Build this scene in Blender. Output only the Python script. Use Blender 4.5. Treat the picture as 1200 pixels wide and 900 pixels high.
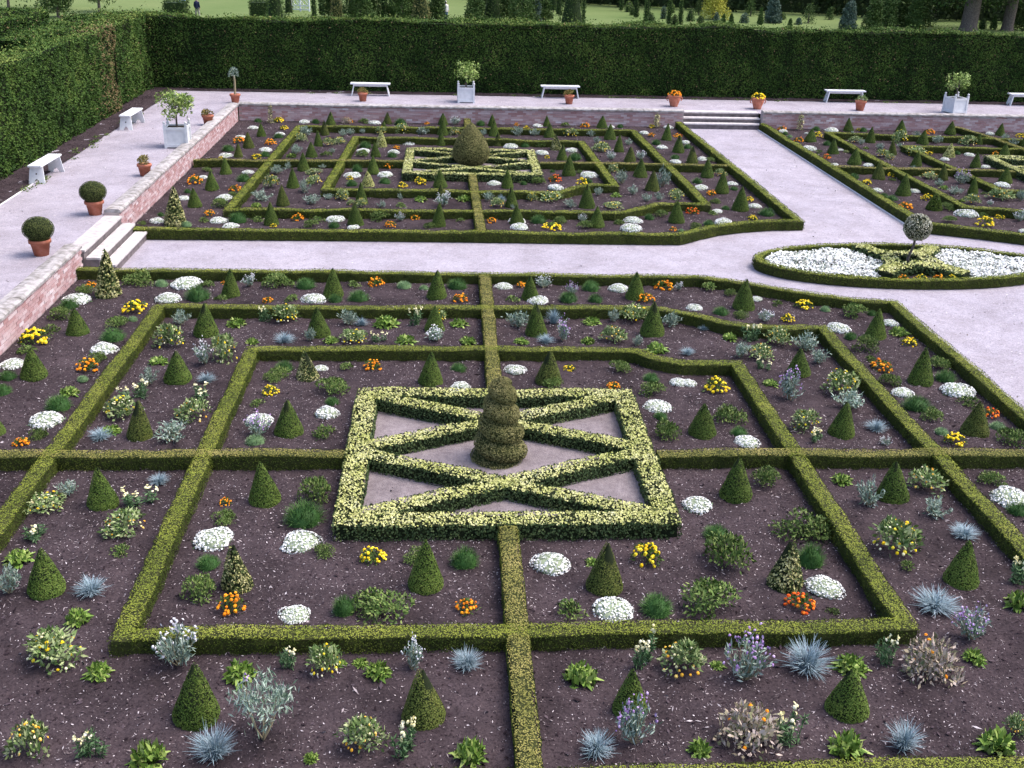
import bpy, math
import numpy as np
from mathutils import Matrix
sc = bpy.context.scene
COL = sc.collection
for o in list(bpy.data.objects):
    bpy.data.objects.remove(o)

# ---------------------------------------------------------------- camera, sky, sun, exposure
cam_d = bpy.data.cameras.new('camera')
cam_d.sensor_width = 36.0
cam_d.lens = 36.0 * 1300.72 / 1200.0
cam_d.clip_end = 2000
cam = bpy.data.objects.new('camera', cam_d)
COL.objects.link(cam)
def cam_matrix(p, y, r, loc):
    cp, sp, cy, sy = math.cos(p), math.sin(p), math.cos(y), math.sin(y)
    f = np.array([sy * cp, cy * cp, -sp]); ri = np.array([cy, -sy, 0.0]); u = np.cross(ri, f)
    r2 = math.cos(r) * ri + math.sin(r) * u
    u2 = -math.sin(r) * ri + math.cos(r) * u
    m = Matrix.Identity(4)
    for i in range(3):
        m[i][0], m[i][1], m[i][2], m[i][3] = r2[i], u2[i], -f[i], loc[i]
    return m
cam.matrix_world = cam_matrix(0.399603534, 0.0626123, 0.02658417, (-0.8187, -14.5719, 7.48))
sc.camera = cam

SUN_EL, SUN_AZ = math.radians(60), math.radians(84)       # azimuth clockwise from +Y
w = bpy.data.worlds.new('World'); sc.world = w; w.use_nodes = True
nt = w.node_tree; bg = nt.nodes['Background']
sky = nt.nodes.new('ShaderNodeTexSky'); sky.sky_type = 'NISHITA'; sky.sun_disc = False
sky.sun_elevation = SUN_EL; sky.sun_rotation = SUN_AZ
sky.air_density = 1.0; sky.dust_density = 4.0; sky.ozone_density = 1.0
nt.links.new(sky.outputs[0], bg.inputs[0]); bg.inputs[1].default_value = 0.15
sd = bpy.data.lights.new('sun', 'SUN'); sd.energy = 1.25; sd.angle = math.radians(34); sd.color = (1.0, .95, .88)
so = bpy.data.objects.new('sun', sd); COL.objects.link(so)
dirv = np.array([math.sin(SUN_AZ) * math.cos(SUN_EL), math.cos(SUN_AZ) * math.cos(SUN_EL), math.sin(SUN_EL)])
from mathutils import Vector
so.rotation_euler = Vector(dirv).to_track_quat('Z', 'Y').to_euler()
so.location = (20, 10, 30)
sc.view_settings.view_transform = 'Standard'; sc.view_settings.look = 'None'
sc.view_settings.exposure = 1.22; sc.view_settings.gamma = 1.0

# ---------------------------------------------------------------- helpers
rng = np.random.default_rng(7)
def lat(ix, iy, iz, seed):
    h = np.sin(ix * 127.1 + iy * 311.7 + iz * 74.7 + seed * 19.19) * 43758.5453
    return h - np.floor(h)
def vnoise(P, scale, seed=0):
    P = np.asarray(P, float) * scale
    i = np.floor(P); f = P - i; f = f * f * (3 - 2 * f)
    if P.shape[1] == 2:
        i = np.c_[i, np.zeros(len(i))]; f = np.c_[f, np.zeros(len(f))]
    out = 0
    for dx in (0, 1):
        for dy in (0, 1):
            for dz in (0, 1):
                if P.shape[1] == 2 and dz: continue
                wt = (f[:, 0] if dx else 1 - f[:, 0]) * (f[:, 1] if dy else 1 - f[:, 1])
                wt = wt * ((f[:, 2] if dz else 1 - f[:, 2]))
                out = out + wt * lat(i[:, 0] + dx, i[:, 1] + dy, i[:, 2] + dz, seed)
    return out
def unit(v):
    return v / (np.linalg.norm(v, axis=1, keepdims=True) + 1e-9)

class MB:
    """collects polygons; build() links them as one mesh object"""
    def __init__(s): s.v = []; s.f = []; s.n = 0; s.mats = []
    def mi(s, m):
        if m not in s.mats: s.mats.append(m)
        return s.mats.index(m)
    def add(s, V, F, m, tint=0.5, smooth=False):
        V = np.asarray(V, float).reshape(-1, 3); F = np.asarray(F, int)
        t = np.broadcast_to(np.asarray(tint, float), (len(F),))
        s.v.append(V); s.f.append((F + s.n, s.mi(m), t, smooth)); s.n += len(V)
        return s
    def mesh(s, name):
        me = bpy.data.meshes.new(name)
        V = np.concatenate(s.v)
        me.vertices.add(len(V)); me.vertices.foreach_set('co', V.ravel())
        loops = np.concatenate([f[0].ravel() for f in s.f])
        tot = np.concatenate([np.full(len(f[0]), f[0].shape[1]) for f in s.f])
        me.loops.add(len(loops)); me.loops.foreach_set('vertex_index', loops.astype(np.int32))
        me.polygons.add(len(tot))
        st = np.concatenate([[0], np.cumsum(tot)[:-1]])
        me.polygons.foreach_set('loop_start', st.astype(np.int32))
        me.polygons.foreach_set('material_index', np.concatenate([np.full(len(f[0]), f[1]) for f in s.f]).astype(np.int32))
        me.polygons.foreach_set('use_smooth', np.concatenate([np.full(len(f[0]), f[3]) for f in s.f]))
        a = me.attributes.new('tint', 'FLOAT', 'FACE')
        a.data.foreach_set('value', np.concatenate([f[2] for f in s.f]).astype(np.float32))
        for m in s.mats: me.materials.append(m)
        me.update(calc_edges=True)
        return me
    def build(s, name, parent=None):
        return link(name, s.mesh(name), parent)
def link(name, me, parent=None):
    o = bpy.data.objects.new(name, me); COL.objects.link(o)
    if parent is not None: o.parent = parent
    return o
def empty(name, loc=(0, 0, 0), rz=0):
    o = bpy.data.objects.new(name, None); COL.objects.link(o)
    o.empty_display_size = .1; o.location = loc; o.rotation_euler = (0, 0, rz)
    return o
def tag(o, label=None, cat=None, group=None, kind=None):
    if label: o['label'] = label
    if cat: o['category'] = cat
    if group: o['group'] = group
    if kind: o['kind'] = kind
    return o
def copy_tree(o, parent=None):
    c = o.copy(); COL.objects.link(c); c.parent = parent
    for ch in list(o.children): copy_tree(ch, c)
    return c
BOXF = [(0, 3, 2, 1), (4, 5, 6, 7), (0, 1, 5, 4), (1, 2, 6, 5), (2, 3, 7, 6), (3, 0, 4, 7)]
def boxv(c, s, rz=0.0):
    x, y, z = np.array(s) / 2.0
    V = np.array([(-x, -y, -z), (x, -y, -z), (x, y, -z), (-x, y, -z), (-x, -y, z), (x, -y, z), (x, y, z), (-x, y, z)])
    if rz:
        ca, sa = math.cos(rz), math.sin(rz)
        V[:, :2] = V[:, :2] @ np.array([[ca, sa], [-sa, ca]])
    return V + np.array(c)
def box(mb, c, s, m, tint=.5, rz=0.0):
    return mb.add(boxv(c, s, rz), BOXF, m, tint)
def bar(mb, a, b, w1, h1, m, tint=.5, up=(0, 0, 1)):
    a, b = np.array(a, float), np.array(b, float); d = b - a; d /= np.linalg.norm(d)
    sd_ = np.cross(d, up); sd_ /= np.linalg.norm(sd_); u = np.cross(sd_, d)
    V = [p + sx * sd_ * w1 / 2 + sz * u * h1 / 2 for p in (a, b) for sx, sz in ((-1, -1), (1, -1), (1, 1), (-1, 1))]
    return mb.add(V, BOXF, m, tint)
def tube(mb, pts, rad, m, seg=8, tint=.5, cap=True):
    pts = np.asarray(pts, float); n = len(pts); rad = np.broadcast_to(rad, (n,))
    V = []
    for i in range(n):
        d = pts[min(i + 1, n - 1)] - pts[max(i - 1, 0)]; d = d / np.linalg.norm(d)
        a = np.cross(d, (0.31, .95, .1)) if abs(d[1]) < .9 else np.cross(d, (1, 0, 0)); a /= np.linalg.norm(a); b = np.cross(d, a)
        for k in range(seg):
            t = 2 * math.pi * k / seg
            V.append(pts[i] + rad[i] * (math.cos(t) * a + math.sin(t) * b))
    F = [(i * seg + k, i * seg + (k + 1) % seg, (i + 1) * seg + (k + 1) % seg, (i + 1) * seg + k) for i in range(n - 1) for k in range(seg)]
    mb.add(V, F, m, tint, True)
    if cap: mb.add(V[-seg:], [tuple(range(seg))], m, tint)
    return mb
def lathe(mb, prof, m, seg=20, tint=.5, c=(0, 0, 0), wob=0.0, cap=True):
    V = []; r = np.random.default_rng(3)
    for (R, z) in prof:
        for k in range(seg):
            t = 2 * math.pi * k / seg; q = R * (1 + wob * (r.random() - .5))
            V.append((c[0] + q * math.cos(t), c[1] + q * math.sin(t), c[2] + z))
    n = len(prof)
    F = [(i * seg + k, i * seg + (k + 1) % seg, (i + 1) * seg + (k + 1) % seg, (i + 1) * seg + k) for i in range(n - 1) for k in range(seg)]
    mb.add(V, F, m, tint, True)
    if cap: mb.add(V[-seg:], [tuple(range(seg))], m, tint)
    return mb
def rand_tangent(N, r):
    a = r.normal(size=N.shape); a -= (a * N).sum(1, keepdims=True) * N
    return unit(a)
def leaves(mb, P, D, N, L, Wd, m, tint, fold=0.0):
    """one diamond leaf per row: base P, pointing along D, face normal N"""
    n = len(P); L = np.broadcast_to(L, (n,))[:, None]; Wd = np.broadcast_to(Wd, (n,))[:, None]
    S = unit(np.cross(D, N))
    V = np.stack([P, P + D * L * .45 + S * Wd / 2, P + D * L, P + D * L * .45 - S * Wd / 2], 1)
    F = np.arange(4 * n).reshape(n, 4)
    return mb.add(V, F, m, tint)
def blades(mb, P, D0, D1, L, Wd, m, tint):
    """grass blade: two quads bending from direction D0 to D1"""
    n = len(P); L = np.broadcast_to(L, (n,))[:, None]; Wd = np.broadcast_to(Wd, (n,))[:, None]
    S = unit(np.cross(D0, np.array([[0.02, 0.03, 1.0]])) + 1e-4)
    M = P + D0 * L * .55; T = M + D1 * L * .45
    V = np.stack([P - S * Wd / 2, P + S * Wd / 2, M + S * Wd * .4, M - S * Wd * .4, T + S * Wd * .07, T - S * Wd * .07], 1)
    i = np.arange(n)[:, None] * 6
    mb.add(V, np.concatenate([i + [0, 1, 2, 3], i + [3, 2, 4, 5]]), m, np.concatenate([tint, tint]) if np.ndim(tint) else tint)
def skin_leaves(mb, P, N, L, Wd, m, tint, r, out=.35, spread=.8):
    """leaves lying on a clipped surface with ragged tips"""
    n = len(P); T = rand_tangent(N, r)
    o = out * (.4 + r.random((n, 1)) * 1.2)
    D = unit(T + N * o); NN = unit(N + spread * r.normal(size=N.shape) * .6)
    NN = unit(NN - (NN * D).sum(1, keepdims=True) * D)
    Lr = L * (.7 + .6 * r.random(n)); Wr = Wd * (.7 + .6 * r.random(n))
    leaves(mb, P - D * Lr[:, None] * .35 , D, NN, Lr, Wr, m, tint)

# ---------------------------------------------------------------- materials
def mat(name, cols, rough=.7, attr=True, objvar=.12, nscale=None, namt=.25, bump=0, bscale=60, spec=.12, sheen=0, trans=0.0):
    """cols: list of (pos, (r,g,b)); driven by the per-face 'tint' value or by noise; nscale adds a slow variation"""
    m = bpy.data.materials.new(name); m.use_nodes = True; t = m.node_tree; b = t.nodes['Principled BSDF']
    ramp = t.nodes.new('ShaderNodeValToRGB'); e = ramp.color_ramp.elements
    while len(e) < len(cols): e.new(.5)
    for i, (p, c) in enumerate(cols): e[i].position = p; e[i].color = (*c, 1)
    if attr:
        a = t.nodes.new('ShaderNodeAttribute'); a.attribute_name = 'tint'; fac = a.outputs['Fac']
    else:
        a = t.nodes.new('ShaderNodeTexNoise'); a.inputs['Scale'].default_value = nscale or 5; a.inputs['Detail'].default_value = 8
        tc = t.nodes.new('ShaderNodeTexCoord'); t.links.new(tc.outputs['Object'], a.inputs['Vector']); fac = a.outputs[0]
    if attr and nscale:
        nz = t.nodes.new('ShaderNodeTexNoise'); nz.inputs['Scale'].default_value = nscale; nz.inputs['Detail'].default_value = 4
        g = t.nodes.new('ShaderNodeNewGeometry'); t.links.new(g.outputs['Position'], nz.inputs['Vector'])
        ma = t.nodes.new('ShaderNodeMath'); ma.operation = 'MULTIPLY_ADD'; ma.inputs[1].default_value = namt * 2; 
        sub = t.nodes.new('ShaderNodeMath'); sub.operation = 'SUBTRACT'; sub.inputs[1].default_value = .5
        t.links.new(nz.outputs[0], sub.inputs[0]); t.links.new(sub.outputs[0], ma.inputs[0]); t.links.new(fac, ma.inputs[2]); fac = ma.outputs[0]
    t.links.new(fac, ramp.inputs[0])
    col = ramp.outputs[0]
    if objvar:
        oi = t.nodes.new('ShaderNodeObjectInfo'); hs = t.nodes.new('ShaderNodeHueSaturation')
        mr = t.nodes.new('ShaderNodeMapRange'); mr.inputs[3].default_value = 1 - objvar; mr.inputs[4].default_value = 1 + objvar
        t.links.new(oi.outputs['Random'], mr.inputs[0]); t.links.new(mr.outputs[0], hs.inputs['Value']); t.links.new(col, hs.inputs['Color']); col = hs.outputs[0]
    t.links.new(col, b.inputs['Base Color'])
    b.inputs['Roughness'].default_value = rough; b.inputs['Specular IOR Level'].default_value = spec
    if bump:
        bn = t.nodes.new('ShaderNodeTexNoise'); bn.inputs['Scale'].default_value = bscale; bn.inputs['Detail'].default_value = 6
        g2 = t.nodes.new('ShaderNodeNewGeometry'); t.links.new(g2.outputs['Position'], bn.inputs['Vector'])
        bu = t.nodes.new('ShaderNodeBump'); bu.inputs['Strength'].default_value = bump; bu.inputs['Distance'].default_value = .02
        t.links.new(bn.outputs[0], bu.inputs['Height']); t.links.new(bu.outputs[0], b.inputs['Normal'])
    return m
def ground_mat(name, layers, rough=.95, bump=.4, bscale=120, spec=.05):
    """layers: list of (noise scale, detail, [(pos,col)...], mix) blended in order, by world position"""
    m = bpy.data.materials.new(name); m.use_nodes = True; t = m.node_tree; b = t.nodes['Principled BSDF']
    g = t.nodes.new('ShaderNodeNewGeometry'); col = None
    for (s, d, cols, mx) in layers:
        n = t.nodes.new('ShaderNodeTexNoise'); n.inputs['Scale'].default_value = s; n.inputs['Detail'].default_value = d; n.inputs['Roughness'].default_value = .65
        t.links.new(g.outputs['Position'], n.inputs['Vector'])
        r = t.nodes.new('ShaderNodeValToRGB'); e = r.color_ramp.elements
        while len(e) < len(cols): e.new(.5)
        for i, (p, c) in enumerate(cols): e[i].position = p; e[i].color = (*c, 1)
        t.links.new(n.outputs[0], r.inputs[0])
        if col is None: col = r.outputs[0]
        else:
            x = t.nodes.new('ShaderNodeMix'); x.data_type = 'RGBA'; x.blend_type = 'MULTIPLY'; x.inputs[0].default_value = mx
            t.links.new(col, x.inputs[6]); t.links.new(r.outputs[0], x.inputs[7]); col = x.outputs[2]
    t.links.new(col, b.inputs['Base Color']); b.inputs['Roughness'].default_value = rough; b.inputs['Specular IOR Level'].default_value = spec
    n = t.nodes.new('ShaderNodeTexNoise'); n.inputs['Scale'].default_value = bscale; n.inputs['Detail'].default_value = 3
    t.links.new(g.outputs['Position'], n.inputs['Vector'])
    bu = t.nodes.new('ShaderNodeBump'); bu.inputs['Strength'].default_value = bump; bu.inputs['Distance'].default_value = .012
    t.links.new(n.outputs[0], bu.inputs['Height']); t.links.new(bu.outputs[0], b.inputs['Normal'])
    return m
M = {}
M['gravel'] = ground_mat('pale_lavender_gravel', [(.35, 3, [(.3, (.395, .37, .43)), (.7, (.48, .45, .515))], 1), (70, 5, [(.30, (.50, .48, .50)), (.5, (.93, .92, .93)), (.66, (1, 1, 1))], 1.0), (11, 6, [(.34, (.80, .79, .80)), (.58, (1, 1, 1))], .8), (28, 5, [(.34, (.68, .66, .68)), (.55, (1, 1, 1))], .8), (1.3, 6, [(.32, (.78, .76, .75)), (.62, (1, 1, 1))], .9)], bump=.5, bscale=70)
M['star_gravel'] = ground_mat('darker_mixed_gravel', [(1.5, 4, [(.3, (.20, .17, .18)), (.7, (.31, .268, .285))], 1), (60, 5, [(.30, (.45, .43, .45)), (.5, (.9, .9, .9)), (.66, (1.0, 1, 1))], 1.0), (14, 6, [(.36, (.72, .70, .72)), (.6, (1, 1, 1))], .9)], bump=.7, bscale=50)
M['soil'] = ground_mat('dark_bark_soil', [(1.1, 6, [(.3, (.028, .021, .024)), (.7, (.074, .055, .062))], 1), (30, 6, [(.3, (.38, .37, .40)), (.55, (1, 1, 1)), (.72, (1.0, 1.0, 1.0))], .95)], bump=1.0, bscale=40)
M['lawn'] = ground_mat('mown_lawn', [(.06, 4, [(.3, (.10, .15, .05)), (.7, (.16, .20, .08))], 1), (3, 5, [(.3, (.8, .8, .8)), (.6, (1, 1, 1))], .7)], bump=.3, bscale=12)
M['chip_pale'] = mat('pale_wood_chips', [(0, (.12, .095, .10)), (.5, (.28, .235, .245)), (1, (.56, .50, .53))], .8, objvar=0)
M['chip_dark'] = mat('dark_bark_chips', [(0, (.022, .015, .018)), (.5, (.045, .032, .039)), (1, (.105, .08, .092))], .9, objvar=0, spec=.03)
M['box_core'] = mat('box_twigs', [(0, (.03, .035, .012)), (1, (.05, .055, .018))], .9, objvar=0)
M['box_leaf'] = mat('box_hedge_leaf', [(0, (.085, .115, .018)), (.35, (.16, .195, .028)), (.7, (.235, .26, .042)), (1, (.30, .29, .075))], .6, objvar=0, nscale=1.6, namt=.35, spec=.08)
M['box_side'] = mat('box_hedge_shaded_leaf', [(0, (.018, .030, .006)), (.4, (.042, .062, .012)), (.8, (.085, .105, .018)), (1, (.16, .17, .035))], .65, objvar=0, nscale=1.6, namt=.3, spec=.06)  # darker copy of the box leaf: shade of the hedge sides painted into the colour
M['box_tan'] = mat('box_leaf_browned', [(0, (.11, .115, .03)), (.35, (.20, .195, .050)), (.7, (.29, .255, .08)), (1, (.35, .29, .12))], .6, objvar=0, nscale=2.2, namt=.4, spec=.08)
M['yew_core'] = mat('yew_inner_twigs', [(0, (.012, .018, .008)), (1, (.02, .026, .012))], .95, objvar=0)
M['yew_leaf'] = mat('yew_leaf', [(0, (.035, .068, .012)), (.5, (.082, .132, .024)), (1, (.155, .195, .042))], .55, objvar=.15)
M['yew_leaf_rust'] = mat('yew_leaf_tinged', [(0, (.045, .068, .015)), (.5, (.10, .125, .028)), (.85, (.16, .165, .045)), (1, (.20, .16, .06))], .6, objvar=.15)
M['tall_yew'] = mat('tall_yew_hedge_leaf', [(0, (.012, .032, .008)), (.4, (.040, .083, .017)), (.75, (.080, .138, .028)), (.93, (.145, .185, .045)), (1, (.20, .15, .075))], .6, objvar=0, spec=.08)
M['vari_leaf'] = mat('variegated_leaf', [(0, (.03, .05, .015)), (.45, (.07, .10, .03)), (.55, (.38, .36, .14)), (1, (.66, .62, .36))], .5, objvar=.08)
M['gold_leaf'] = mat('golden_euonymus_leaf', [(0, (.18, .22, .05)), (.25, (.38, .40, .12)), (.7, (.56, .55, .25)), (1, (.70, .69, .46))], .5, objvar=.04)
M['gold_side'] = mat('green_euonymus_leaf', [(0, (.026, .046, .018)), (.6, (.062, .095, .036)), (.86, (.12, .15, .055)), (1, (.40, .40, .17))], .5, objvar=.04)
M['topiary'] = mat('topiary_yew_leaf', [(0, (.08, .085, .032)), (.5, (.165, .16, .062)), (1, (.26, .23, .105))], .6, objvar=0)
M['marigold_leaf'] = mat('marigold_leaf', [(0, (.03, .06, .012)), (1, (.09, .15, .03))], .6)
M['orange'] = mat('orange_petal', [(0, (.62, .15, .005)), (.5, (.78, .25, .01)), (1, (.85, .38, .02))], .6)
M['yellow'] = mat('yellow_petal', [(0, (.70, .42, .01)), (.5, (.82, .60, .015)), (1, (.86, .70, .06))], .6)
M['redorange'] = mat('red_orange_petal', [(0, (.42, .04, .008)), (.5, (.62, .09, .01)), (1, (.80, .26, .02))], .6)
M['white'] = mat('white_petal', [(0, (.52, .55, .50)), (.3, (.70, .71, .69)), (.7, (.80, .80, .80)), (1, (.86, .86, .86))], .7, objvar=.03)
M['white_core'] = mat('alyssum_stems', [(0, (.20, .25, .15)), (1, (.42, .46, .36))], .8)
M['cream'] = mat('cream_petal', [(0, (.70, .62, .30)), (.6, (.82, .78, .52)), (1, (.85, .84, .72))], .6)
M['lilac'] = mat('lilac_petal', [(0, (.30, .16, .42)), (.6, (.48, .30, .60)), (1, (.70, .56, .78))], .6)
M['palewhite'] = mat('pale_petal', [(0, (.62, .60, .66)), (1, (.82, .80, .84))], .6)
M['pinkfade'] = mat('faded_pink_leaf', [(0, (.13, .16, .07)), (.4, (.34, .28, .20)), (1, (.55, .45, .42))], .7)
M['grassy'] = mat('grassy_green', [(0, (.028, .075, .018)), (.6, (.06, .13, .035)), (1, (.11, .19, .06))], .6)
M['palegreen'] = mat('pale_green_leaf', [(0, (.10, .17, .075)), (.6, (.20, .30, .15)), (1, (.30, .40, .24))], .7)
M['fern'] = mat('leafy_green', [(0, (.045, .085, .018)), (.6, (.11, .17, .045)), (1, (.20, .24, .08))], .6, objvar=.2)
M['fescue'] = mat('blue_fescue', [(0, (.12, .18, .20)), (.6, (.23, .31, .36)), (1, (.36, .44, .50))], .6)
M['primrose'] = mat('primrose_leaf', [(0, (.06, .12, .018)), (.6, (.15, .24, .045)), (1, (.32, .39, .12))], .5)
M['silver'] = mat('silver_leaf', [(0, (.09, .14, .095)), (.5, (.22, .30, .24)), (1, (.42, .48, .43))], .6)
M['mixleaf'] = mat('mixed_leaf', [(0, (.06, .11, .03)), (.5, (.16, .23, .08)), (1, (.38, .42, .22))], .6)
M['snapleaf'] = mat('snapdragon_leaf', [(0, (.04, .09, .035)), (.6, (.09, .16, .07)), (1, (.16, .24, .12))], .6)
M['stem'] = mat('pale_stem', [(0, (.20, .17, .10)), (1, (.36, .30, .20))], .8)
M['brick'] = mat('red_brick', [(0, (.31, .155, .155)), (.35, (.41, .255, .262)), (.65, (.51, .385, .405)), (1, (.65, .58, .62))], .85, objvar=0, nscale=3.0, namt=.10, bump=.3, bscale=90)
M['mortar'] = mat('lime_mortar', [(.3, (.36, .30, .29)), (.7, (.46, .39, .38))], .9, attr=False, nscale=4, objvar=0, bump=.4)
M['coping'] = mat('lichened_stone', [(.3, (.19, .175, .165)), (.46, (.29, .27, .27)), (.62, (.41, .385, .395)), (.8, (.30, .285, .235))], .9, attr=False, nscale=7, objvar=.1, bump=.5, bscale=40)
M['step'] = mat('step_stone', [(.3, (.36, .33, .33)), (.7, (.58, .54, .55))], .85, attr=False, nscale=6, objvar=.05, bump=.3, bscale=40)
M['riser'] = mat('dark_riser_stone', [(.3, (.10, .085, .09)), (.7, (.20, .17, .175))], .9, attr=False, nscale=6, objvar=.05, bump=.3, bscale=40)
M['paint'] = mat('white_paint', [(.3, (.62, .64, .68)), (.7, (.78, .79, .82))], .45, attr=False, nscale=9, objvar=.03)
M['paintgrey'] = mat('pale_grey_paint', [(.3, (.58, .59, .62)), (.7, (.69, .70, .73))], .5, attr=False, nscale=8, objvar=.03)
M['terracotta'] = mat('terracotta', [(.3, (.34, .115, .07)), (.55, (.46, .17, .11)), (.8, (.52, .26, .20))], .8, attr=False, nscale=7, objvar=.12, bump=.15)
M['pot_soil'] = mat('pot_soil', [(0, (.03, .024, .02)), (1, (.05, .04, .03))], .95, objvar=0)
M['bark'] = mat('tree_bark', [(.3, (.07, .055, .05)), (.7, (.17, .14, .13))], .9, attr=False, nscale=9, objvar=.1, bump=.6, bscale=14)
M['citrus'] = mat('citrus_leaf', [(0, (.09, .16, .03)), (.6, (.25, .35, .09)), (1, (.46, .54, .20))], .45)
M['bgleaf'] = mat('tree_leaf', [(0, (.02, .045, .012)), (.6, (.06, .105, .028)), (1, (.13, .18, .06))], .6, objvar=.25)
M['bgblue'] = mat('blue_conifer', [(0, (.04, .07, .05)), (.6, (.085, .13, .105)), (1, (.14, .19, .16))], .6)
M['bgyellow'] = mat('yellow_leaf', [(0, (.25, .26, .03)), (.6, (.48, .46, .07)), (1, (.66, .60, .16))], .6)
M['wood'] = mat('dark_wood_mass', [(0, (.008, .016, .006)), (.6, (.025, .042, .014)), (1, (.06, .085, .03))], .7, objvar=0)
M['board'] = mat('pale_edging', [(.3, (.68, .66, .68)), (.7, (.80, .78, .80))], .8, attr=False, nscale=6, objvar=0)
M['navy'] = mat('navy_cloth', [(0, (.015, .02, .05)), (1, (.03, .035, .08))], .8, objvar=0)
M['bluecloth'] = mat('blue_cloth', [(0, (.09, .16, .42)), (1, (.14, .22, .5))], .8, objvar=0)
M['whitecloth'] = mat('white_cloth', [(0, (.6, .6, .62)), (1, (.75, .75, .77))], .8, objvar=0)
M['skin'] = mat('skin', [(0, (.50, .30, .22)), (1, (.55, .34, .25))], .6, objvar=0)
M['hair'] = mat('grey_hair', [(0, (.35, .33, .31)), (1, (.5, .48, .46))], .8, objvar=0)
M['trouser'] = mat('pale_trousers', [(0, (.30, .28, .26)), (1, (.42, .39, .36))], .8, objvar=0)
# ---------------------------------------------------------------- ground
def sheet(name, polys, z, m):
    mb = MB()
    for (x0, y0, x1, y1) in polys:
        mb.add([(x0, y0, z), (x1, y0, z), (x1, y1, z), (x0, y1, z)], [(0, 1, 2, 3)], m)
    return tag(mb.build(name), kind='structure')
sheet('lawn', [(-400, -60, 400, 700)], -2.0, M['lawn'])
sheet('gravel_path', [(-9.0, -16, 42, 29.05)], -.045, M['gravel'])
sheet('terrace_walk', [(-15, -16, -8.9, 36), (-8.9, 29.0, 8.35, 36), (8.35, 29.75, 11.45, 36), (11.45, 29.0, 42, 36)], .5, M['gravel'])
mb = MB()
for V in ([(-15, -16, .5), (-15, 36, .5), (-18.5, 36, -1.99), (-18.5, -16, -1.99)], [(-15, 36, .5), (42, 36, .5), (42, 39.5, -1.99), (-15, 39.5, -1.99)], [(-15, 36, .5), (-15, 39.5, -1.99), (-18.5, 39.5, -1.99), (-18.5, 36, -1.99)]):
    mb.add(V, [(0, 1, 2, 3)], M['lawn'])
tag(mb.build('grass_bank'), kind='structure')

def soil_h(P):
    return .020 * (vnoise(P, 1.1, 1) - .5) + .030 * (vnoise(P, 5.0, 2) - .5) + .028 * (vnoise(P, 11.0, 3) - .5)
NA = np.array([(-8.83, 8.92), (-3.15, 8.91), (0, 8.83), (3.09, 8.78), (4.75, 8.76), (5.26, 8.51), (6.09, 8.04), (6.89, 7.59), (7.69, 7.22), (8.49, 7.05)])
FA = np.array([(-8.6, 12.28), (-3.45, 12.32), (.06, 12.29), (2.89, 12.24), (4.95, 12.24), (5.16, 12.38), (5.48, 12.67), (6.11, 13.15), (6.87, 13.49), (7.61, 13.70), (8.48, 13.79)])
RA = np.array([(11.80, 13.70), (11.97, 13.55), (12.78, 13.21), (13.41, 12.89), (14.01, 12.58), (14.5, 12.35), (28.5, 12.25)])
def in_near(x, y): return (x < 8.5) & (y < np.interp(x, NA[:, 0], NA[:, 1]))
def in_far(x, y): return (y > np.interp(x, FA[:, 0], FA[:, 1])) & (x < 8.48 - .37 * (y - 13.7) / 15.2)
def in_right(x, y): return (y > np.interp(x, RA[:, 0], RA[:, 1])) & (x > 11.83 - .36 * (y - 13.6) / 15.3)
def soil_sheet(x0, x1, y0, y1, st, test, chips, size):
    nx, ny = int((x1 - x0) / st), int((y1 - y0) / st)
    gx, gy = np.meshgrid(np.linspace(x0, x1, nx), np.linspace(y0, y1, ny))
    P = np.c_[gx.ravel(), gy.ravel()]; z = soil_h(P)
    i = np.arange(nx * ny).reshape(ny, nx)
    F = np.stack([i[:-1, :-1], i[:-1, 1:], i[1:, 1:], i[1:, :-1]], -1).reshape(-1, 4)
    c = P[F].mean(1); F = F[test(c[:, 0], c[:, 1])]
    mb = MB(); mb.add(np.c_[P, z], F, M['soil'], .5, True)
    o = mb.build('bed_soil'); tag(o, kind='structure')
    r = np.random.default_rng(int(abs(x0) * 100 + y0))
    mb = MB()
    for frac, mt, L, Wd in ((.50, 'chip_dark', .036, .018), (.36, 'chip_pale', .036, .008), (.75, 'chip_pale', .017, .009)):
        n = int(chips * frac)
        p = np.c_[r.uniform(x0, x1, n), r.uniform(y0, y1, n)]
        keep = test(p[:, 0], p[:, 1])
        if mt == 'chip_pale': keep &= vnoise(p, .9, 8) + .8 * r.random(n) > .62
        p = p[keep]; n = len(p)
        P3 = np.c_[p, soil_h(p) + .006]; N = unit(np.c_[r.normal(size=(n, 2)) * .35, np.ones(n)]); D = rand_tangent(N, r)
        s = np.exp(r.normal(size=n) * .35) * size
        leaves(mb, P3, D, N, L * s, Wd * s, M[mt], r.random(n) ** 1.4)
    tag(mb.build('bark_chips'), kind='stuff')
soil_sheet(-8.8, 8.55, -10.0, 8.95, .055, in_near, 95000, 1.0)
soil_sheet(-8.8, 8.5, 12.2, 28.9, .10, in_far, 26000, 1.3)
soil_sheet(11.4, 26, 12.2, 28.9, .11, in_right, 22000, 1.3)

# pale edging boards beside the long path and the left planting strip
mb = MB(); bar(mb, (11.31, 28.85, -.045), (11.67, 13.6, -.045), 0.05, .03, M['board']); tag(mb.build('edging_board'), kind='structure')
mb = MB(); bar(mb, (-11.98, -10, .503), (-11.98, 16.0, .503), .03, .03, M['board']); tag(mb.build('edging_board'), kind='structure')
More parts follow.
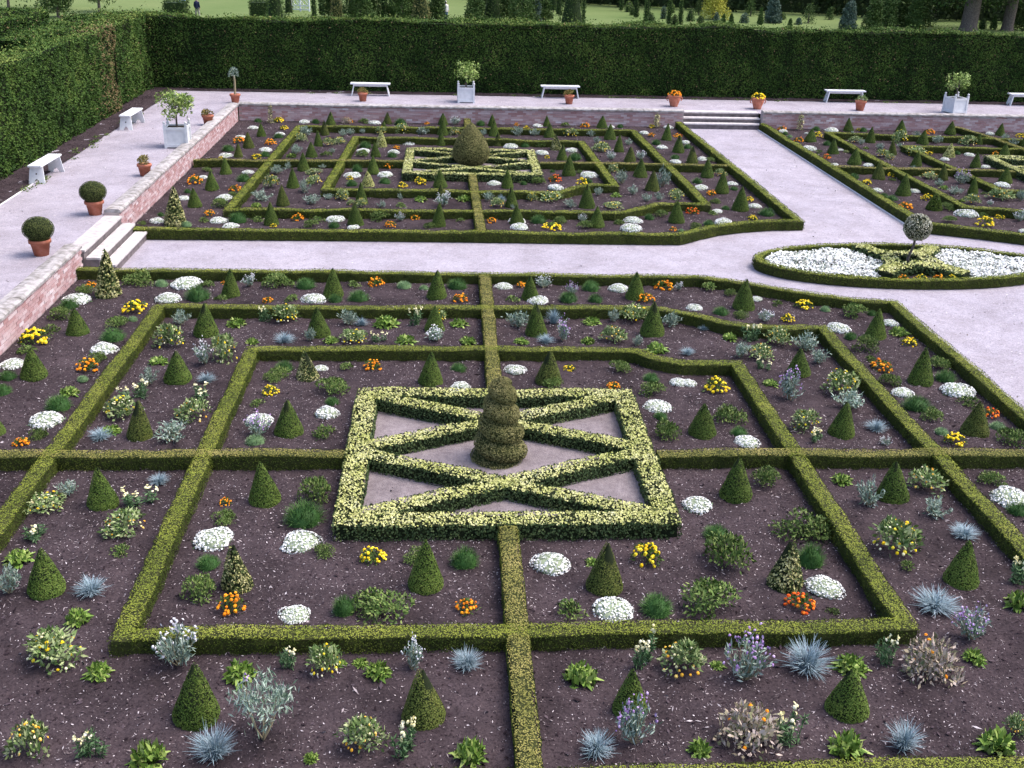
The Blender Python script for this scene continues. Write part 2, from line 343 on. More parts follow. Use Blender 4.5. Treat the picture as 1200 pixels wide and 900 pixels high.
# planting strips under the tall hedges
def strip(x0, y0, x1, y1, chips):
    st = .12; nx, ny = max(3, int((x1 - x0) / st)), max(3, int((y1 - y0) / st))
    gx, gy = np.meshgrid(np.linspace(x0, x1, nx), np.linspace(y0, y1, ny)); P = np.c_[gx.ravel(), gy.ravel()]
    i = np.arange(nx * ny).reshape(ny, nx); F = np.stack([i[:-1, :-1], i[:-1, 1:], i[1:, 1:], i[1:, :-1]], -1).reshape(-1, 4)
    mb = MB(); mb.add(np.c_[P, .515 + .8 * soil_h(P)], F, M['soil'], .5, True); tag(mb.build('planting_strip'), kind='structure')
    r = np.random.default_rng(5); n = chips; p = np.c_[r.uniform(x0, x1, n), r.uniform(y0, y1, n)]
    N = unit(np.c_[r.normal(size=(n, 2)) * .35, np.ones(n)]); mb = MB()
    leaves(mb, np.c_[p, .523 + .8 * soil_h(p)], rand_tangent(N, r), N, .08, .02, M['chip_dark'], r.random(n)); tag(mb.build('bark_chips'), kind='stuff')
strip(-13.6, -10, -12.0, 33.6, 9000)
strip(-11.99, 32.75, 30, 33.7, 5000)
# low weeds along the foot of the tall hedges
mb = MB(); r = np.random.default_rng(9)
for k in range(60):
    if k < 34: c = np.array([-11.95 + r.normal() * .12, r.choice([r.uniform(14, 17), r.uniform(17.5, 24.5), r.uniform(24.5, 27)]), .51])
    else: c = np.array([r.uniform(-8, 24), 32.75 + r.normal() * .1, .51])
    n = 26; D = unit(np.c_[r.normal(size=(n, 2)), np.abs(r.normal(size=n)) * .7 + .2]); leaves(mb, c + D * .02 + r.normal(size=(n, 3)) * (.07, .07, .005), D, rand_tangent(D, r), .06, .03, M['fern'], r.random(n))
tag(mb.build('weeds'), kind='stuff')

# fallen leaves and grit scattered on the gravel
mb = MB(); r = np.random.default_rng(12); n = 9000
p = np.r_[np.c_[r.uniform(-8.6, 24, n), r.uniform(8.9, 13.6, n)], np.c_[r.uniform(8.2, 12, n), r.uniform(12, 28.8, n)], np.c_[r.uniform(8.7, 14, n), r.uniform(0, 9, n)]]
p = p[~in_near(p[:, 0] - .05, p[:, 1] - .12) & ~in_far(p[:, 0] - .1, p[:, 1] + .12) & ~in_right(p[:, 0] + .1, p[:, 1] + .12)]
p = p[((p[:, 0] - 9.9) / 3.65) ** 2 + ((p[:, 1] - 10.2) / 1.62) ** 2 > 1]
P3 = np.r_[np.c_[p, np.full(len(p), -.040)], np.c_[r.uniform(-11.9, -9.2, n), r.uniform(0, 32, n), np.full(n, .506)], np.c_[r.uniform(-8, 24, n // 2), r.uniform(29.9, 32.7, n // 2), np.full(n // 2, .506)]]
n = len(P3); N = unit(np.c_[r.normal(size=(n, 2)) * .5, np.ones(n)]); s_ = np.where(r.random(n) < .03, 1.5, .55)
leaves(mb, P3, rand_tangent(N, r), N, .032 * s_, .024 * s_, mat('grit', [(0, (.20, .17, .16)), (.5, (.36, .33, .36)), (1, (.70, .67, .70))], .9, objvar=0), r.random(n)); tag(mb.build('gravel_grit'), kind='stuff')

# ---------------------------------------------------------------- clipped box hedges
def sweep(P, closed, step):
    """resample a polyline keeping its corners; returns points, miter vectors, cumulative length"""
    P = np.array(P, float); Q = np.vstack([P, P[:1]]) if closed else P
    pts = []
    for a, b in zip(Q[:-1], Q[1:]):
        n = max(1, int(np.linalg.norm(b - a) / step))
        for i in range(n): pts.append(a + (b - a) * i / n)
    if not closed: pts.append(Q[-1])
    pts = np.array(pts); n = len(pts)
    if closed: d0 = pts - np.roll(pts, 1, 0); d1 = np.roll(pts, -1, 0) - pts
    else:
        d = pts[1:] - pts[:-1]; d0 = np.vstack([d[:1], d]); d1 = np.vstack([d, d[-1:]])
    d0, d1 = unit(d0), unit(d1); n0 = np.c_[-d0[:, 1], d0[:, 0]]; n1 = np.c_[-d1[:, 1], d1[:, 0]]
    m = unit(n0 + n1); m = m / np.maximum(.45, (m * n0).sum(1, keepdims=True))
    return pts, m
def lowz(P): return (vnoise(P[:, :2], .9, 17) - .5) * .045 + (vnoise(P[:, :2], 2.6, 18) - .5) * .02
def band(mb, poly, wd, h, closed, core, leaf_top, leaf_side, L, Wd, dens, z0=0.0, out=.35, top_out=None, seed=1, rough=.006):
    r = np.random.default_rng(seed)
    pts, m = sweep(poly, closed, .11); n = len(pts)
    e = L * .3 + (.022 if h < .26 else .03)
    prof = np.array([(-wd / 2 + e, -.04), (-wd / 2 + e, h * .5), (-wd / 2 + e, h * .93 - e), (-wd * .44 + e, h - e), (0, h - e), (wd * .44 - e, h - e), (wd / 2 - e, h * .93 - e), (wd / 2 - e, h * .5), (wd / 2 - e, -.04)])
    k = len(prof)
    V = np.zeros((n, k, 3)); V[:, :, :2] = pts[:, None] + m[:, None] * prof[None, :, :1]; V[:, :, 2] = z0 + prof[None, :, 1]
    V += r.normal(size=V.shape) * rough; V = V.reshape(-1, 3); V[:, 2] += lowz(V) * np.clip(V[:, 2] / h, 0, 1)
    seg = n if closed else n - 1
    F = [(i * k + j, ((i + 1) % n) * k + j, ((i + 1) % n) * k + j + 1, i * k + j + 1) for i in range(seg) for j in range(k - 1)]
    mb.add(V, F, core, r.random(len(F)))
    if not closed:
        mb.add(V[:k], [tuple(range(k))], core); mb.add(V[-k:], [tuple(range(k))[::-1]], core)
    nxt = np.roll(pts, -1, 0); nm = np.roll(m, -1, 0)
    if not closed: A, B, Am, Bm = pts[:-1], pts[1:], m[:-1], m[1:]
    else: A, B, Am, Bm = pts, nxt, m, nm
    ln = np.linalg.norm(B - A, axis=1)
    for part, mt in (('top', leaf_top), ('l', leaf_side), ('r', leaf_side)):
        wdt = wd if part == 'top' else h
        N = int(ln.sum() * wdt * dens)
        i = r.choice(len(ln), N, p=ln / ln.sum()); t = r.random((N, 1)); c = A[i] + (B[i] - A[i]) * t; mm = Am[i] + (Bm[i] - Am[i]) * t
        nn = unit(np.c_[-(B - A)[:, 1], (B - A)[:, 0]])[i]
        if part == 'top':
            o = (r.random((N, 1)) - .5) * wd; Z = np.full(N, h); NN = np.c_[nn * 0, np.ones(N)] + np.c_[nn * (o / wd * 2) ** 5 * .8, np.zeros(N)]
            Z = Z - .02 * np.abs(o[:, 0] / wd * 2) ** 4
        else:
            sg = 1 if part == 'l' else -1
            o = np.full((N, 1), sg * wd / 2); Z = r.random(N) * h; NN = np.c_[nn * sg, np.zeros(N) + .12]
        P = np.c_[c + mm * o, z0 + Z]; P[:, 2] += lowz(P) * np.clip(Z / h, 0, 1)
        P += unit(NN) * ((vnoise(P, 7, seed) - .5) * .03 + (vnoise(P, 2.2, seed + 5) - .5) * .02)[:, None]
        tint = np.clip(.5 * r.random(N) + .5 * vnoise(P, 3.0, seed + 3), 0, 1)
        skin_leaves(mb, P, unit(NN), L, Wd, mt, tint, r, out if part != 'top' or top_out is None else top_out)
def ends(mb, p, d, wd, h, leaf, L, Wd, dens, seed):
    r = np.random.default_rng(seed); N = int(wd * h * dens); d = np.array(d, float); nn = np.array([-d[1], d[0]])
    P = np.c_[np.array(p) + (r.random((N, 1)) - .5) * wd * nn, r.random(N) * h]
    skin_leaves(mb, P, np.tile(np.array([d[0], d[1], .1]), (N, 1)), L, Wd, leaf, r.random(N), r)
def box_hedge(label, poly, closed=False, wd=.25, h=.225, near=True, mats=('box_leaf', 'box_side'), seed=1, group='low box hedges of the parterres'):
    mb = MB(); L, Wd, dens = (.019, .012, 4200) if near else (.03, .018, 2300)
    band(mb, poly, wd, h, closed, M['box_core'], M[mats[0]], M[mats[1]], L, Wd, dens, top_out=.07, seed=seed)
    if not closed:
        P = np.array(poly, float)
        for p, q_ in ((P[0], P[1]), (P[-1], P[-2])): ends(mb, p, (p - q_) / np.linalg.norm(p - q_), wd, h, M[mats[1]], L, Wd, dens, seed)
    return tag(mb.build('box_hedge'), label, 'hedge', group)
rA = [tuple(p) for p in NA] + [(8.52, 4.78), (8.55, 1.5), (8.62, -9.5)]
box_hedge('low outer box hedge bordering the gravel path round the near parterre', rA, seed=1)
box_hedge('low middle square box hedge of the near parterre', [(-6.5, 6.5), (0, 6.56), (2.77, 6.61), (3.5, 6.5), (3.89, 6.32), (4.15, 6.17), (4.62, 5.72), (5.03, 5.53), (5.68, 5.45), (6.48, 5.46), (6.54, -6.56), (-6.5, -6.70)], True, seed=2)
box_hedge('low inner square box hedge of the near parterre, nearest the spiral topiary', [(-4.33, 4.24), (2.27, 4.3), (2.64, 4.22), (2.9, 3.88), (3.36, 3.63), (4.33, 3.6), (4.36, -4.33), (-4.33, -4.36)], True, seed=3)
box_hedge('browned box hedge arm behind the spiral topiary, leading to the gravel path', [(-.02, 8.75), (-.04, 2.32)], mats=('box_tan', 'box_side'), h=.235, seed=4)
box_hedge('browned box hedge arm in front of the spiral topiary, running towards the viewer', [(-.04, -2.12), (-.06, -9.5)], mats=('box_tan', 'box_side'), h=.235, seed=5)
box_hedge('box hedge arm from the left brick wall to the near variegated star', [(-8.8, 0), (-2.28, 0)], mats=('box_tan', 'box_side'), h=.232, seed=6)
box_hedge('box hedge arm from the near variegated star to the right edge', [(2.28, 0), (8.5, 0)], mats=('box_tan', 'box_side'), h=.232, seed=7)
box_hedge('low outer box hedge along the paths of the far left parterre', [(8.11, 28.8)] + [tuple(p) for p in FA[::-1]], near=False, seed=8)
box_hedge('low middle square box hedge of the far left parterre', [(-6.24, 26.7), (0, 26.8), (6.02, 26.85), (6.36, 15.51), (5.59, 15.52), (4.94, 15.39), (4.41, 14.99), (3.99, 14.6), (3.6, 14.45), (3.1, 14.45), (-.7, 14.42), (-6.58, 14.33)], True, near=False, seed=9)
box_hedge('low inner square box hedge of the far left parterre round the egg topiary', [(-4.05, 24.69), (3.84, 24.55), (4.1, 17.68), (3.4, 17.66), (2.91, 17.38), (2.37, 16.78), (1.6, 16.7), (-4.3, 16.76)], True, near=False, seed=10)
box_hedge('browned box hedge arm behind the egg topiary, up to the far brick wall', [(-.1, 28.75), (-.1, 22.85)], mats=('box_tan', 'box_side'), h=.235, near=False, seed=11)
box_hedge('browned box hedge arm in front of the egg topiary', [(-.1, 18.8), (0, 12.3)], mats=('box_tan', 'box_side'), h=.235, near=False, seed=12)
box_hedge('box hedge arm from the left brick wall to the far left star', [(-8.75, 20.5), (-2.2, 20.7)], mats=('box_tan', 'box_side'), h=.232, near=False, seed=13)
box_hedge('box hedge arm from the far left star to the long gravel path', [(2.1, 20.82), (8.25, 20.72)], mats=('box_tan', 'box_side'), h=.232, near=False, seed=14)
box_hedge('low outer box hedge along the paths of the far right parterre', [(11.45, 28.85)] + [tuple(p) for p in RA], near=False, seed=15)
box_hedge('low middle square box hedge of the far right parterre', [(13.46, 26.98), (16.31, 26.69), (20.68, 26.2), (26.9, 26.1), (26.9, 14.3), (16.6, 14.35), (16, 14.6), (15.22, 15.05), (14.54, 15.35), (13.75, 15.57)], True, near=False, seed=16)
box_hedge('low inner square box hedge of the far right parterre', [(15.5, 24.6), (19.76, 24.35), (24.2, 24.2), (24.2, 16.7), (17.7, 16.9), (17.2, 17.6), (15.85, 17.7)], True, near=False, seed=17)
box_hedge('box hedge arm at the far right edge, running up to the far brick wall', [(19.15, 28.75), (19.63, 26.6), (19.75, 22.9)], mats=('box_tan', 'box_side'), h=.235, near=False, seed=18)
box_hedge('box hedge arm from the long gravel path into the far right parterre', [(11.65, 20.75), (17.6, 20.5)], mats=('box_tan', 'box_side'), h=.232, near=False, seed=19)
t = np.linspace(0, 2 * np.pi, 49)[:-1]
box_hedge('low oval box hedge round the white flower bed in the gravel crossing', [(9.9 + 3.45 * math.cos(a), 10.2 + 1.44 * math.sin(a)) for a in t[::-1]], True, wd=.22, h=.2, near=False, seed=20)

# golden variegated stars
def star(label, cx, cy, gx, gy, near, seed):
    root = empty('star_hedge', (cx, cy, 0)); tag(root, label, 'hedge', 'variegated star hedges')
    L, Wd, dens = (.037, .026, 1750) if near else (.05, .035, 850)
    def part(name, poly, closed, wd, h):
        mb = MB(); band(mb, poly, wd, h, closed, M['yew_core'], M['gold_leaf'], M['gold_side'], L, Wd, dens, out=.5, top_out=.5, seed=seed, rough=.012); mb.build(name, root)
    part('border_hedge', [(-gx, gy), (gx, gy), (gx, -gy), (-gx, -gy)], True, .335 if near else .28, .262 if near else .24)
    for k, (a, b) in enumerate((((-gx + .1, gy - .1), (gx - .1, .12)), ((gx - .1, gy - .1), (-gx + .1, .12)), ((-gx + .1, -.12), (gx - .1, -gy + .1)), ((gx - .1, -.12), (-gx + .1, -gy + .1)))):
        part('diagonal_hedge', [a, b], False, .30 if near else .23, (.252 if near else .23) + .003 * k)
    return root
star('cream topped variegated star hedge round the spiral topiary in the near parterre', -.03, .1, 2.1, 2.05, True, 21)
star('cream topped variegated star hedge round the egg topiary in the far left parterre', -.08, 20.8, 2.0, 1.85, False, 22)
star('cream topped variegated star hedge cut off by the right edge, far right parterre', 19.7, 20.95, 1.95, 1.8, False, 23)
sheet('star_gravel', [(-2.1, -1.95, 2.05, 2.1)], .035, M['star_gravel'])
sheet('star_gravel', [(-2.05, 19.0, 1.9, 22.6)], .035, M['star_gravel'])
sheet('star_gravel', [(17.8, 19.2, 21.6, 22.7)], .035, M['star_gravel'])

# ---------------------------------------------------------------- oval bed
mb = MB(); r = np.random.default_rng(31)
g = np.linspace(-1, 1, 60); gx, gy = np.meshgrid(9.9 + 3.4 * g, 10.2 + 1.4 * g); P = np.c_[gx.ravel(), gy.ravel()]
i = np.arange(3600).reshape(60, 60); F = np.stack([i[:-1, :-1], i[:-1, 1:], i[1:, 1:], i[1:, :-1]], -1).reshape(-1, 4); c = P[F].mean(1)
F = F[((c[:, 0] - 9.9) / 3.4) ** 2 + ((c[:, 1] - 10.2) / 1.4) ** 2 < 1]
mb.add(np.c_[P, .01 + soil_h(P)], F, M['soil'], .5, True); tag(mb.build('oval_soil'), kind='structure')
def carpet(side):
    mb = MB(); r = np.random.default_rng(40 + side)
    n = 26000; p = np.c_[r.uniform(6.5, 13.3, n), r.uniform(8.8, 11.6, n)]
    inn = (((p[:, 0] - 9.9) / 3.25) ** 2 + ((p[:, 1] - 10.2) / 1.27) ** 2 < 1)
    dx = np.abs(p[:, 0] - 10.05); dy = np.abs(p[:, 1] - 10.2)
    inn &= (dx > .55 + .55 * (dy / 1.1)) & ((p[:, 0] < 10.05) if side < 0 else (p[:, 0] > 10.05))
    p = p[inn]; n = len(p)
    cell = (vnoise(p, 2.6, 4) * .6 + vnoise(p, 6, 5) * .4)
    z = .06 + .13 * cell
    N = unit(np.c_[r.normal(size=(n, 2)) * .55, np.ones(n)]); D = rand_tangent(N, r)
    leaves(mb, np.c_[p, z + r.random(n) * .03], D, N, .06, .05, M['white'], np.clip(r.random(n) * .65 + (cell - .5) * 1.1 + .2, 0, 1))
    k = r.random(n) < .30; leaves(mb, np.c_[p[k], z[k] + .012], D[k], N[k], .07, .03, M['snapleaf'], r.random(k.sum()))
    g = np.linspace(0, 1, 40); 
    o = mb.build('white_flower_carpet'); tag(o, kind='stuff'); return o
carpet(-1); carpet(1)
root = empty('star_hedge', (10.05, 10.2, 0)); tag(root, 'cream topped variegated hedge cross in the oval bed, under the ball standard', 'hedge', 'variegated star hedges')
for k, (a, b, c) in enumerate((((-1, -1.1), (0, -.42), (.92, -1.08)), ((.92, -1.08), (.45, 0), (1.05, 1.1)), ((1.05, 1.1), (0, .42), (-.85, 1.15)), ((-.85, 1.15), (-.45, 0), (-1, -1.1)))):
    tt = np.linspace(0, 1, 9)[:, None]; a, b, c = map(np.array, (a, b, c)); b2 = 2 * b - (a + c) / 2
    poly = (1 - tt) ** 2 * a + 2 * tt * (1 - tt) * b2 + tt ** 2 * c
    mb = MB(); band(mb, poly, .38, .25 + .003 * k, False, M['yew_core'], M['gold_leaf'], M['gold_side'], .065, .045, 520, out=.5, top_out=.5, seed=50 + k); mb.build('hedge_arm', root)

# ---------------------------------------------------------------- walls, coping, steps
BR = MB(); box(BR, (0, 0, 0), (.221, .045, .064), M['brick']).mesh
def brick_mesh(t, rot):
    mb = MB(); box(mb, (0, 0, 0), ((.221, .05, .064) if not rot else (.05, .221, .064)), M['brick'], t); return mb.mesh('brick')
def wall(label, p0, p1, face, single, seed):
    """p0->p1 along the visible face; face = outward direction; bricks within the first `single` metres are separate parts"""
    r = np.random.default_rng(seed); p0 = np.array(p0, float); p1 = np.array(p1, float); L = np.linalg.norm(p1 - p0); d = (p1 - p0) / L; f = np.array(face, float)
    root = empty('brick_wall', (*p0, 0)); tag(root, label, 'wall', 'brick retaining walls')
    mb = MB(); c = d * L / 2 - f * .19
    box(mb, (c[0], c[1], .27), (abs(d[0]) * L + abs(f[0]) * .36, abs(d[1]) * L + abs(f[1]) * .36, .60), M['mortar']); mb.build('mortar_core', root)
    rest = MB(); rot = abs(d[1]) > .5
    protos = [brick_mesh(t, rot) for t in np.linspace(.05, .98, 12)]
    cnt = 0
    for row in range(8):
        z = -.0 + .0375 + row * .074; off = .0 if row % 2 else .115
        for k in range(int(L / .231) + 1):
            s = off + k * .231
            if s > L - .115 or s < .1: continue
            tt = float(np.clip(r.beta(3, 3) * .8 + .05 + (.18 if r.random() < .08 else 0) + .02 * (row < 2) , 0, 1)); pr = r.normal() * .003
            q_ = d * s + f * (-.015 + pr)
            if s < single and cnt < 290:
                o = link('brick', protos[int(tt * 11.99)], root); o.location = (q_[0], q_[1], z); cnt += 1
            else:
                sz = (.221, .05, .064) if not rot else (.05, .221, .064); box(rest, (q_[0], q_[1], z), sz, M['brick'], tt)
    if rest.n: tag(rest.build('brickwork', root), kind='stuff')
    k = 0; s = 0
    while s < L - .05:                       # coping stones with their joints
        ln = min(.86 + .1 * r.random(), L - s)
        mb = MB(); a = d * (s + .004) - f * .16; b = d * (s + ln - .004) - f * .16
        prof = [(-.2, 0), (-.2, .045), (-.15, .082), (0, .10), (.15, .085), (.2, .05), (.2, 0)]
        V = []; m2 = 7
        nn = 5
        for q_ in range(nn):
            cpt = a + (b - a) * q_ / (nn - 1)
            for (o_, z) in prof: V.append((cpt[0] + f[0] * o_ + r.normal() * .003, cpt[1] + f[1] * o_ + r.normal() * .003, .572 + z + r.normal() * .004))
        F = [(q_ * m2 + j, q_ * m2 + j + 1, (q_ + 1) * m2 + j + 1, (q_ + 1) * m2 + j) for q_ in range(nn - 1) for j in range(m2 - 1)]
        F += [(q_ * m2 + m2 - 1, q_ * m2, (q_ + 1) * m2, (q_ + 1) * m2 + m2 - 1) for q_ in range(nn - 1)]
        mb.add(V, F, M['coping']); mb.add(V[:m2], [tuple(range(m2))], M['coping']); mb.add(V[-m2:], [tuple(range(m2))[::-1]], M['coping'])
        mb.build('coping_stone', root); s += ln
    return root
wall('low brick retaining wall at the left edge, on the near side of the left stone steps', (-8.82, 9.32), (-8.82, -9.0), (1, 0), 5.6, 61)
wall('long low brick wall with stone coping beyond the left stone steps, beside the white tub', (-8.82, 12.4), (-8.82, 28.9), (1, 0), 2.0, 62)
wall('low red brick wall behind the far left parterre, left of the far steps', (-8.80, 28.92), (8.33, 28.92), (0, -1), 0, 63)
wall('low red brick wall behind the far right parterre, right of the far steps', (11.47, 28.95), (34, 28.95), (0, -1), 0, 64)
def steps(label, boxes, ox, oy):
    root = empty('stone_steps'); tag(root, label, 'steps', 'stone steps')
    for k, (x0, y0, x1, y1, z0, z1) in enumerate(boxes):
        mb = MB(); box(mb, ((x0 + x1) / 2, (y0 + y1) / 2, (z0 + z1 - .06) / 2), (x1 - x0, y1 - y0, z1 - z0 - .06), M['riser']); mb.build('riser', root)
        mb = MB(); box(mb, ((x0 + x1) / 2 + ox, (y0 + y1) / 2 + oy, z1 - .0295), (x1 - x0 + .0 + abs(ox) * .2, y1 - y0 + abs(oy) * .2, .059), M['step']); o = mb.build('tread', root)
        bv = o.modifiers.new('bevel', 'BEVEL'); bv.width = .012; bv.segments = 2
    return root
steps('three stone steps from the left terrace down to the cross path', [(-9.2, 9.36, -8.78, 12.36, -.05, .512), (-8.775, 9.36, -8.47, 12.32, -.05, .34), (-8.465, 9.4, -8.17, 12.2, -.05, .17)], .03, 0)
steps('three stone steps at the head of the long gravel path', [(8.36, 29.5, 11.44, 29.95, -.05, .512), (8.36, 29.2, 11.44, 29.495, -.05, .34), (8.36, 28.88, 11.44, 29.195, -.05, .17)], 0, -.03)

# ---------------------------------------------------------------- tall yew hedges
def tall_hedge(label, x0, y0, x1, y1, z0, z1, L, dens, seed, rust=None, amp=.11, dark=0.0):
    """box-shaped clipped hedge; surfaces x0,x1,y0,y1 and top; leaf sprays on a lumpy core"""
    r = np.random.default_rng(seed); mb = MB()
    def disp(P, N):
        P = P + np.c_[np.zeros((len(P), 2)), ((vnoise(P[:, :2], .55, seed + 9) - .5) * .22 + (vnoise(P[:, :2], 1.6, seed + 8) - .5) * .12) * np.clip((P[:, 2] - z0) / (z1 - z0), 0, 1)]
        return P + N * ((vnoise(P, 1.3, seed) - .5) * amp * 1.4 + (vnoise(P, 3.7, seed + 1) - .5) * amp)[:, None]
    faces = [((x0, y0), (x1, y0), (0, -1)), ((x1, y0), (x1, y1), (1, 0)), ((x1, y1), (x0, y1), (0, 1)), ((x0, y1), (x0, y0), (-1, 0))]
    def side(a, b, N, st=.3):
        a, b = np.array(a, float), np.array(b, float); ln = np.linalg.norm(b - a); nu = max(2, int(ln / st)); nv = max(3, int((z1 - z0) / st))
        u, v = np.meshgrid(np.linspace(0, 1, nu), np.linspace(0, 1, nv)); P = np.c_[a + (b - a) * u.reshape(-1, 1), z0 + (z1 - z0 - .06) * v.ravel()]
        P = disp(P, np.tile([N[0], N[1], 0.], (len(P), 1))) - np.array([N[0], N[1], 0]) * .09
        i = np.arange(nu * nv).reshape(nv, nu); F = np.stack([i[:-1, :-1], i[:-1, 1:], i[1:, 1:], i[1:, :-1]], -1).reshape(-1, 4)
        mb.add(P, F, M['yew_core'], .5)
        n = int(ln * (z1 - z0) * dens); t = r.random((n, 1)); P = np.c_[a + (b - a) * t, z0 + (z1 - z0) * r.random(n)]; NN = np.tile([N[0], N[1], 0.15], (n, 1))
        return P, NN
    PS, NS = [], []
    for a, b, N in faces:
        P, NN = side(a, b, N); PS.append(P); NS.append(NN)
    gx, gy = np.meshgrid(np.linspace(x0, x1, max(2, int((x1 - x0) / .35))), np.linspace(y0, y1, max(2, int((y1 - y0) / .35))))
    P = np.c_[gx.ravel(), gy.ravel(), np.full(gx.size, z1 - .1)]; P = disp(P, np.tile([0, 0, 1.], (len(P), 1)))
    i = np.arange(gx.size).reshape(gx.shape); F = np.stack([i[:-1, :-1], i[:-1, 1:], i[1:, 1:], i[1:, :-1]], -1).reshape(-1, 4); mb.add(P, F, M['yew_core'], .5)
    n = int((x1 - x0) * (y1 - y0) * dens); PS.append(np.c_[r.uniform(x0, x1, n), r.uniform(y0, y1, n), np.full(n, z1)]); NS.append(np.tile([0, 0, 1.], (n, 1)))
    # ragged shoots along the top edges
    for a, b, N in faces:
        a, b = np.array(a), np.array(b); ln = np.linalg.norm(b - a); n = int(ln * 34 * (.1 / L)); t = r.random((n, 1))
        PS.append(np.c_[a + (b - a) * t + r.normal(size=(n, 2)) * .08, z1 + np.abs(r.normal(size=n)) * .10]); NS.append(np.tile([N[0] * .5, N[1] * .5, 1.], (n, 1)))
    P = np.concatenate(PS); N = unit(np.concatenate(NS)); P = disp(P, N); n = len(P)
    tint = .42 * r.random(n) + .38 * vnoise(P, 1.7, seed + 2) + .20 * vnoise(P, .45, seed + 3)
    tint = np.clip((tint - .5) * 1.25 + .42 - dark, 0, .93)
    if rust is not None:
        d = np.exp(-((P[:, 0] - rust[0]) ** 2 / rust[3] ** 2 + (P[:, 1] - rust[1]) ** 2 / rust[4] ** 2)); tint = np.where(r.random(n) < d * .5, 1.0, tint)
    else: tint = np.where(r.random(n) < .02, 1.0, tint)
    tp = np.clip(N[:, 2:3] - .3, 0, 1); tint = np.where((tp[:, 0] > .3) & (tint < .95), np.clip(tint + .27, 0, .93), tint)  # upward leaves tinted lighter: light on the hedge tops painted into the tint
    D = unit(rand_tangent(N, r) + N * (.3 + .9 * r.random((n, 1))) * (1 - .8 * tp) + np.array([0, 0, .3])); NN = unit(N + r.normal(size=N.shape) * .55); NN = unit(NN - (NN * D).sum(1, keepdims=True) * D)
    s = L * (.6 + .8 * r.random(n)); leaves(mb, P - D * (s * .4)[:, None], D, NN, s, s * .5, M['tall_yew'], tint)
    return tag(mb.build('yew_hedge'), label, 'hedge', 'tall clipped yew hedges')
tall_hedge('tall dark clipped yew hedge behind the far walk and benches', -15.2, 33.5, 31, 34.9, .45, 3.32, .085, 640, 71)
tall_hedge('tall clipped yew hedge along the left walk, behind the nearest white benches', -13.85, 2.0, -12.9, 28.0, .45, 3.40, .078, 760, 72, rust=(-12.8, 27.3, 0, 1.2, 1.3))
tall_hedge('recessed end of the left yew hedge, in the corner beside the far hedge', -14.2, 28.2, -13.1, 33.55, .45, 3.42, .085, 600, 73)
tall_hedge('second clipped hedge behind the left hedge, at the top left corner', -21, 22, -18.8, 39.0, -2.0, 3.0, .10, 420, 74, dark=.16)
tall_hedge('lower clipped hedge between the corner of the left hedge and the second hedge', -17.4, 29, -16.0, 38, -2.0, 2.85, .10, 420, 75, dark=.10)
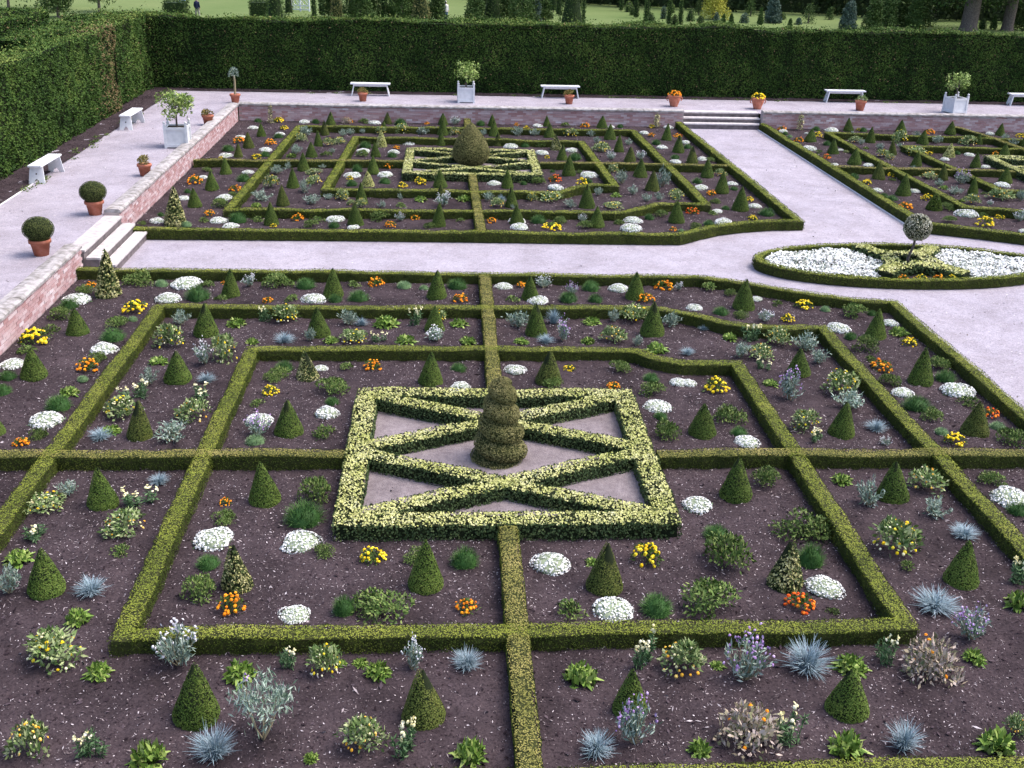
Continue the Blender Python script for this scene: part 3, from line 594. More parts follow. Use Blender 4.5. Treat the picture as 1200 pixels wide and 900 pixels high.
PLANTS = [
('O',-8.37,8.36,0.25,0.12,'orange marigold clump just behind a leafy clump, outer back left bed, near parterre'),
('O',-5.66,8.62,0.13,0.07,'orange marigold clump just left of a white-flowered bush, outer back left bed, near parterre'),
('O',-4.53,7.45,0.23,0.12,'orange marigold clump just left of a small plant, outer back left bed, near parterre'),
('O',-7.09,3.71,0.39,0.19,'orange marigold clump just behind a pale mound, outer back left bed, near parterre'),
('O',-7.2,0.75,0.25,0.12,'leftmost orange marigold clump of the outer back left bed, near parterre'),
('O',-2.38,8.59,0.37,0.18,'sixth from left orange marigold clump of the outer back left bed, near parterre'),
('O',-0.56,7.56,0.33,0.16,'orange marigold clump just in front of a pale mound, outer back left bed, near parterre'),
('F',-7.44,8.54,0.56,0.28,'spreading leafy green clump just behind a tall speckled cone, outer back left bed, near parterre'),
('F',-4.47,8.47,0.6,0.3,'spreading leafy green clump just right of a white-flowered bush, outer back left bed, near parterre'),
('F',-8.41,6.36,0.43,0.22,'spreading leafy green clump just behind a yew cone, outer back left bed, near parterre'),
('F',-8.38,7.96,0.35,0.17,'spreading leafy green clump just in front of orange marigolds, outer back left bed, near parterre'),
('F',-7.14,5.89,0.43,0.21,'fifth from left spreading leafy green clump of the outer back left bed, near parterre'),
('F',-7.07,4.15,0.32,0.16,'spreading leafy green clump just behind a pale mound, outer back left bed, near parterre'),
('F',-7.05,1.01,0.3,0.15,'leftmost spreading leafy green clump of the outer back left bed, near parterre'),
('g',-6.93,8.44,0.36,0.14,'pale green low mound just left of a white mound, outer back left bed, near parterre'),
('g',-6.97,6.25,0.24,0.1,'pale green low mound just behind a leafy clump, outer back left bed, near parterre'),
('g',-7.01,3.17,0.24,0.09,'pale green low mound just behind a primrose, outer back left bed, near parterre'),
('g',-1.77,8.46,0.4,0.16,'pale green low mound just left of a pale mound, outer back left bed, near parterre'),
('g',-1.34,8.34,0.27,0.11,'pale green low mound just right of a pale mound, outer back left bed, near parterre'),
('W',-6.43,8.5,0.65,0.2,'white alyssum mound just right of a pale mound, outer back left bed, near parterre'),
('W',-8.4,7.44,0.59,0.18,'white alyssum mound just left of a tall speckled cone, outer back left bed, near parterre'),
('W',-6.58,7.52,0.54,0.16,'white alyssum mound just behind yellow marigolds, outer back left bed, near parterre'),
('W',-3.61,7.54,0.52,0.16,'rightmost white alyssum mound of the outer back left bed, near parterre'),
('W',-7.08,4.63,0.53,0.16,'fourth from left white alyssum mound of the outer back left bed, near parterre'),
('W',-8.43,3.87,0.43,0.13,'leftmost white alyssum mound of the outer back left bed, near parterre'),
('W',-7.09,1.56,0.56,0.17,'white alyssum mound just right of a yew cone, outer back left bed, near parterre'),
('f',-5.97,8.44,0.3,0.13,'third from left small leafy green plant of the outer back left bed, near parterre'),
('f',-5.5,7.49,0.26,0.12,'fourth from left small leafy green plant of the outer back left bed, near parterre'),
('f',-4.04,7.48,0.29,0.13,'small leafy green plant just right of orange marigolds, outer back left bed, near parterre'),
('f',-8.32,5.57,0.31,0.14,'small leafy green plant just behind yellow marigolds, outer back left bed, near parterre'),
('f',-8.41,4.54,0.3,0.13,'small leafy green plant just in front of yellow marigolds, outer back left bed, near parterre'),
('f',-2.85,8.5,0.27,0.12,'rightmost small leafy green plant of the outer back left bed, near parterre'),
('C',-5.36,7.82,0.38,0.59,'fourth from left clipped green yew cone of the outer back left bed, near parterre'),
('C',-3.23,7.85,0.42,0.61,'fifth from left clipped green yew cone of the outer back left bed, near parterre'),
('C',-7.8,5.52,0.42,0.52,'clipped green yew cone just right of yellow marigolds, outer back left bed, near parterre'),
('C',-7.89,3.38,0.46,0.53,'second from left clipped green yew cone of the outer back left bed, near parterre'),
('C',-7.74,1.12,0.38,0.42,'clipped green yew cone just left of a white mound, outer back left bed, near parterre'),
('C',-1.06,7.77,0.43,0.6,'rightmost clipped green yew cone of the outer back left bed, near parterre'),
('SW',-5.07,8.43,0.39,0.27,'silvery bush with white flowers, only one in outer back left bed, near parterre'),
('G',-3.87,8.41,0.51,0.23,'dense green grassy mound just right of a leafy clump, outer back left bed, near parterre'),
('G',-8.42,7.0,0.44,0.2,'fourth from left dense green grassy mound of the outer back left bed, near parterre'),
('G',-5.99,7.61,0.6,0.27,'sixth from left dense green grassy mound of the outer back left bed, near parterre'),
('G',-3.16,7.52,0.35,0.16,'eighth from left dense green grassy mound of the outer back left bed, near parterre'),
('G',-7.06,5.21,0.52,0.23,'fifth from left dense green grassy mound of the outer back left bed, near parterre'),
('G',-8.3,3.3,0.35,0.16,'second from left dense green grassy mound of the outer back left bed, near parterre'),
('G',-8.18,2.7,0.36,0.16,'leftmost dense green grassy mound of the outer back left bed, near parterre'),
('G',-7.06,2.07,0.49,0.22,'dense green grassy mound just in front of a primrose, outer back left bed, near parterre'),
('G',-0.62,8.48,0.49,0.22,'rightmost dense green grassy mound of the outer back left bed, near parterre'),
('G',-2.68,7.59,0.53,0.24,'ninth from left dense green grassy mound of the outer back left bed, near parterre'),
('N',-7.08,6.81,0.47,0.24,'yellow marigold clump just behind a pale mound, outer back left bed, near parterre'),
('N',-8.44,5.05,0.53,0.27,'yellow marigold clump just behind a small plant, outer back left bed, near parterre'),
('P',-7.07,2.64,0.32,0.14,'light green primrose rosette, only one in the outer back left bed of the near parterre'),
('T',-7.86,7.79,0.52,1.0,'tall cream speckled holly cone, only one in outer back left bed, near parterre'),
('S',-6.0,6.05,0.46,0.3,'third from left silvery grey leafy bush of the middle back left bed, near parterre'),
('S',-5.86,3.07,0.33,0.31,'leftmost silvery grey leafy bush of the middle back left bed, near parterre'),
('S',-4.99,0.87,0.63,0.29,'silvery grey leafy bush just right of a yew cone, middle back left bed, near parterre'),
('S',-3.41,5.17,0.26,0.27,'fourth from left silvery grey leafy bush of the middle back left bed, near parterre'),
('S',-2.77,6.1,0.44,0.29,'silvery grey leafy bush just behind a yew cone, middle back left bed, near parterre'),
('C',-5.41,5.5,0.45,0.61,'clipped green yew cone just behind a yellow-flowered bush, middle back left bed, near parterre'),
('C',-3.28,5.51,0.47,0.58,'clipped green yew cone just behind a silver bush, middle back left bed, near parterre'),
('C',-5.44,3.25,0.46,0.56,'second from left clipped green yew cone of the middle back left bed, near parterre'),
('C',-5.52,1.02,0.38,0.61,'clipped green yew cone just left of a silver bush, middle back left bed, near parterre'),
('C',-1.08,5.78,0.38,0.52,'rightmost clipped green yew cone of the middle back left bed, near parterre'),
('P',-4.94,6.03,0.35,0.16,'third from left light green primrose rosette of the middle back left bed, near parterre'),
('P',-5.94,4.02,0.32,0.14,'second from left light green primrose rosette of the middle back left bed, near parterre'),
('P',-5.98,1.16,0.28,0.12,'light green primrose rosette just behind a blue tuft, middle back left bed, near parterre'),
('P',-4.48,5.04,0.24,0.11,'fourth from left light green primrose rosette of the middle back left bed, near parterre'),
('P',-3.01,5.1,0.26,0.12,'fifth from left light green primrose rosette of the middle back left bed, near parterre'),
('P',-2.03,6.01,0.47,0.21,'sixth from left light green primrose rosette of the middle back left bed, near parterre'),
('P',-0.6,6.05,0.32,0.14,'eighth from left light green primrose rosette of the middle back left bed, near parterre'),
('P',-1.6,5.11,0.37,0.17,'seventh from left light green primrose rosette of the middle back left bed, near parterre'),
('P',-0.44,5.11,0.3,0.13,'light green primrose rosette just right of a white-flowered bush, middle back left bed, near parterre'),
('D',-4.43,6.25,0.25,0.38,'third from left cream snapdragon plant of the middle back left bed, near parterre'),
('D',-5.98,2.44,0.41,0.31,'cream snapdragon plant just behind a yellow-flowered bush, middle back left bed, near parterre'),
('D',-4.87,2.43,0.37,0.24,'cream snapdragon plant just behind an orange-flowered bush, middle back left bed, near parterre'),
('D',-1.44,6.16,0.33,0.37,'rightmost cream snapdragon plant of the middle back left bed, near parterre'),
('D',-2.11,5.14,0.27,0.22,'cream snapdragon plant just in front of a primrose, middle back left bed, near parterre'),
('M',-4.04,6.27,0.52,0.32,'fourth from left bushy plant with yellow flowers of the middle back left bed, near parterre'),
('M',-5.93,4.86,0.51,0.39,'second from left bushy plant with yellow flowers of the middle back left bed, near parterre'),
('M',-4.83,4.23,0.48,0.47,'third from left bushy plant with yellow flowers of the middle back left bed, near parterre'),
('M',-6.01,1.82,0.53,0.32,'leftmost bushy plant with yellow flowers of the middle back left bed, near parterre'),
('M',-1.02,6.33,0.34,0.22,'rightmost bushy plant with yellow flowers of the middle back left bed, near parterre'),
('M',-2.61,5.19,0.5,0.24,'fifth from left bushy plant with yellow flowers of the middle back left bed, near parterre'),
('SW',-5.12,4.0,0.42,0.36,'silvery bush with white flowers just behind a yew cone, middle back left bed, near parterre'),
('SW',-1.02,5.2,0.47,0.26,'silvery bush with white flowers just left of a primrose, middle back left bed, near parterre'),
('B',-4.95,3.19,0.31,0.17,'second from left blue fescue grass tuft of the middle back left bed, near parterre'),
('B',-6.1,0.97,0.32,0.17,'blue fescue grass tuft just in front of a primrose, middle back left bed, near parterre'),
('B',-3.89,5.15,0.37,0.2,'third from left blue fescue grass tuft of the middle back left bed, near parterre'),
('B',-2.52,6.05,0.3,0.17,'blue fescue grass tuft just behind a yellow-flowered bush, middle back left bed, near parterre'),
('MO',-4.85,1.7,0.49,0.33,'bushy plant with orange flowers, only one in middle back left bed, near parterre'),
('F',-3.84,3.19,0.29,0.14,'leftmost spreading leafy green clump of the inner back left bed, near parterre'),
('F',-3.73,3.44,0.34,0.17,'spreading leafy green clump just behind a leafy clump, inner back left bed, near parterre'),
('F',-2.78,2.73,0.52,0.26,'spreading leafy green clump just behind a grassy mound, inner back left bed, near parterre'),
('G',-3.7,3.74,0.39,0.18,'dense green grassy mound just behind a leafy clump, inner back left bed, near parterre'),
('G',-2.72,2.29,0.28,0.12,'dense green grassy mound just right of yellow marigolds, inner back left bed, near parterre'),
('G',-0.63,3.74,0.33,0.15,'rightmost dense green grassy mound of the inner back left bed, near parterre'),
('V',-3.24,3.34,0.38,0.5,'speckled variegated cone bush, only one in the inner back left bed of the near parterre'),
('W',-3.07,3.77,0.27,0.08,'white alyssum mound just behind a variegated cone, inner back left bed, near parterre'),
('W',-3.79,1.54,0.47,0.14,'white alyssum mound just behind a purple-flowered bush, inner back left bed, near parterre'),
('W',-2.77,1.85,0.43,0.13,'white alyssum mound just behind a small plant, inner back left bed, near parterre'),
('W',-0.61,2.96,0.36,0.11,'white alyssum mound just right of a yew cone, inner back left bed, near parterre'),
('N',-3.78,2.65,0.3,0.15,'yellow marigold clump, only one in the inner back left bed of the near parterre'),
('C',-3.28,1.15,0.45,0.58,'clipped green yew cone just right of a purple-flowered bush, inner back left bed, near parterre'),
('C',-1.12,3.16,0.43,0.58,'clipped green yew cone just left of a white mound, inner back left bed, near parterre'),
('SP',-3.75,1.06,0.43,0.32,'grey bush with purple flowers, only one in inner back left bed, near parterre'),
('g',-3.74,0.8,0.38,0.15,'pale green low mound, only one in the inner back left bed of the near parterre'),
('f',-2.72,1.08,0.35,0.16,'small leafy green plant just right of a yew cone, inner back left bed, near parterre'),
('f',-3.93,2.21,0.23,0.1,'small leafy green plant just in front of yellow marigolds, inner back left bed, near parterre'),
('f',-2.61,3.8,0.25,0.11,'small leafy green plant just left of orange marigolds, inner back left bed, near parterre'),
('O',-2.15,3.79,0.32,0.16,'orange marigold clump, only one in the inner back left bed of the near parterre'),
('C',-5.47,-1.1,0.41,0.57,'second from left clipped green yew cone of the middle front left bed, near parterre'),
('C',-5.54,-3.19,0.43,0.59,'clipped green yew cone just left of a blue tuft, middle front left bed, near parterre'),
('C',-3.33,-5.47,0.45,0.66,'clipped green yew cone just behind a blue tuft, middle front left bed, near parterre'),
('C',-1.05,-5.53,0.44,0.62,'clipped green yew cone just right of an orange-flowered bush, middle front left bed, near parterre'),
('S',-6.01,-0.85,0.32,0.21,'silvery grey leafy bush just behind a yellow-flowered bush, middle front left bed, near parterre'),
('S',-5.94,-3.24,0.32,0.38,'silvery grey leafy bush just in front of a primrose, middle front left bed, near parterre'),
('M',-6.23,-1.17,0.52,0.18,'bushy plant with yellow flowers just behind a snapdragon, middle front left bed, near parterre'),
('M',-5.04,-4.52,0.56,0.32,'leftmost bushy plant with yellow flowers of the middle front left bed, near parterre'),
('M',-2.13,-4.78,0.36,0.33,'bushy plant with yellow flowers just right of a snapdragon, middle front left bed, near parterre'),
('B',-4.87,-0.49,0.29,0.16,'second from left blue fescue grass tuft of the middle front left bed, near parterre'),
('B',-5.0,-3.26,0.36,0.2,'blue fescue grass tuft just right of a yew cone, middle front left bed, near parterre'),
('B',-3.04,-6.05,0.39,0.37,'blue fescue grass tuft just left of a leggy bush, middle front left bed, near parterre'),
('B',-0.61,-4.73,0.33,0.21,'blue fescue grass tuft just right of a white-flowered bush, middle front left bed, near parterre'),
('D',-4.96,-1.1,0.4,0.22,'cream snapdragon plant just behind an orange-flowered bush, middle front left bed, near parterre'),
('D',-6.06,-2.0,0.32,0.26,'cream snapdragon plant just behind a primrose, middle front left bed, near parterre'),
('D',-2.52,-4.69,0.21,0.3,'cream snapdragon plant just left of a yellow-flowered bush, middle front left bed, near parterre'),
('D',-4.22,-6.01,0.28,0.31,'cream snapdragon plant just left of a yew cone, middle front left bed, near parterre'),
('D',-1.23,-6.04,0.27,0.38,'rightmost cream snapdragon plant of the middle front left bed, near parterre'),
('MO',-4.99,-1.82,0.47,0.29,'bushy plant with orange flowers just behind a small plant, middle front left bed, near parterre'),
('MO',-4.78,-5.97,0.36,0.35,'leftmost bushy plant with orange flowers of the middle front left bed, near parterre'),
('MO',-1.63,-5.93,0.42,0.31,'rightmost bushy plant with orange flowers of the middle front left bed, near parterre'),
('f',-4.91,-2.34,0.24,0.11,'small leafy green plant, only one in the middle front left bed of the near parterre'),
('P',-6.08,-2.56,0.32,0.17,'light green primrose rosette just in front of a snapdragon, middle front left bed, near parterre'),
('P',-4.99,-3.83,0.28,0.16,'light green primrose rosette just behind a yellow-flowered bush, middle front left bed, near parterre'),
('P',-4.48,-4.8,0.25,0.2,'third from left light green primrose rosette of the middle front left bed, near parterre'),
('P',-2.99,-4.88,0.31,0.23,'light green primrose rosette just right of a white-flowered bush, middle front left bed, near parterre'),
('P',-3.64,-6.1,0.33,0.26,'fourth from left light green primrose rosette of the middle front left bed, near parterre'),
('P',-2.11,-6.14,0.13,0.22,'sixth from left light green primrose rosette of the middle front left bed, near parterre'),
('P',-1.75,-4.67,0.17,0.08,'eighth from left light green primrose rosette of the middle front left bed, near parterre'),
('P',-1.55,-4.86,0.25,0.29,'ninth from left light green primrose rosette of the middle front left bed, near parterre'),
('P',-0.6,-6.14,0.3,0.23,'rightmost light green primrose rosette of the middle front left bed, near parterre'),
('P',-1.96,-4.66,0.12,0.06,'seventh from left light green primrose rosette of the middle front left bed, near parterre'),
('SW',-3.68,-4.63,0.5,0.51,'silvery bush with white flowers just left of a primrose, middle front left bed, near parterre'),
('SW',-1.2,-4.76,0.29,0.45,'rightmost silvery bush with white flowers of the middle front left bed, near parterre'),
('L',-2.61,-5.84,0.52,0.8,'leggy silver bush with bare stems, only one in middle front left bed, near parterre'),
('C',-3.32,-1.02,0.44,0.61,'clipped green yew cone just right of orange marigolds, inner front left bed, near parterre'),
('C',-1.08,-3.15,0.43,0.64,'rightmost clipped green yew cone of the inner front left bed, near parterre'),
('F',-2.66,-0.94,0.44,0.3,'spreading leafy green clump just right of a yew cone, inner front left bed, near parterre'),
('F',-3.75,-3.31,0.38,0.3,'spreading leafy green clump just left of a variegated cone, inner front left bed, near parterre'),
('F',-3.78,-1.59,0.31,0.16,'spreading leafy green clump just in front of orange marigolds, inner front left bed, near parterre'),
('F',-2.38,-2.4,0.27,0.13,'spreading leafy green clump just left of yellow marigolds, inner front left bed, near parterre'),
('F',-1.21,-2.56,0.3,0.15,'spreading leafy green clump just right of yellow marigolds, inner front left bed, near parterre'),
('F',-1.56,-3.64,0.63,0.25,'fifth from left spreading leafy green clump of the inner front left bed, near parterre'),
('O',-3.84,-1.11,0.17,0.09,'orange marigold clump just behind a leafy clump, inner front left bed, near parterre'),
('O',-3.32,-3.61,0.34,0.19,'orange marigold clump just in front of a variegated cone, inner front left bed, near parterre'),
('O',-0.6,-3.66,0.25,0.14,'orange marigold clump just in front of a yew cone, inner front left bed, near parterre'),
('W',-3.81,-2.08,0.53,0.16,'white alyssum mound just behind a grassy mound, inner front left bed, near parterre'),
('W',-2.7,-2.13,0.52,0.16,'white alyssum mound just in front of a grassy mound, inner front left bed, near parterre'),
('W',-2.58,-3.73,0.39,0.12,'white alyssum mound just right of orange marigolds, inner front left bed, near parterre'),
('G',-3.76,-2.68,0.33,0.15,'dense green grassy mound just left of a variegated cone, inner front left bed, near parterre'),
('G',-2.72,-1.56,0.61,0.28,'dense green grassy mound just behind a white mound, inner front left bed, near parterre'),
('G',-0.6,-2.67,0.39,0.26,'dense green grassy mound just behind a yew cone, inner front left bed, near parterre'),
('G',-2.01,-3.7,0.31,0.24,'dense green grassy mound just left of a yew cone, inner front left bed, near parterre'),
('V',-3.33,-3.12,0.35,0.59,'speckled variegated cone bush, only one in the inner front left bed of the near parterre'),
('N',-1.75,-2.52,0.32,0.15,'yellow marigold clump, only one in the inner front left bed of the near parterre'),
('W',0.39,8.53,0.42,0.13,'leftmost white alyssum mound of the outer back right bed, near parterre'),
('W',2.89,8.41,0.47,0.14,'white alyssum mound just behind orange marigolds, outer back right bed, near parterre'),
('W',1.08,7.6,0.48,0.14,'white alyssum mound just in front of a yew cone, outer back right bed, near parterre'),
('W',5.8,7.79,0.25,0.08,'fifth from left white alyssum mound of the outer back right bed, near parterre'),
('W',8.17,6.28,0.34,0.1,'white alyssum mound just behind a primrose, outer back right bed, near parterre'),
('W',4.32,7.18,0.39,0.12,'white alyssum mound just left of a leafy clump, outer back right bed, near parterre'),
('W',6.98,5.96,0.46,0.14,'sixth from left white alyssum mound of the outer back right bed, near parterre'),
('W',8.08,2.78,0.61,0.18,'rightmost white alyssum mound of the outer back right bed, near parterre'),
('W',7.05,2.72,0.41,0.12,'eighth from left white alyssum mound of the outer back right bed, near parterre'),
('O',0.78,8.57,0.22,0.11,'leftmost orange marigold clump of the outer back right bed, near parterre'),
('O',3.9,8.51,0.41,0.2,'orange marigold clump just left of a small plant, outer back right bed, near parterre'),
('O',3.37,7.6,0.36,0.18,'orange marigold clump just in front of a yew cone, outer back right bed, near parterre'),
('O',7.09,3.84,0.41,0.21,'orange marigold clump just in front of a small plant, outer back right bed, near parterre'),
('C',0.92,7.78,0.36,0.54,'clipped green yew cone just behind a white mound, outer back right bed, near parterre'),
('C',3.17,7.83,0.42,0.59,'clipped green yew cone just behind orange marigolds, outer back right bed, near parterre'),
('C',5.37,7.21,0.47,0.63,'third from left clipped green yew cone of the outer back right bed, near parterre'),
('C',7.59,5.53,0.41,0.62,'clipped green yew cone just left of a primrose, outer back right bed, near parterre'),
('C',7.57,3.22,0.43,0.65,'clipped green yew cone just right of a leafy clump, outer back right bed, near parterre'),
('C',7.62,1.12,0.45,0.57,'clipped green yew cone just left of a pale mound, outer back right bed, near parterre'),
('SW',1.27,8.52,0.37,0.26,'silvery bush with white flowers just behind a yew cone, outer back right bed, near parterre'),
('SW',4.22,8.4,0.25,0.18,'rightmost silvery bush with white flowers of the outer back right bed, near parterre'),
('G',2.29,8.4,0.48,0.22,'dense green grassy mound just right of a purple-flowered bush, outer back right bed, near parterre'),
('G',1.72,7.65,0.45,0.2,'dense green grassy mound just left of a grassy mound, outer back right bed, near parterre'),
('G',2.29,7.6,0.39,0.18,'dense green grassy mound just right of a grassy mound, outer back right bed, near parterre'),
('G',8.0,6.87,0.24,0.11,'dense green grassy mound just right of a pale mound, outer back right bed, near parterre'),
('G',4.81,6.87,0.39,0.17,'dense green grassy mound just left of a leafy clump, outer back right bed, near parterre'),
('G',7.07,5.46,0.31,0.14,'fifth from left dense green grassy mound of the outer back right bed, near parterre'),
('G',8.07,3.32,0.44,0.2,'rightmost dense green grassy mound of the outer back right bed, near parterre'),
('G',7.06,2.11,0.54,0.24,'seventh from left dense green grassy mound of the outer back right bed, near parterre'),
('SP',1.84,8.11,0.31,0.23,'grey bush with purple flowers, only one in outer back right bed, near parterre'),
('f',0.55,7.56,0.27,0.12,'small leafy green plant just left of a yew cone, outer back right bed, near parterre'),
('f',4.88,8.45,0.35,0.16,'small leafy green plant just right of a white-flowered bush, outer back right bed, near parterre'),
('f',6.14,7.42,0.24,0.11,'small leafy green plant just right of a yew cone, outer back right bed, near parterre'),
('f',7.02,4.27,0.22,0.1,'small leafy green plant just behind orange marigolds, outer back right bed, near parterre'),
('f',8.02,2.27,0.32,0.14,'small leafy green plant just behind red marigolds, outer back right bed, near parterre'),
('F',5.3,8.04,0.28,0.14,'leftmost spreading leafy green clump of the outer back right bed, near parterre'),
('F',7.6,6.83,0.51,0.25,'third from left spreading leafy green clump of the outer back right bed, near parterre'),
('F',5.19,6.67,0.3,0.15,'spreading leafy green clump just right of a grassy mound, outer back right bed, near parterre'),
('F',7.11,4.8,0.47,0.3,'spreading leafy green clump just behind a small plant, outer back right bed, near parterre'),
('F',8.19,3.88,0.4,0.2,'sixth from left spreading leafy green clump of the outer back right bed, near parterre'),
('F',6.98,3.14,0.36,0.18,'spreading leafy green clump just left of a yew cone, outer back right bed, near parterre'),
('F',7.16,1.68,0.36,0.18,'spreading leafy green clump just behind a pale mound, outer back right bed, near parterre'),
('F',8.12,0.8,0.5,0.24,'spreading leafy green clump just right of a yew cone, outer back right bed, near parterre'),
('N',6.69,7.31,0.38,0.19,'leftmost yellow marigold clump of the outer back right bed, near parterre'),
('N',8.1,5.11,0.31,0.16,'yellow marigold clump just in front of a primrose, outer back right bed, near parterre'),
('N',7.13,0.73,0.34,0.17,'yellow marigold clump just in front of a pale mound, outer back right bed, near parterre'),
('g',7.08,7.1,0.27,0.11,'pale green low mound just left of a grassy mound, outer back right bed, near parterre'),
('g',8.09,1.31,0.33,0.13,'pale green low mound just in front of red marigolds, outer back right bed, near parterre'),
('g',7.08,1.12,0.28,0.11,'pale green low mound just behind yellow marigolds, outer back right bed, near parterre'),
('P',8.12,5.7,0.38,0.17,'light green primrose rosette, only one in the outer back right bed of the near parterre'),
('R',8.17,1.74,0.29,0.14,'red orange marigold clump, only one in the outer back right bed of the near parterre'),
('S',0.56,6.03,0.56,0.33,'leftmost silvery grey leafy bush of the middle back right bed, near parterre'),
('S',2.49,6.32,0.29,0.25,'silvery grey leafy bush just left of a yellow-flowered bush, middle back right bed, near parterre'),
('S',3.64,6.13,0.49,0.3,'fourth from left silvery grey leafy bush of the middle back right bed, near parterre'),
('S',2.78,5.01,0.24,0.23,'third from left silvery grey leafy bush of the middle back right bed, near parterre'),
('S',5.97,4.8,0.63,0.36,'sixth from left silvery grey leafy bush of the middle back right bed, near parterre'),
('S',6.0,4.12,0.43,0.28,'silvery grey leafy bush just right of a yew cone, middle back right bed, near parterre'),
('S',4.61,4.42,0.4,0.32,'silvery grey leafy bush just left of an orange-flowered bush, middle back right bed, near parterre'),
('S',5.89,2.08,0.62,0.29,'rightmost silvery grey leafy bush of the middle back right bed, near parterre'),
('C',0.89,5.59,0.42,0.62,'leftmost clipped green yew cone of the middle back right bed, near parterre'),
('C',3.16,5.61,0.46,0.65,'clipped green yew cone just behind a silver bush, middle back right bed, near parterre'),
('C',5.48,3.61,0.44,0.49,'clipped green yew cone just left of a silver bush, middle back right bed, near parterre'),
('C',5.44,1.12,0.42,0.59,'clipped green yew cone just right of a yellow-flowered bush, middle back right bed, near parterre'),
('B',1.28,6.2,0.34,0.41,'blue fescue grass tuft just behind a yew cone, middle back right bed, near parterre'),
('B',1.04,5.14,0.32,0.18,'blue fescue grass tuft just left of a purple-flowered bush, middle back right bed, near parterre'),
('B',4.25,5.88,0.23,0.12,'fourth from left blue fescue grass tuft of the middle back right bed, near parterre'),
('B',3.64,4.51,0.27,0.15,'third from left blue fescue grass tuft of the middle back right bed, near parterre'),
('B',6.06,1.25,0.35,0.19,'blue fescue grass tuft just behind a white-flowered bush, middle back right bed, near parterre'),
('SP',1.36,5.23,0.41,0.37,'grey bush with purple flowers just left of a primrose, middle back right bed, near parterre'),
('SP',4.99,2.45,0.51,0.5,'rightmost grey bush with purple flowers of the middle back right bed, near parterre'),
('P',2.05,6.21,0.33,0.15,'third from left light green primrose rosette of the middle back right bed, near parterre'),
('P',0.57,5.11,0.27,0.12,'light green primrose rosette just left of a purple-flowered bush, middle back right bed, near parterre'),
('P',1.84,5.11,0.27,0.12,'light green primrose rosette just right of a purple-flowered bush, middle back right bed, near parterre'),
('P',3.08,4.7,0.4,0.18,'light green primrose rosette just right of an orange-flowered bush, middle back right bed, near parterre'),
('P',4.65,5.39,0.28,0.13,'light green primrose rosette just left of a snapdragon, middle back right bed, near parterre'),
('P',4.83,3.09,0.25,0.11,'light green primrose rosette just in front of a snapdragon, middle back right bed, near parterre'),
('M',2.94,6.38,0.52,0.33,'bushy plant with yellow flowers just behind a yew cone, middle back right bed, near parterre'),
('M',5.98,2.77,0.57,0.42,'rightmost bushy plant with yellow flowers of the middle back right bed, near parterre'),
('M',4.92,1.31,0.44,0.3,'bushy plant with yellow flowers just behind a snapdragon, middle back right bed, near parterre'),
('MO',2.34,5.21,0.49,0.28,'bushy plant with orange flowers just left of a primrose, middle back right bed, near parterre'),
('MO',5.49,5.11,0.44,0.32,'bushy plant with orange flowers just right of a snapdragon, middle back right bed, near parterre'),
('MO',4.97,4.37,0.45,0.27,'second from left bushy plant with orange flowers of the middle back right bed, near parterre'),
('SW',5.61,6.4,0.35,0.25,'silvery bush with white flowers just left of yellow marigolds, middle back right bed, near parterre'),
('SW',6.01,0.71,0.23,0.14,'silvery bush with white flowers just right of a snapdragon, middle back right bed, near parterre'),
('N',6.09,6.41,0.29,0.15,'yellow marigold clump, only one in the middle back right bed of the near parterre'),
('D',5.05,5.3,0.36,0.37,'cream snapdragon plant just right of a primrose, middle back right bed, near parterre'),
('D',4.91,3.82,0.26,0.21,'cream snapdragon plant just in front of an orange-flowered bush, middle back right bed, near parterre'),
('D',5.0,0.83,0.27,0.2,'cream snapdragon plant just in front of a yellow-flowered bush, middle back right bed, near parterre'),
('W',0.38,3.7,0.39,0.12,'white alyssum mound just left of a yew cone, inner back right bed, near parterre'),
('W',3.21,3.15,0.33,0.1,'white alyssum mound just left of a white mound, inner back right bed, near parterre'),
('W',2.65,2.1,0.5,0.15,'white alyssum mound just behind a grassy mound, inner back right bed, near parterre'),
('W',3.38,3.13,0.3,0.09,'white alyssum mound just right of a white mound, inner back right bed, near parterre'),
('W',3.83,0.77,0.41,0.12,'white alyssum mound just right of a yew cone, inner back right bed, near parterre'),
('C',0.93,3.21,0.46,0.58,'clipped green yew cone just behind a leafy clump, inner back right bed, near parterre'),
('C',3.2,1.11,0.44,0.54,'clipped green yew cone just left of a grassy mound, inner back right bed, near parterre'),
('N',1.35,3.8,0.22,0.11,'yellow marigold clump just behind a yew cone, inner back right bed, near parterre'),
('N',3.81,2.81,0.44,0.24,'yellow marigold clump just right of a leafy clump, inner back right bed, near parterre'),
('F',0.95,3.02,0.37,0.18,'leftmost spreading leafy green clump of the inner back right bed, near parterre'),
('F',2.24,3.71,0.38,0.19,'spreading leafy green clump just behind orange marigolds, inner back right bed, near parterre'),
('F',2.68,2.75,0.42,0.21,'third from left spreading leafy green clump of the inner back right bed, near parterre'),
('F',2.58,1.0,0.42,0.32,'spreading leafy green clump just left of a yew cone, inner back right bed, near parterre'),
('F',3.74,1.54,0.49,0.28,'rightmost spreading leafy green clump of the inner back right bed, near parterre'),
('G',2.75,3.3,0.33,0.15,'dense green grassy mound just left of a white mound, inner back right bed, near parterre'),
('G',2.64,1.7,0.26,0.12,'dense green grassy mound just behind a yew cone, inner back right bed, near parterre'),
('G',3.78,1.08,0.31,0.14,'dense green grassy mound just right of a yew cone, inner back right bed, near parterre'),
('O',2.04,2.99,0.25,0.12,'orange marigold clump, only one in the inner back right bed of the near parterre'),
('C',3.24,-0.94,0.46,0.64,'clipped green yew cone just behind a leafy clump, inner front right bed, near parterre'),
('C',1.08,-3.22,0.44,0.64,'clipped green yew cone just behind a white mound, inner front right bed, near parterre'),
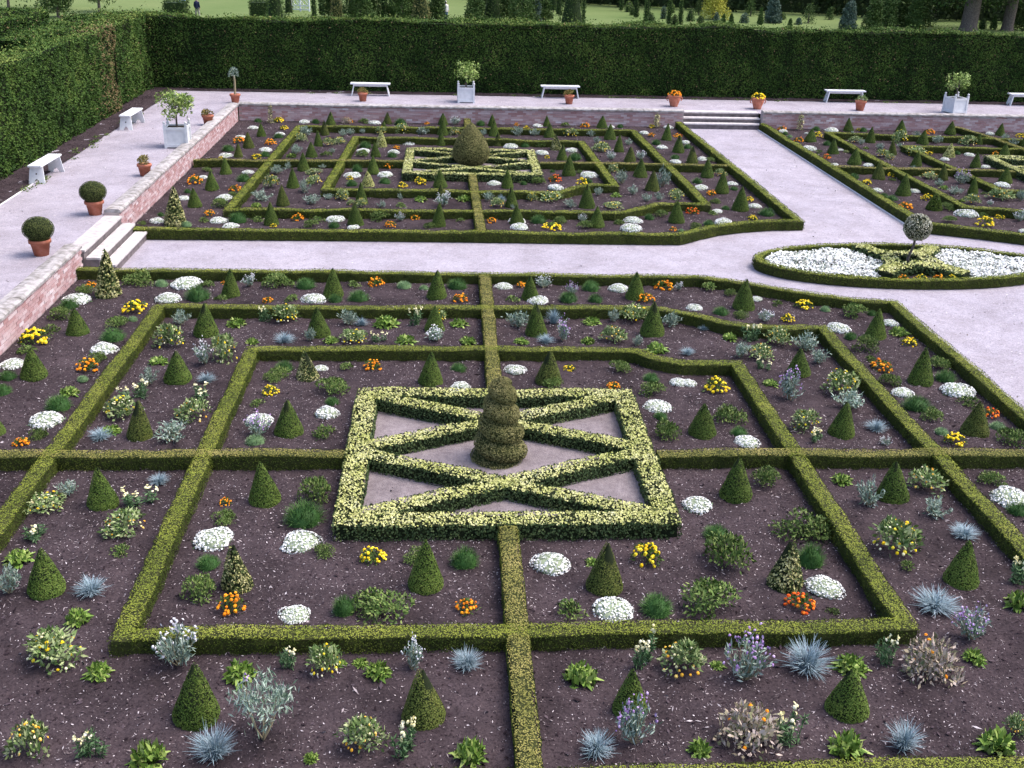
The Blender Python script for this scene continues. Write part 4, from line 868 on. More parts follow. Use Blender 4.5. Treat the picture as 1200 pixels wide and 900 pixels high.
('F',3.77,-0.57,0.43,0.22,'third from left spreading leafy green clump of the inner front right bed, near parterre'),
('F',2.71,-2.69,0.61,0.38,'spreading leafy green clump just right of yellow marigolds, inner front right bed, near parterre'),
('F',3.89,-1.9,0.72,0.26,'spreading leafy green clump just behind a grassy mound, inner front right bed, near parterre'),
('F',2.27,-3.62,0.68,0.32,'spreading leafy green clump just left of red marigolds, inner front right bed, near parterre'),
('W',2.64,-1.22,0.45,0.14,'white alyssum mound just behind a grassy mound, inner front right bed, near parterre'),
('W',0.47,-2.69,0.49,0.15,'white alyssum mound just left of a primrose, inner front right bed, near parterre'),
('W',1.11,-3.72,0.5,0.15,'white alyssum mound just right of a small plant, inner front right bed, near parterre'),
('W',3.78,-3.29,0.48,0.14,'white alyssum mound just right of a variegated cone, inner front right bed, near parterre'),
('P',1.0,-2.64,0.18,0.08,'light green primrose rosette, only one in the inner front right bed of the near parterre'),
('N',1.69,-2.61,0.38,0.26,'yellow marigold clump, only one in the inner front right bed of the near parterre'),
('f',0.61,-3.76,0.31,0.15,'small leafy green plant just left of a white mound, inner front right bed, near parterre'),
('f',3.71,-3.81,0.15,0.07,'small leafy green plant just right of red marigolds, inner front right bed, near parterre'),
('G',1.63,-3.72,0.42,0.22,'dense green grassy mound just right of a white mound, inner front right bed, near parterre'),
('G',2.72,-2.03,0.39,0.18,'dense green grassy mound just behind a leafy clump, inner front right bed, near parterre'),
('G',3.78,-2.7,0.4,0.29,'dense green grassy mound just behind a white mound, inner front right bed, near parterre'),
('V',3.31,-3.17,0.42,0.62,'speckled variegated cone bush, only one in the inner front right bed of the near parterre'),
('R',3.36,-3.63,0.37,0.17,'red orange marigold clump, only one in the inner front right bed of the near parterre'),
('P',4.9,-0.52,0.28,0.13,'light green primrose rosette just behind a silver bush, middle front right bed, near parterre'),
('P',0.6,-4.98,0.33,0.25,'light green primrose rosette just behind a purple-flowered bush, middle front right bed, near parterre'),
('P',6.01,-3.69,0.28,0.24,'eighth from left light green primrose rosette of the middle front right bed, near parterre'),
('P',5.0,-4.74,0.24,0.17,'seventh from left light green primrose rosette of the middle front right bed, near parterre'),
('P',3.56,-4.87,0.34,0.2,'fifth from left light green primrose rosette of the middle front right bed, near parterre'),
('P',1.64,-6.1,0.22,0.17,'second from left light green primrose rosette of the middle front right bed, near parterre'),
('P',3.09,-6.13,0.34,0.24,'sixth from left light green primrose rosette of the middle front right bed, near parterre'),
('P',4.59,-6.13,0.34,0.35,'rightmost light green primrose rosette of the middle front right bed, near parterre'),
('P',2.11,-4.78,0.16,0.07,'light green primrose rosette just left of a purple-flowered bush, middle front right bed, near parterre'),
('S',5.06,-1.22,0.44,0.37,'silvery grey leafy bush just left of a yew cone, middle front right bed, near parterre'),
('S',5.88,-1.55,0.42,0.27,'silvery grey leafy bush just behind a blue tuft, middle front right bed, near parterre'),
('C',5.48,-1.0,0.43,0.6,'clipped green yew cone just right of a silver bush, middle front right bed, near parterre'),
('C',1.05,-5.48,0.36,0.52,'leftmost clipped green yew cone of the middle front right bed, near parterre'),
('C',5.55,-3.14,0.44,0.6,'clipped green yew cone just right of a small plant, middle front right bed, near parterre'),
('C',3.3,-5.52,0.45,0.56,'second from left clipped green yew cone of the middle front right bed, near parterre'),
('MO',6.07,-0.74,0.5,0.32,'bushy plant with orange flowers just behind a silver bush, middle front right bed, near parterre'),
('MO',1.71,-4.82,0.49,0.34,'bushy plant with orange flowers just left of a primrose, middle front right bed, near parterre'),
('MO',4.9,-5.91,0.22,0.35,'rightmost bushy plant with orange flowers of the middle front right bed, near parterre'),
('D',1.26,-4.69,0.29,0.41,'cream snapdragon plant just left of an orange-flowered bush, middle front right bed, near parterre'),
('D',6.25,-3.2,0.29,0.37,'cream snapdragon plant just right of a yew cone, middle front right bed, near parterre'),
('D',3.99,-4.75,0.22,0.42,'cream snapdragon plant just left of a pinkish bush, middle front right bed, near parterre'),
('D',2.54,-6.02,0.31,0.38,'cream snapdragon plant just right of a pinkish bush, middle front right bed, near parterre'),
('SP',1.02,-5.96,0.42,0.66,'leftmost grey bush with purple flowers of the middle front right bed, near parterre'),
('SP',5.15,-4.31,0.46,0.4,'rightmost grey bush with purple flowers of the middle front right bed, near parterre'),
('SP',2.37,-4.99,0.52,0.54,'grey bush with purple flowers just right of a primrose, middle front right bed, near parterre'),
('B',0.63,-6.09,0.32,0.26,'blue fescue grass tuft just left of a purple-flowered bush, middle front right bed, near parterre'),
('B',6.04,-2.09,0.36,0.2,'blue fescue grass tuft just right of a yellow-flowered bush, middle front right bed, near parterre'),
('B',4.97,-3.73,0.51,0.26,'blue fescue grass tuft just behind a purple-flowered bush, middle front right bed, near parterre'),
('B',3.08,-4.86,0.46,0.39,'blue fescue grass tuft just right of a purple-flowered bush, middle front right bed, near parterre'),
('B',3.67,-6.11,0.32,0.35,'third from left blue fescue grass tuft of the middle front right bed, near parterre'),
('M',4.99,-2.39,0.6,0.43,'bushy plant with yellow flowers, only one in middle front right bed, near parterre'),
('f',4.98,-2.82,0.2,0.09,'small leafy green plant, only one in the middle front right bed of the near parterre'),
('K',4.44,-4.92,0.62,0.42,'faded pinkish bush just right of a snapdragon, middle front right bed, near parterre'),
('K',2.16,-5.99,0.6,0.41,'faded pinkish bush just left of a snapdragon, middle front right bed, near parterre'),
('F',7.14,-0.56,0.4,0.16,'spreading leafy green clump, only one in the outer front right bed of the near parterre'),
('W',7.16,-1.07,0.59,0.18,'white alyssum mound, only one in the outer front right bed of the near parterre'),
('G',7.11,-1.43,0.36,0.16,'dense green grassy mound, only one in the outer front right bed of the near parterre'),
('T',-7.77,13.51,0.55,0.98,'tall cream speckled holly cone, only one in outer front left bed, far left parterre'),
('W',-8.29,13.75,0.41,0.12,'leftmost white alyssum mound of the outer front left bed, far left parterre'),
('W',-8.17,16.27,0.36,0.11,'second from left white alyssum mound of the outer front left bed, far left parterre'),
('W',-8.15,18.94,0.31,0.09,'white alyssum mound just behind orange marigolds, outer front left bed, far left parterre'),
('W',-7.04,16.28,0.46,0.14,'fifth from left white alyssum mound of the outer front left bed, far left parterre'),
('W',-6.96,19.72,0.36,0.11,'white alyssum mound just right of a yew cone, outer front left bed, far left parterre'),
('W',-6.74,13.84,0.48,0.14,'fourth from left white alyssum mound of the outer front left bed, far left parterre'),
('W',-6.34,13.35,0.44,0.13,'sixth from left white alyssum mound of the outer front left bed, far left parterre'),
('W',-3.77,14.08,0.5,0.15,'eighth from left white alyssum mound of the outer front left bed, far left parterre'),
('W',-3.24,13.34,0.34,0.1,'rightmost white alyssum mound of the outer front left bed, far left parterre'),
('G',-8.33,14.33,0.22,0.1,'dense green grassy mound just behind a leafy clump, outer front left bed, far left parterre'),
('G',-8.2,16.98,0.24,0.11,'second from left dense green grassy mound of the outer front left bed, far left parterre'),
('G',-6.9,18.62,0.54,0.24,'fourth from left dense green grassy mound of the outer front left bed, far left parterre'),
('G',-6.26,13.89,0.56,0.25,'third from left dense green grassy mound of the outer front left bed, far left parterre'),
('G',-3.74,13.42,0.36,0.16,'rightmost dense green grassy mound of the outer front left bed, far left parterre'),
('g',-7.45,13.34,0.35,0.14,'pale green low mound, only one in outer front left bed, far left parterre'),
('F',-8.59,13.45,0.21,0.1,'leftmost spreading leafy green clump of the outer front left bed, far left parterre'),
('F',-8.23,19.82,0.3,0.15,'second from left spreading leafy green clump of the outer front left bed, far left parterre'),
('F',-6.9,16.7,0.24,0.12,'fourth from left spreading leafy green clump of the outer front left bed, far left parterre'),
('F',-7.01,15.38,0.43,0.22,'third from left spreading leafy green clump of the outer front left bed, far left parterre'),
('F',-4.33,13.48,0.38,0.19,'fifth from left spreading leafy green clump of the outer front left bed, far left parterre'),
('F',-2.63,14.24,0.52,0.26,'sixth from left spreading leafy green clump of the outer front left bed, far left parterre'),
('F',-1.28,13.46,0.31,0.16,'rightmost spreading leafy green clump of the outer front left bed, far left parterre'),
('O',-8.26,18.23,0.47,0.23,'orange marigold clump just behind a grassy mound, outer front left bed, far left parterre'),
('O',-6.92,17.27,0.36,0.18,'third from left orange marigold clump of the outer front left bed, far left parterre'),
('O',-7.1,14.48,0.29,0.15,'orange marigold clump just behind a small plant, outer front left bed, far left parterre'),
('O',-4.75,14.09,0.35,0.17,'fourth from left orange marigold clump of the outer front left bed, far left parterre'),
('O',-2.31,13.53,0.31,0.16,'fifth from left orange marigold clump of the outer front left bed, far left parterre'),
('O',-1.69,14.26,0.26,0.13,'orange marigold clump just right of a white-flowered bush, outer front left bed, far left parterre'),
('C',-7.68,15.44,0.39,0.51,'leftmost clipped green yew cone of the outer front left bed, far left parterre'),
('C',-7.6,17.41,0.39,0.56,'clipped green yew cone just behind a leafy clump, outer front left bed, far left parterre'),
('C',-7.6,19.55,0.36,0.52,'third from left clipped green yew cone of the outer front left bed, far left parterre'),
('C',-5.36,13.61,0.39,0.62,'clipped green yew cone just behind yellow marigolds, outer front left bed, far left parterre'),
('C',-3.21,13.68,0.43,0.61,'fifth from left clipped green yew cone of the outer front left bed, far left parterre'),
('C',-1.07,13.6,0.37,0.64,'rightmost clipped green yew cone of the outer front left bed, far left parterre'),
('f',-7.11,13.82,0.27,0.12,'small leafy green plant just behind a pale mound, outer front left bed, far left parterre'),
('f',-5.77,13.96,0.31,0.14,'small leafy green plant just behind yellow marigolds, outer front left bed, far left parterre'),
('f',-4.2,13.95,0.29,0.13,'small leafy green plant just behind a leafy clump, outer front left bed, far left parterre'),
('f',-0.51,14.07,0.22,0.1,'rightmost small leafy green plant of the outer front left bed, far left parterre'),
('N',-5.27,13.34,0.18,0.09,'yellow marigold clump, only one in the outer front left bed of the far left parterre'),
('SW',-2.08,14.11,0.3,0.21,'silvery bush with white flowers, only one in outer front left bed, far left parterre'),
('W',-8.06,22.16,0.45,0.14,'leftmost white alyssum mound of the outer back left bed, far left parterre'),
('W',-6.94,23.18,0.47,0.14,'white alyssum mound just in front of orange marigolds, outer back left bed, far left parterre'),
('W',-8.15,25.34,0.37,0.11,'white alyssum mound just behind orange marigolds, outer back left bed, far left parterre'),
('W',-6.86,26.09,0.4,0.12,'white alyssum mound just in front of yellow marigolds, outer back left bed, far left parterre'),
('W',-7.99,27.18,0.38,0.12,'third from left white alyssum mound of the outer back left bed, far left parterre'),
('W',-6.31,28.64,0.43,0.13,'white alyssum mound just right of yellow marigolds, outer back left bed, far left parterre'),
('W',-3.64,28.63,0.5,0.15,'white alyssum mound just right of a small plant, outer back left bed, far left parterre'),
('G',-8.17,23.1,0.49,0.22,'leftmost dense green grassy mound of the outer back left bed, far left parterre'),
('G',-6.82,22.24,0.43,0.2,'third from left dense green grassy mound of the outer back left bed, far left parterre'),
('G',-6.83,25.48,0.44,0.2,'dense green grassy mound just behind orange marigolds, outer back left bed, far left parterre'),
('G',-8.06,28.68,0.37,0.17,'dense green grassy mound just left of yellow marigolds, outer back left bed, far left parterre'),
('G',-5.87,28.58,0.4,0.18,'fifth from left dense green grassy mound of the outer back left bed, far left parterre'),
('G',-2.65,28.6,0.55,0.24,'rightmost dense green grassy mound of the outer back left bed, far left parterre'),
('C',-7.65,22.03,0.29,0.46,'clipped green yew cone just right of yellow marigolds, outer back left bed, far left parterre'),
('C',-7.58,23.62,0.38,0.56,'second from left clipped green yew cone of the outer back left bed, far left parterre'),
('C',-7.48,25.76,0.34,0.48,'third from left clipped green yew cone of the outer back left bed, far left parterre'),
('C',-5.29,28.4,0.37,0.49,'clipped green yew cone just left of orange marigolds, outer back left bed, far left parterre'),
('C',-3.15,28.7,0.34,0.47,'sixth from left clipped green yew cone of the outer back left bed, far left parterre'),
('C',-1.03,28.67,0.41,0.47,'rightmost clipped green yew cone of the outer back left bed, far left parterre'),
('C',-3.23,27.56,0.26,0.31,'fifth from left clipped green yew cone of the outer back left bed, far left parterre'),
('N',-8.17,21.81,0.16,0.08,'yellow marigold clump just left of a yew cone, outer back left bed, far left parterre'),
('N',-7.04,21.88,0.32,0.16,'yellow marigold clump just right of a yew cone, outer back left bed, far left parterre'),
('N',-6.87,27.19,0.31,0.15,'yellow marigold clump just behind a white mound, outer back left bed, far left parterre'),
('N',-7.26,28.67,0.4,0.2,'yellow marigold clump just behind a staked shrub, outer back left bed, far left parterre'),
('O',-8.05,24.45,0.43,0.22,'orange marigold clump just left of orange marigolds, outer back left bed, far left parterre'),
('O',-6.93,24.28,0.41,0.2,'orange marigold clump just behind a white mound, outer back left bed, far left parterre'),
('O',-4.54,28.74,0.25,0.12,'orange marigold clump just right of a pinkish bush, outer back left bed, far left parterre'),
('O',-1.64,28.75,0.22,0.11,'orange marigold clump just left of a white-flowered bush, outer back left bed, far left parterre'),
('Z',-7.53,28.36,0.24,0.79,'thin variegated shrub on upright stake, only one in outer back left bed, far left parterre'),
('K',-4.72,28.68,0.38,0.25,'faded pinkish bush, only one in the outer back left bed of the far left parterre'),
('f',-4.08,28.68,0.38,0.17,'small leafy green plant, only one in outer back left bed, far left parterre'),
('SW',-0.56,28.63,0.49,0.34,'silvery bush with white flowers, only one in outer back left bed, far left parterre'),
('C',-5.34,15.63,0.38,0.58,'leftmost clipped green yew cone of the middle front left bed, far left parterre'),
('C',-5.35,17.83,0.37,0.58,'clipped green yew cone just behind a silver bush, middle front left bed, far left parterre'),
('C',-5.32,20.11,0.4,0.57,'clipped green yew cone just behind an orange-flowered bush, middle front left bed, far left parterre'),
('C',-3.23,15.96,0.36,0.6,'clipped green yew cone just behind a yellow-flowered bush, middle front left bed, far left parterre'),
('C',-1.05,16.54,0.3,0.46,'clipped green yew cone just left of a primrose, middle front left bed, far left parterre'),
('S',-5.98,16.15,0.66,0.26,'silvery grey leafy bush just behind a primrose, middle front left bed, far left parterre'),
('S',-6.05,19.58,0.64,0.22,'second from left silvery grey leafy bush of the middle front left bed, far left parterre'),
('S',-5.83,20.37,0.26,0.25,'third from left silvery grey leafy bush of the middle front left bed, far left parterre'),
('S',-4.76,20.46,0.31,0.13,'silvery grey leafy bush just behind an orange-flowered bush, middle front left bed, far left parterre'),
('S',-4.93,17.21,0.4,0.38,'fourth from left silvery grey leafy bush of the middle front left bed, far left parterre'),
('S',-4.59,15.79,0.58,0.26,'fifth from left silvery grey leafy bush of the middle front left bed, far left parterre'),
('S',-4.2,16.38,0.35,0.17,'seventh from left silvery grey leafy bush of the middle front left bed, far left parterre'),
('S',-2.65,15.61,0.29,0.19,'eighth from left silvery grey leafy bush of the middle front left bed, far left parterre'),
('S',-2.17,16.51,0.22,0.19,'silvery grey leafy bush just behind a small plant, middle front left bed, far left parterre'),
('P',-6.03,15.44,0.26,0.12,'leftmost light green primrose rosette of the middle front left bed, far left parterre'),
('P',-1.59,16.33,0.34,0.15,'second from left light green primrose rosette of the middle front left bed, far left parterre'),
('P',-0.39,16.41,0.4,0.18,'light green primrose rosette just behind a white-flowered bush, middle front left bed, far left parterre'),
('M',-5.95,17.7,0.4,0.38,'leftmost bushy plant with yellow flowers of the middle front left bed, far left parterre'),
('M',-4.79,18.37,0.46,0.25,'second from left bushy plant with yellow flowers, middle front left bed, far left parterre'),
('M',-3.78,16.34,0.41,0.29,'third from left bushy plant with yellow flowers, middle front left bed, far left parterre'),
('M',-3.21,15.66,0.29,0.21,'rightmost bushy plant with yellow flowers of the middle front left bed, far left parterre'),
('MO',-4.94,19.68,0.47,0.17,'leftmost bushy plant with orange flowers of the middle front left bed, far left parterre'),
('MO',-3.5,15.79,0.23,0.14,'rightmost bushy plant with orange flowers of the middle front left bed, far left parterre'),
('f',-2.12,15.63,0.27,0.12,'small leafy green plant, only one in middle front left bed, far left parterre'),
('SW',-0.98,15.8,0.59,0.39,'silvery bush with white flowers, only one in middle front left bed, far left parterre'),
('S',-5.95,22.88,0.42,0.25,'leftmost silvery grey leafy bush of the middle back left bed, far left parterre'),
('S',-5.94,26.0,0.55,0.36,'silvery grey leafy bush just behind an orange-flowered bush, middle back left bed, far left parterre'),
('S',-5.89,26.88,0.26,0.17,'silvery grey leafy bush just behind a yew cone, middle back left bed, far left parterre'),
('S',-4.61,25.91,0.4,0.25,'sixth from left silvery grey leafy bush of the middle back left bed, far left parterre'),
('S',-3.95,26.55,0.26,0.17,'eighth from left silvery grey leafy bush of the middle back left bed, far left parterre'),
('S',-4.37,26.33,0.36,0.23,'seventh from left silvery grey leafy bush of the middle back left bed, far left parterre'),
('S',-1.75,26.57,0.57,0.31,'rightmost silvery grey leafy bush of the middle back left bed, far left parterre'),
('S',-5.86,22.66,0.46,0.34,'second from left silvery grey leafy bush of the middle back left bed, far left parterre'),
('S',-4.68,22.91,0.28,0.18,'silvery grey leafy bush just behind a small plant, middle back left bed, far left parterre'),
('P',-5.95,22.14,0.32,0.14,'light green primrose rosette, only one in middle back left bed, far left parterre'),
('C',-5.28,26.22,0.35,0.54,'third from left clipped green yew cone of the middle back left bed, far left parterre'),
('C',-5.29,24.13,0.31,0.56,'second from left clipped green yew cone of the middle back left bed, far left parterre'),
('C',-1.03,26.53,0.44,0.58,'rightmost clipped green yew cone of the middle back left bed, far left parterre'),
('C',-5.32,22.29,0.4,0.49,'clipped green yew cone just right of a primrose, middle back left bed, far left parterre'),
('C',-1.07,24.62,0.4,0.47,'fourth from left clipped green yew cone of the middle back left bed, far left parterre'),
('MO',-6.03,25.01,0.47,0.28,'leftmost bushy plant with orange flowers of the middle back left bed, far left parterre'),
('MO',-0.58,26.53,0.44,0.27,'rightmost bushy plant with orange flowers of the middle back left bed, far left parterre'),
('M',-4.95,24.17,0.41,0.26,'leftmost bushy plant with yellow flowers of the middle back left bed, far left parterre'),
('M',-4.62,24.58,0.42,0.24,'second from left bushy plant with yellow flowers, middle back left bed, far left parterre'),
('M',-3.28,26.58,0.41,0.26,'third from left bushy plant with yellow flowers, middle back left bed, far left parterre'),
('M',-2.54,26.84,0.55,0.33,'rightmost bushy plant with yellow flowers of the middle back left bed, far left parterre'),
('f',-4.84,22.35,0.37,0.17,'small leafy green plant, only one in middle back left bed, far left parterre'),
('W',-2.18,24.66,0.47,0.14,'white alyssum mound, only one in the middle back left bed of the far left parterre'),
('G',-1.58,24.71,0.47,0.21,'dense green grassy mound, only one in middle back left bed, far left parterre'),
('S',-2.85,16.82,0.46,0.23,'silvery grey leafy bush, only one in inner front left bed, far left parterre'),
('C',-3.15,19.89,0.39,0.56,'leftmost clipped green yew cone of the inner front left bed, far left parterre'),
('C',-1.06,18.13,0.44,0.52,'clipped green yew cone just right of yellow marigolds, inner front left bed, far left parterre'),
('G',-3.65,20.05,0.42,0.26,'dense green grassy mound just behind a white mound, inner front left bed, far left parterre'),
('G',-3.66,18.1,0.41,0.19,'leftmost dense green grassy mound of the inner front left bed, far left parterre'),
('G',-2.71,18.47,0.42,0.19,'rightmost dense green grassy mound of the inner front left bed, far left parterre'),
('W',-3.74,19.38,0.54,0.16,'white alyssum mound just behind yellow marigolds, inner front left bed, far left parterre'),
('W',-2.76,19.58,0.5,0.15,'white alyssum mound just right of a yew cone, inner front left bed, far left parterre'),
('O',-2.72,20.64,0.34,0.17,'orange marigold clump, only one in the inner front left bed of the far left parterre'),
('N',-3.79,18.91,0.23,0.12,'yellow marigold clump just behind a grassy mound, inner front left bed, far left parterre'),
('N',-1.65,18.52,0.4,0.2,'yellow marigold clump just right of yellow marigolds, inner front left bed, far left parterre'),
('N',-2.17,18.05,0.31,0.16,'yellow marigold clump just left of yellow marigolds, inner front left bed, far left parterre'),
('Q',-3.19,18.05,0.39,0.46,'golden yellow cone bush, only one in inner front left bed, far left parterre'),
('G',-3.67,23.94,0.53,0.24,'dense green grassy mound just behind a white mound, inner back left bed, far left parterre'),
('G',-2.68,22.4,0.42,0.19,'rightmost dense green grassy mound of the inner back left bed, far left parterre'),
('Q',-3.13,24.12,0.36,0.57,'golden yellow cone bush, only one in inner back left bed, far left parterre'),
('W',-3.68,23.14,0.5,0.15,'white alyssum mound just behind a leafy clump, inner back left bed, far left parterre'),
('W',-2.66,23.07,0.43,0.13,'white alyssum mound just behind a grassy mound, inner back left bed, far left parterre'),
('F',-3.63,22.45,0.42,0.21,'spreading leafy green clump, only one in inner back left bed, far left parterre'),
('C',-3.22,22.4,0.34,0.49,'clipped green yew cone, only one in inner back left bed, far left parterre'),
('O',-2.6,23.83,0.24,0.12,'orange marigold clump, only one in the inner back left bed of the far left parterre'),
('W',2.6,28.63,0.44,0.13,'leftmost white alyssum mound of the outer back right bed, far left parterre'),
('W',5.47,28.7,0.34,0.1,'second from left white alyssum mound of the outer back right bed, far left parterre'),
('W',6.58,27.47,0.4,0.12,'white alyssum mound just behind orange marigolds, outer back right bed, far left parterre'),
('W',7.71,28.66,0.41,0.12,'white alyssum mound just right of a staked shrub, outer back right bed, far left parterre'),
('W',6.74,24.62,0.42,0.13,'fourth from left white alyssum mound of the outer back right bed, far left parterre'),
('W',7.8,25.7,0.38,0.12,'white alyssum mound just behind a grassy mound, outer back right bed, far left parterre'),
('W',7.78,22.66,0.36,0.11,'white alyssum mound just behind a leafy clump, outer back right bed, far left parterre'),
('W',6.77,22.13,0.38,0.11,'white alyssum mound just left of a white mound, outer back right bed, far left parterre'),
('G',0.42,28.65,0.44,0.2,'dense green grassy mound just left of orange marigolds, outer back right bed, far left parterre'),
('G',5.83,28.7,0.34,0.15,'dense green grassy mound just left of yellow marigolds, outer back right bed, far left parterre'),
('G',6.66,25.32,0.44,0.2,'third from left dense green grassy mound of the outer back right bed, far left parterre'),
('G',7.68,24.68,0.37,0.17,'rightmost dense green grassy mound of the outer back right bed, far left parterre'),
('G',6.86,22.75,0.38,0.17,'fourth from left dense green grassy mound of the outer back right bed, far left parterre'),
('C',0.85,28.55,0.33,0.44,'clipped green yew cone just left of yellow marigolds, outer back right bed, far left parterre'),
('C',2.98,28.71,0.31,0.43,'clipped green yew cone just right of yellow marigolds, outer back right bed, far left parterre'),
('C',5.1,28.56,0.42,0.48,'third from left clipped green yew cone of the outer back right bed, far left parterre'),
('C',7.19,26.18,0.39,0.62,'fourth from left clipped green yew cone of the outer back right bed, far left parterre'),
('C',7.17,23.82,0.4,0.61,'fifth from left clipped green yew cone of the outer back right bed, far left parterre'),
('C',7.32,22.13,0.41,0.58,'rightmost clipped green yew cone of the outer back right bed, far left parterre'),
('O',1.81,28.75,0.22,0.11,'orange marigold clump just behind yellow marigolds, outer back right bed, far left parterre'),
('O',4.45,28.68,0.37,0.18,'orange marigold clump just right of a small plant, outer back right bed, far left parterre'),
('O',6.72,26.75,0.29,0.15,'orange marigold clump just left of orange marigolds, outer back right bed, far left parterre'),
('O',7.73,26.85,0.33,0.16,'orange marigold clump just right of orange marigolds, outer back right bed, far left parterre'),
('N',2.14,28.15,0.25,0.12,'yellow marigold clump just in front of orange marigolds, outer back right bed, far left parterre'),
('N',7.08,28.73,0.27,0.14,'yellow marigold clump just left of a staked shrub, outer back right bed, far left parterre'),
('N',6.91,20.9,0.27,0.14,'rightmost yellow marigold clump of the outer back right bed, far left parterre'),
('f',3.68,28.7,0.34,0.15,'small leafy green plant, only one in outer back right bed, far left parterre'),
('S',3.27,27.05,0.22,0.14,'silvery grey leafy bush, only one in outer back right bed, far left parterre'),
('Z',7.25,28.73,0.28,0.61,'thin variegated shrub on upright stake, only one in outer back right bed, far left parterre'),
('F',7.95,22.24,0.32,0.16,'spreading leafy green clump, only one in outer back right bed, far left parterre'),
('S',0.47,26.58,0.34,0.22,'leftmost silvery grey leafy bush of the middle back right bed, far left parterre'),
('S',1.73,26.61,0.53,0.34,'second from left silvery grey leafy bush of the middle back right bed, far left parterre'),
('S',2.36,26.62,0.42,0.28,'third from left silvery grey leafy bush of the middle back right bed, far left parterre'),
('S',4.45,26.63,0.37,0.24,'silvery grey leafy bush just behind a silver bush, middle back right bed, far left parterre'),
('S',4.53,25.39,0.36,0.24,'fifth from left silvery grey leafy bush of the middle back right bed, far left parterre'),
('S',5.62,25.2,0.34,0.22,'silvery grey leafy bush just behind a yew cone, middle back right bed, far left parterre'),
('C',0.84,26.44,0.42,0.59,'leftmost clipped green yew cone of the middle back right bed, far left parterre'),
('C',2.88,26.41,0.41,0.53,'third from left clipped green yew cone of the middle back right bed, far left parterre'),
('C',5.1,26.18,0.44,0.55,'clipped green yew cone just behind a silver bush, middle back right bed, far left parterre'),
('C',5.1,23.92,0.38,0.6,'clipped green yew cone just behind a white-flowered bush, middle back right bed, far left parterre'),
('C',0.91,24.62,0.35,0.48,'second from left clipped green yew cone of the middle back right bed, far left parterre'),
('C',5.24,22.27,0.41,0.52,'rightmost clipped green yew cone of the middle back right bed, far left parterre'),
('M',3.68,26.64,0.56,0.31,'leftmost bushy plant with yellow flowers of the middle back right bed, far left parterre'),
('M',4.49,23.81,0.62,0.34,'rightmost bushy plant with yellow flowers of the middle back right bed, far left parterre'),
('SW',4.6,22.43,0.41,0.26,'leftmost silvery bush with white flowers of the middle back right bed, far left parterre'),
('SW',5.63,22.54,0.41,0.3,'rightmost silvery bush with white flowers of the middle back right bed, far left parterre'),
('W',1.37,24.38,0.52,0.16,'white alyssum mound just left of a leafy clump, inner back right bed, far left parterre'),
('W',2.36,23.32,0.48,0.14,'white alyssum mound just left of a white mound, inner back right bed, far left parterre'),
('W',3.44,23.81,0.48,0.14,'white alyssum mound just right of a variegated cone, inner back right bed, far left parterre'),
('G',1.87,24.48,0.43,0.19,'leftmost dense green grassy mound of the inner back right bed, far left parterre'),
('G',3.41,22.39,0.53,0.24,'dense green grassy mound just right of yellow marigolds, inner back right bed, far left parterre'),
('F',2.42,24.59,0.4,0.2,'spreading leafy green clump, only one in inner back right bed, far left parterre'),
('V',2.94,24.07,0.4,0.54,'speckled variegated cone bush, only one in inner back right bed, far left parterre'),
('N',2.49,22.67,0.19,0.1,'yellow marigold clump, only one in the inner back right bed of the far left parterre'),
('C',2.96,22.28,0.37,0.51,'clipped green yew cone, only one in inner back right bed, far left parterre'),
('C',2.96,19.97,0.43,0.62,'rightmost clipped green yew cone of the inner front right bed, far left parterre'),
('C',0.94,18.13,0.39,0.58,'leftmost clipped green yew cone of the inner front right bed, far left parterre'),
('G',2.48,20.35,0.23,0.1,'second from left dense green grassy mound of the inner front right bed, far left parterre'),
('G',3.47,19.02,0.31,0.14,'dense green grassy mound just behind yellow marigolds, inner front right bed, far left parterre'),
('G',1.45,18.6,0.26,0.12,'leftmost dense green grassy mound of the inner front right bed, far left parterre'),
('W',3.57,19.87,0.53,0.16,'white alyssum mound just behind a grassy mound, inner front right bed, far left parterre'),
('W',0.56,18.57,0.45,0.14,'white alyssum mound just behind a yew cone, inner front right bed, far left parterre'),
('W',2.36,17.99,0.49,0.15,'white alyssum mound just in front of red marigolds, inner front right bed, far left parterre'),
('R',2.45,19.1,0.42,0.21,'red orange marigold clump, only one in inner front right bed, far left parterre'),
('f',3.34,20.3,0.23,0.1,'small leafy green plant, only one in inner front right bed, far left parterre'),
('N',3.23,18.75,0.39,0.2,'yellow marigold clump, only one in the inner front right bed of the far left parterre'),
('F',1.92,18.68,0.41,0.21,'spreading leafy green clump, only one in inner front right bed, far left parterre'),
('S',3.54,17.26,0.32,0.23,'silvery grey leafy bush, only one in inner front right bed, far left parterre'),
('P',4.06,17.2,0.32,0.14,'light green primrose rosette, only one in inner front right bed, far left parterre'),
('S',0.3,16.35,0.36,0.28,'silvery grey leafy bush just behind an orange-flowered bush, middle front right bed, far left parterre'),
('S',0.96,15.62,0.18,0.12,'second from left silvery grey leafy bush of the middle front right bed, far left parterre'),
('S',2.59,15.8,0.5,0.23,'third from left silvery grey leafy bush of the middle front right bed, far left parterre'),
('S',4.47,18.85,0.48,0.41,'fourth from left silvery grey leafy bush of the middle front right bed, far left parterre'),
('S',5.65,18.55,0.53,0.58,'rightmost silvery grey leafy bush of the middle front right bed, far left parterre'),
('S',4.59,17.44,0.36,0.26,'fifth from left silvery grey leafy bush of the middle front right bed, far left parterre'),
('S',4.88,16.62,0.37,0.24,'sixth from left silvery grey leafy bush of the middle front right bed, far left parterre'),
('S',5.25,16.74,0.35,0.23,'seventh from left silvery grey leafy bush of the middle front right bed, far left parterre'),
('B',0.68,16.32,0.24,0.27,'blue fescue grass tuft, only one in middle front right bed, far left parterre'),
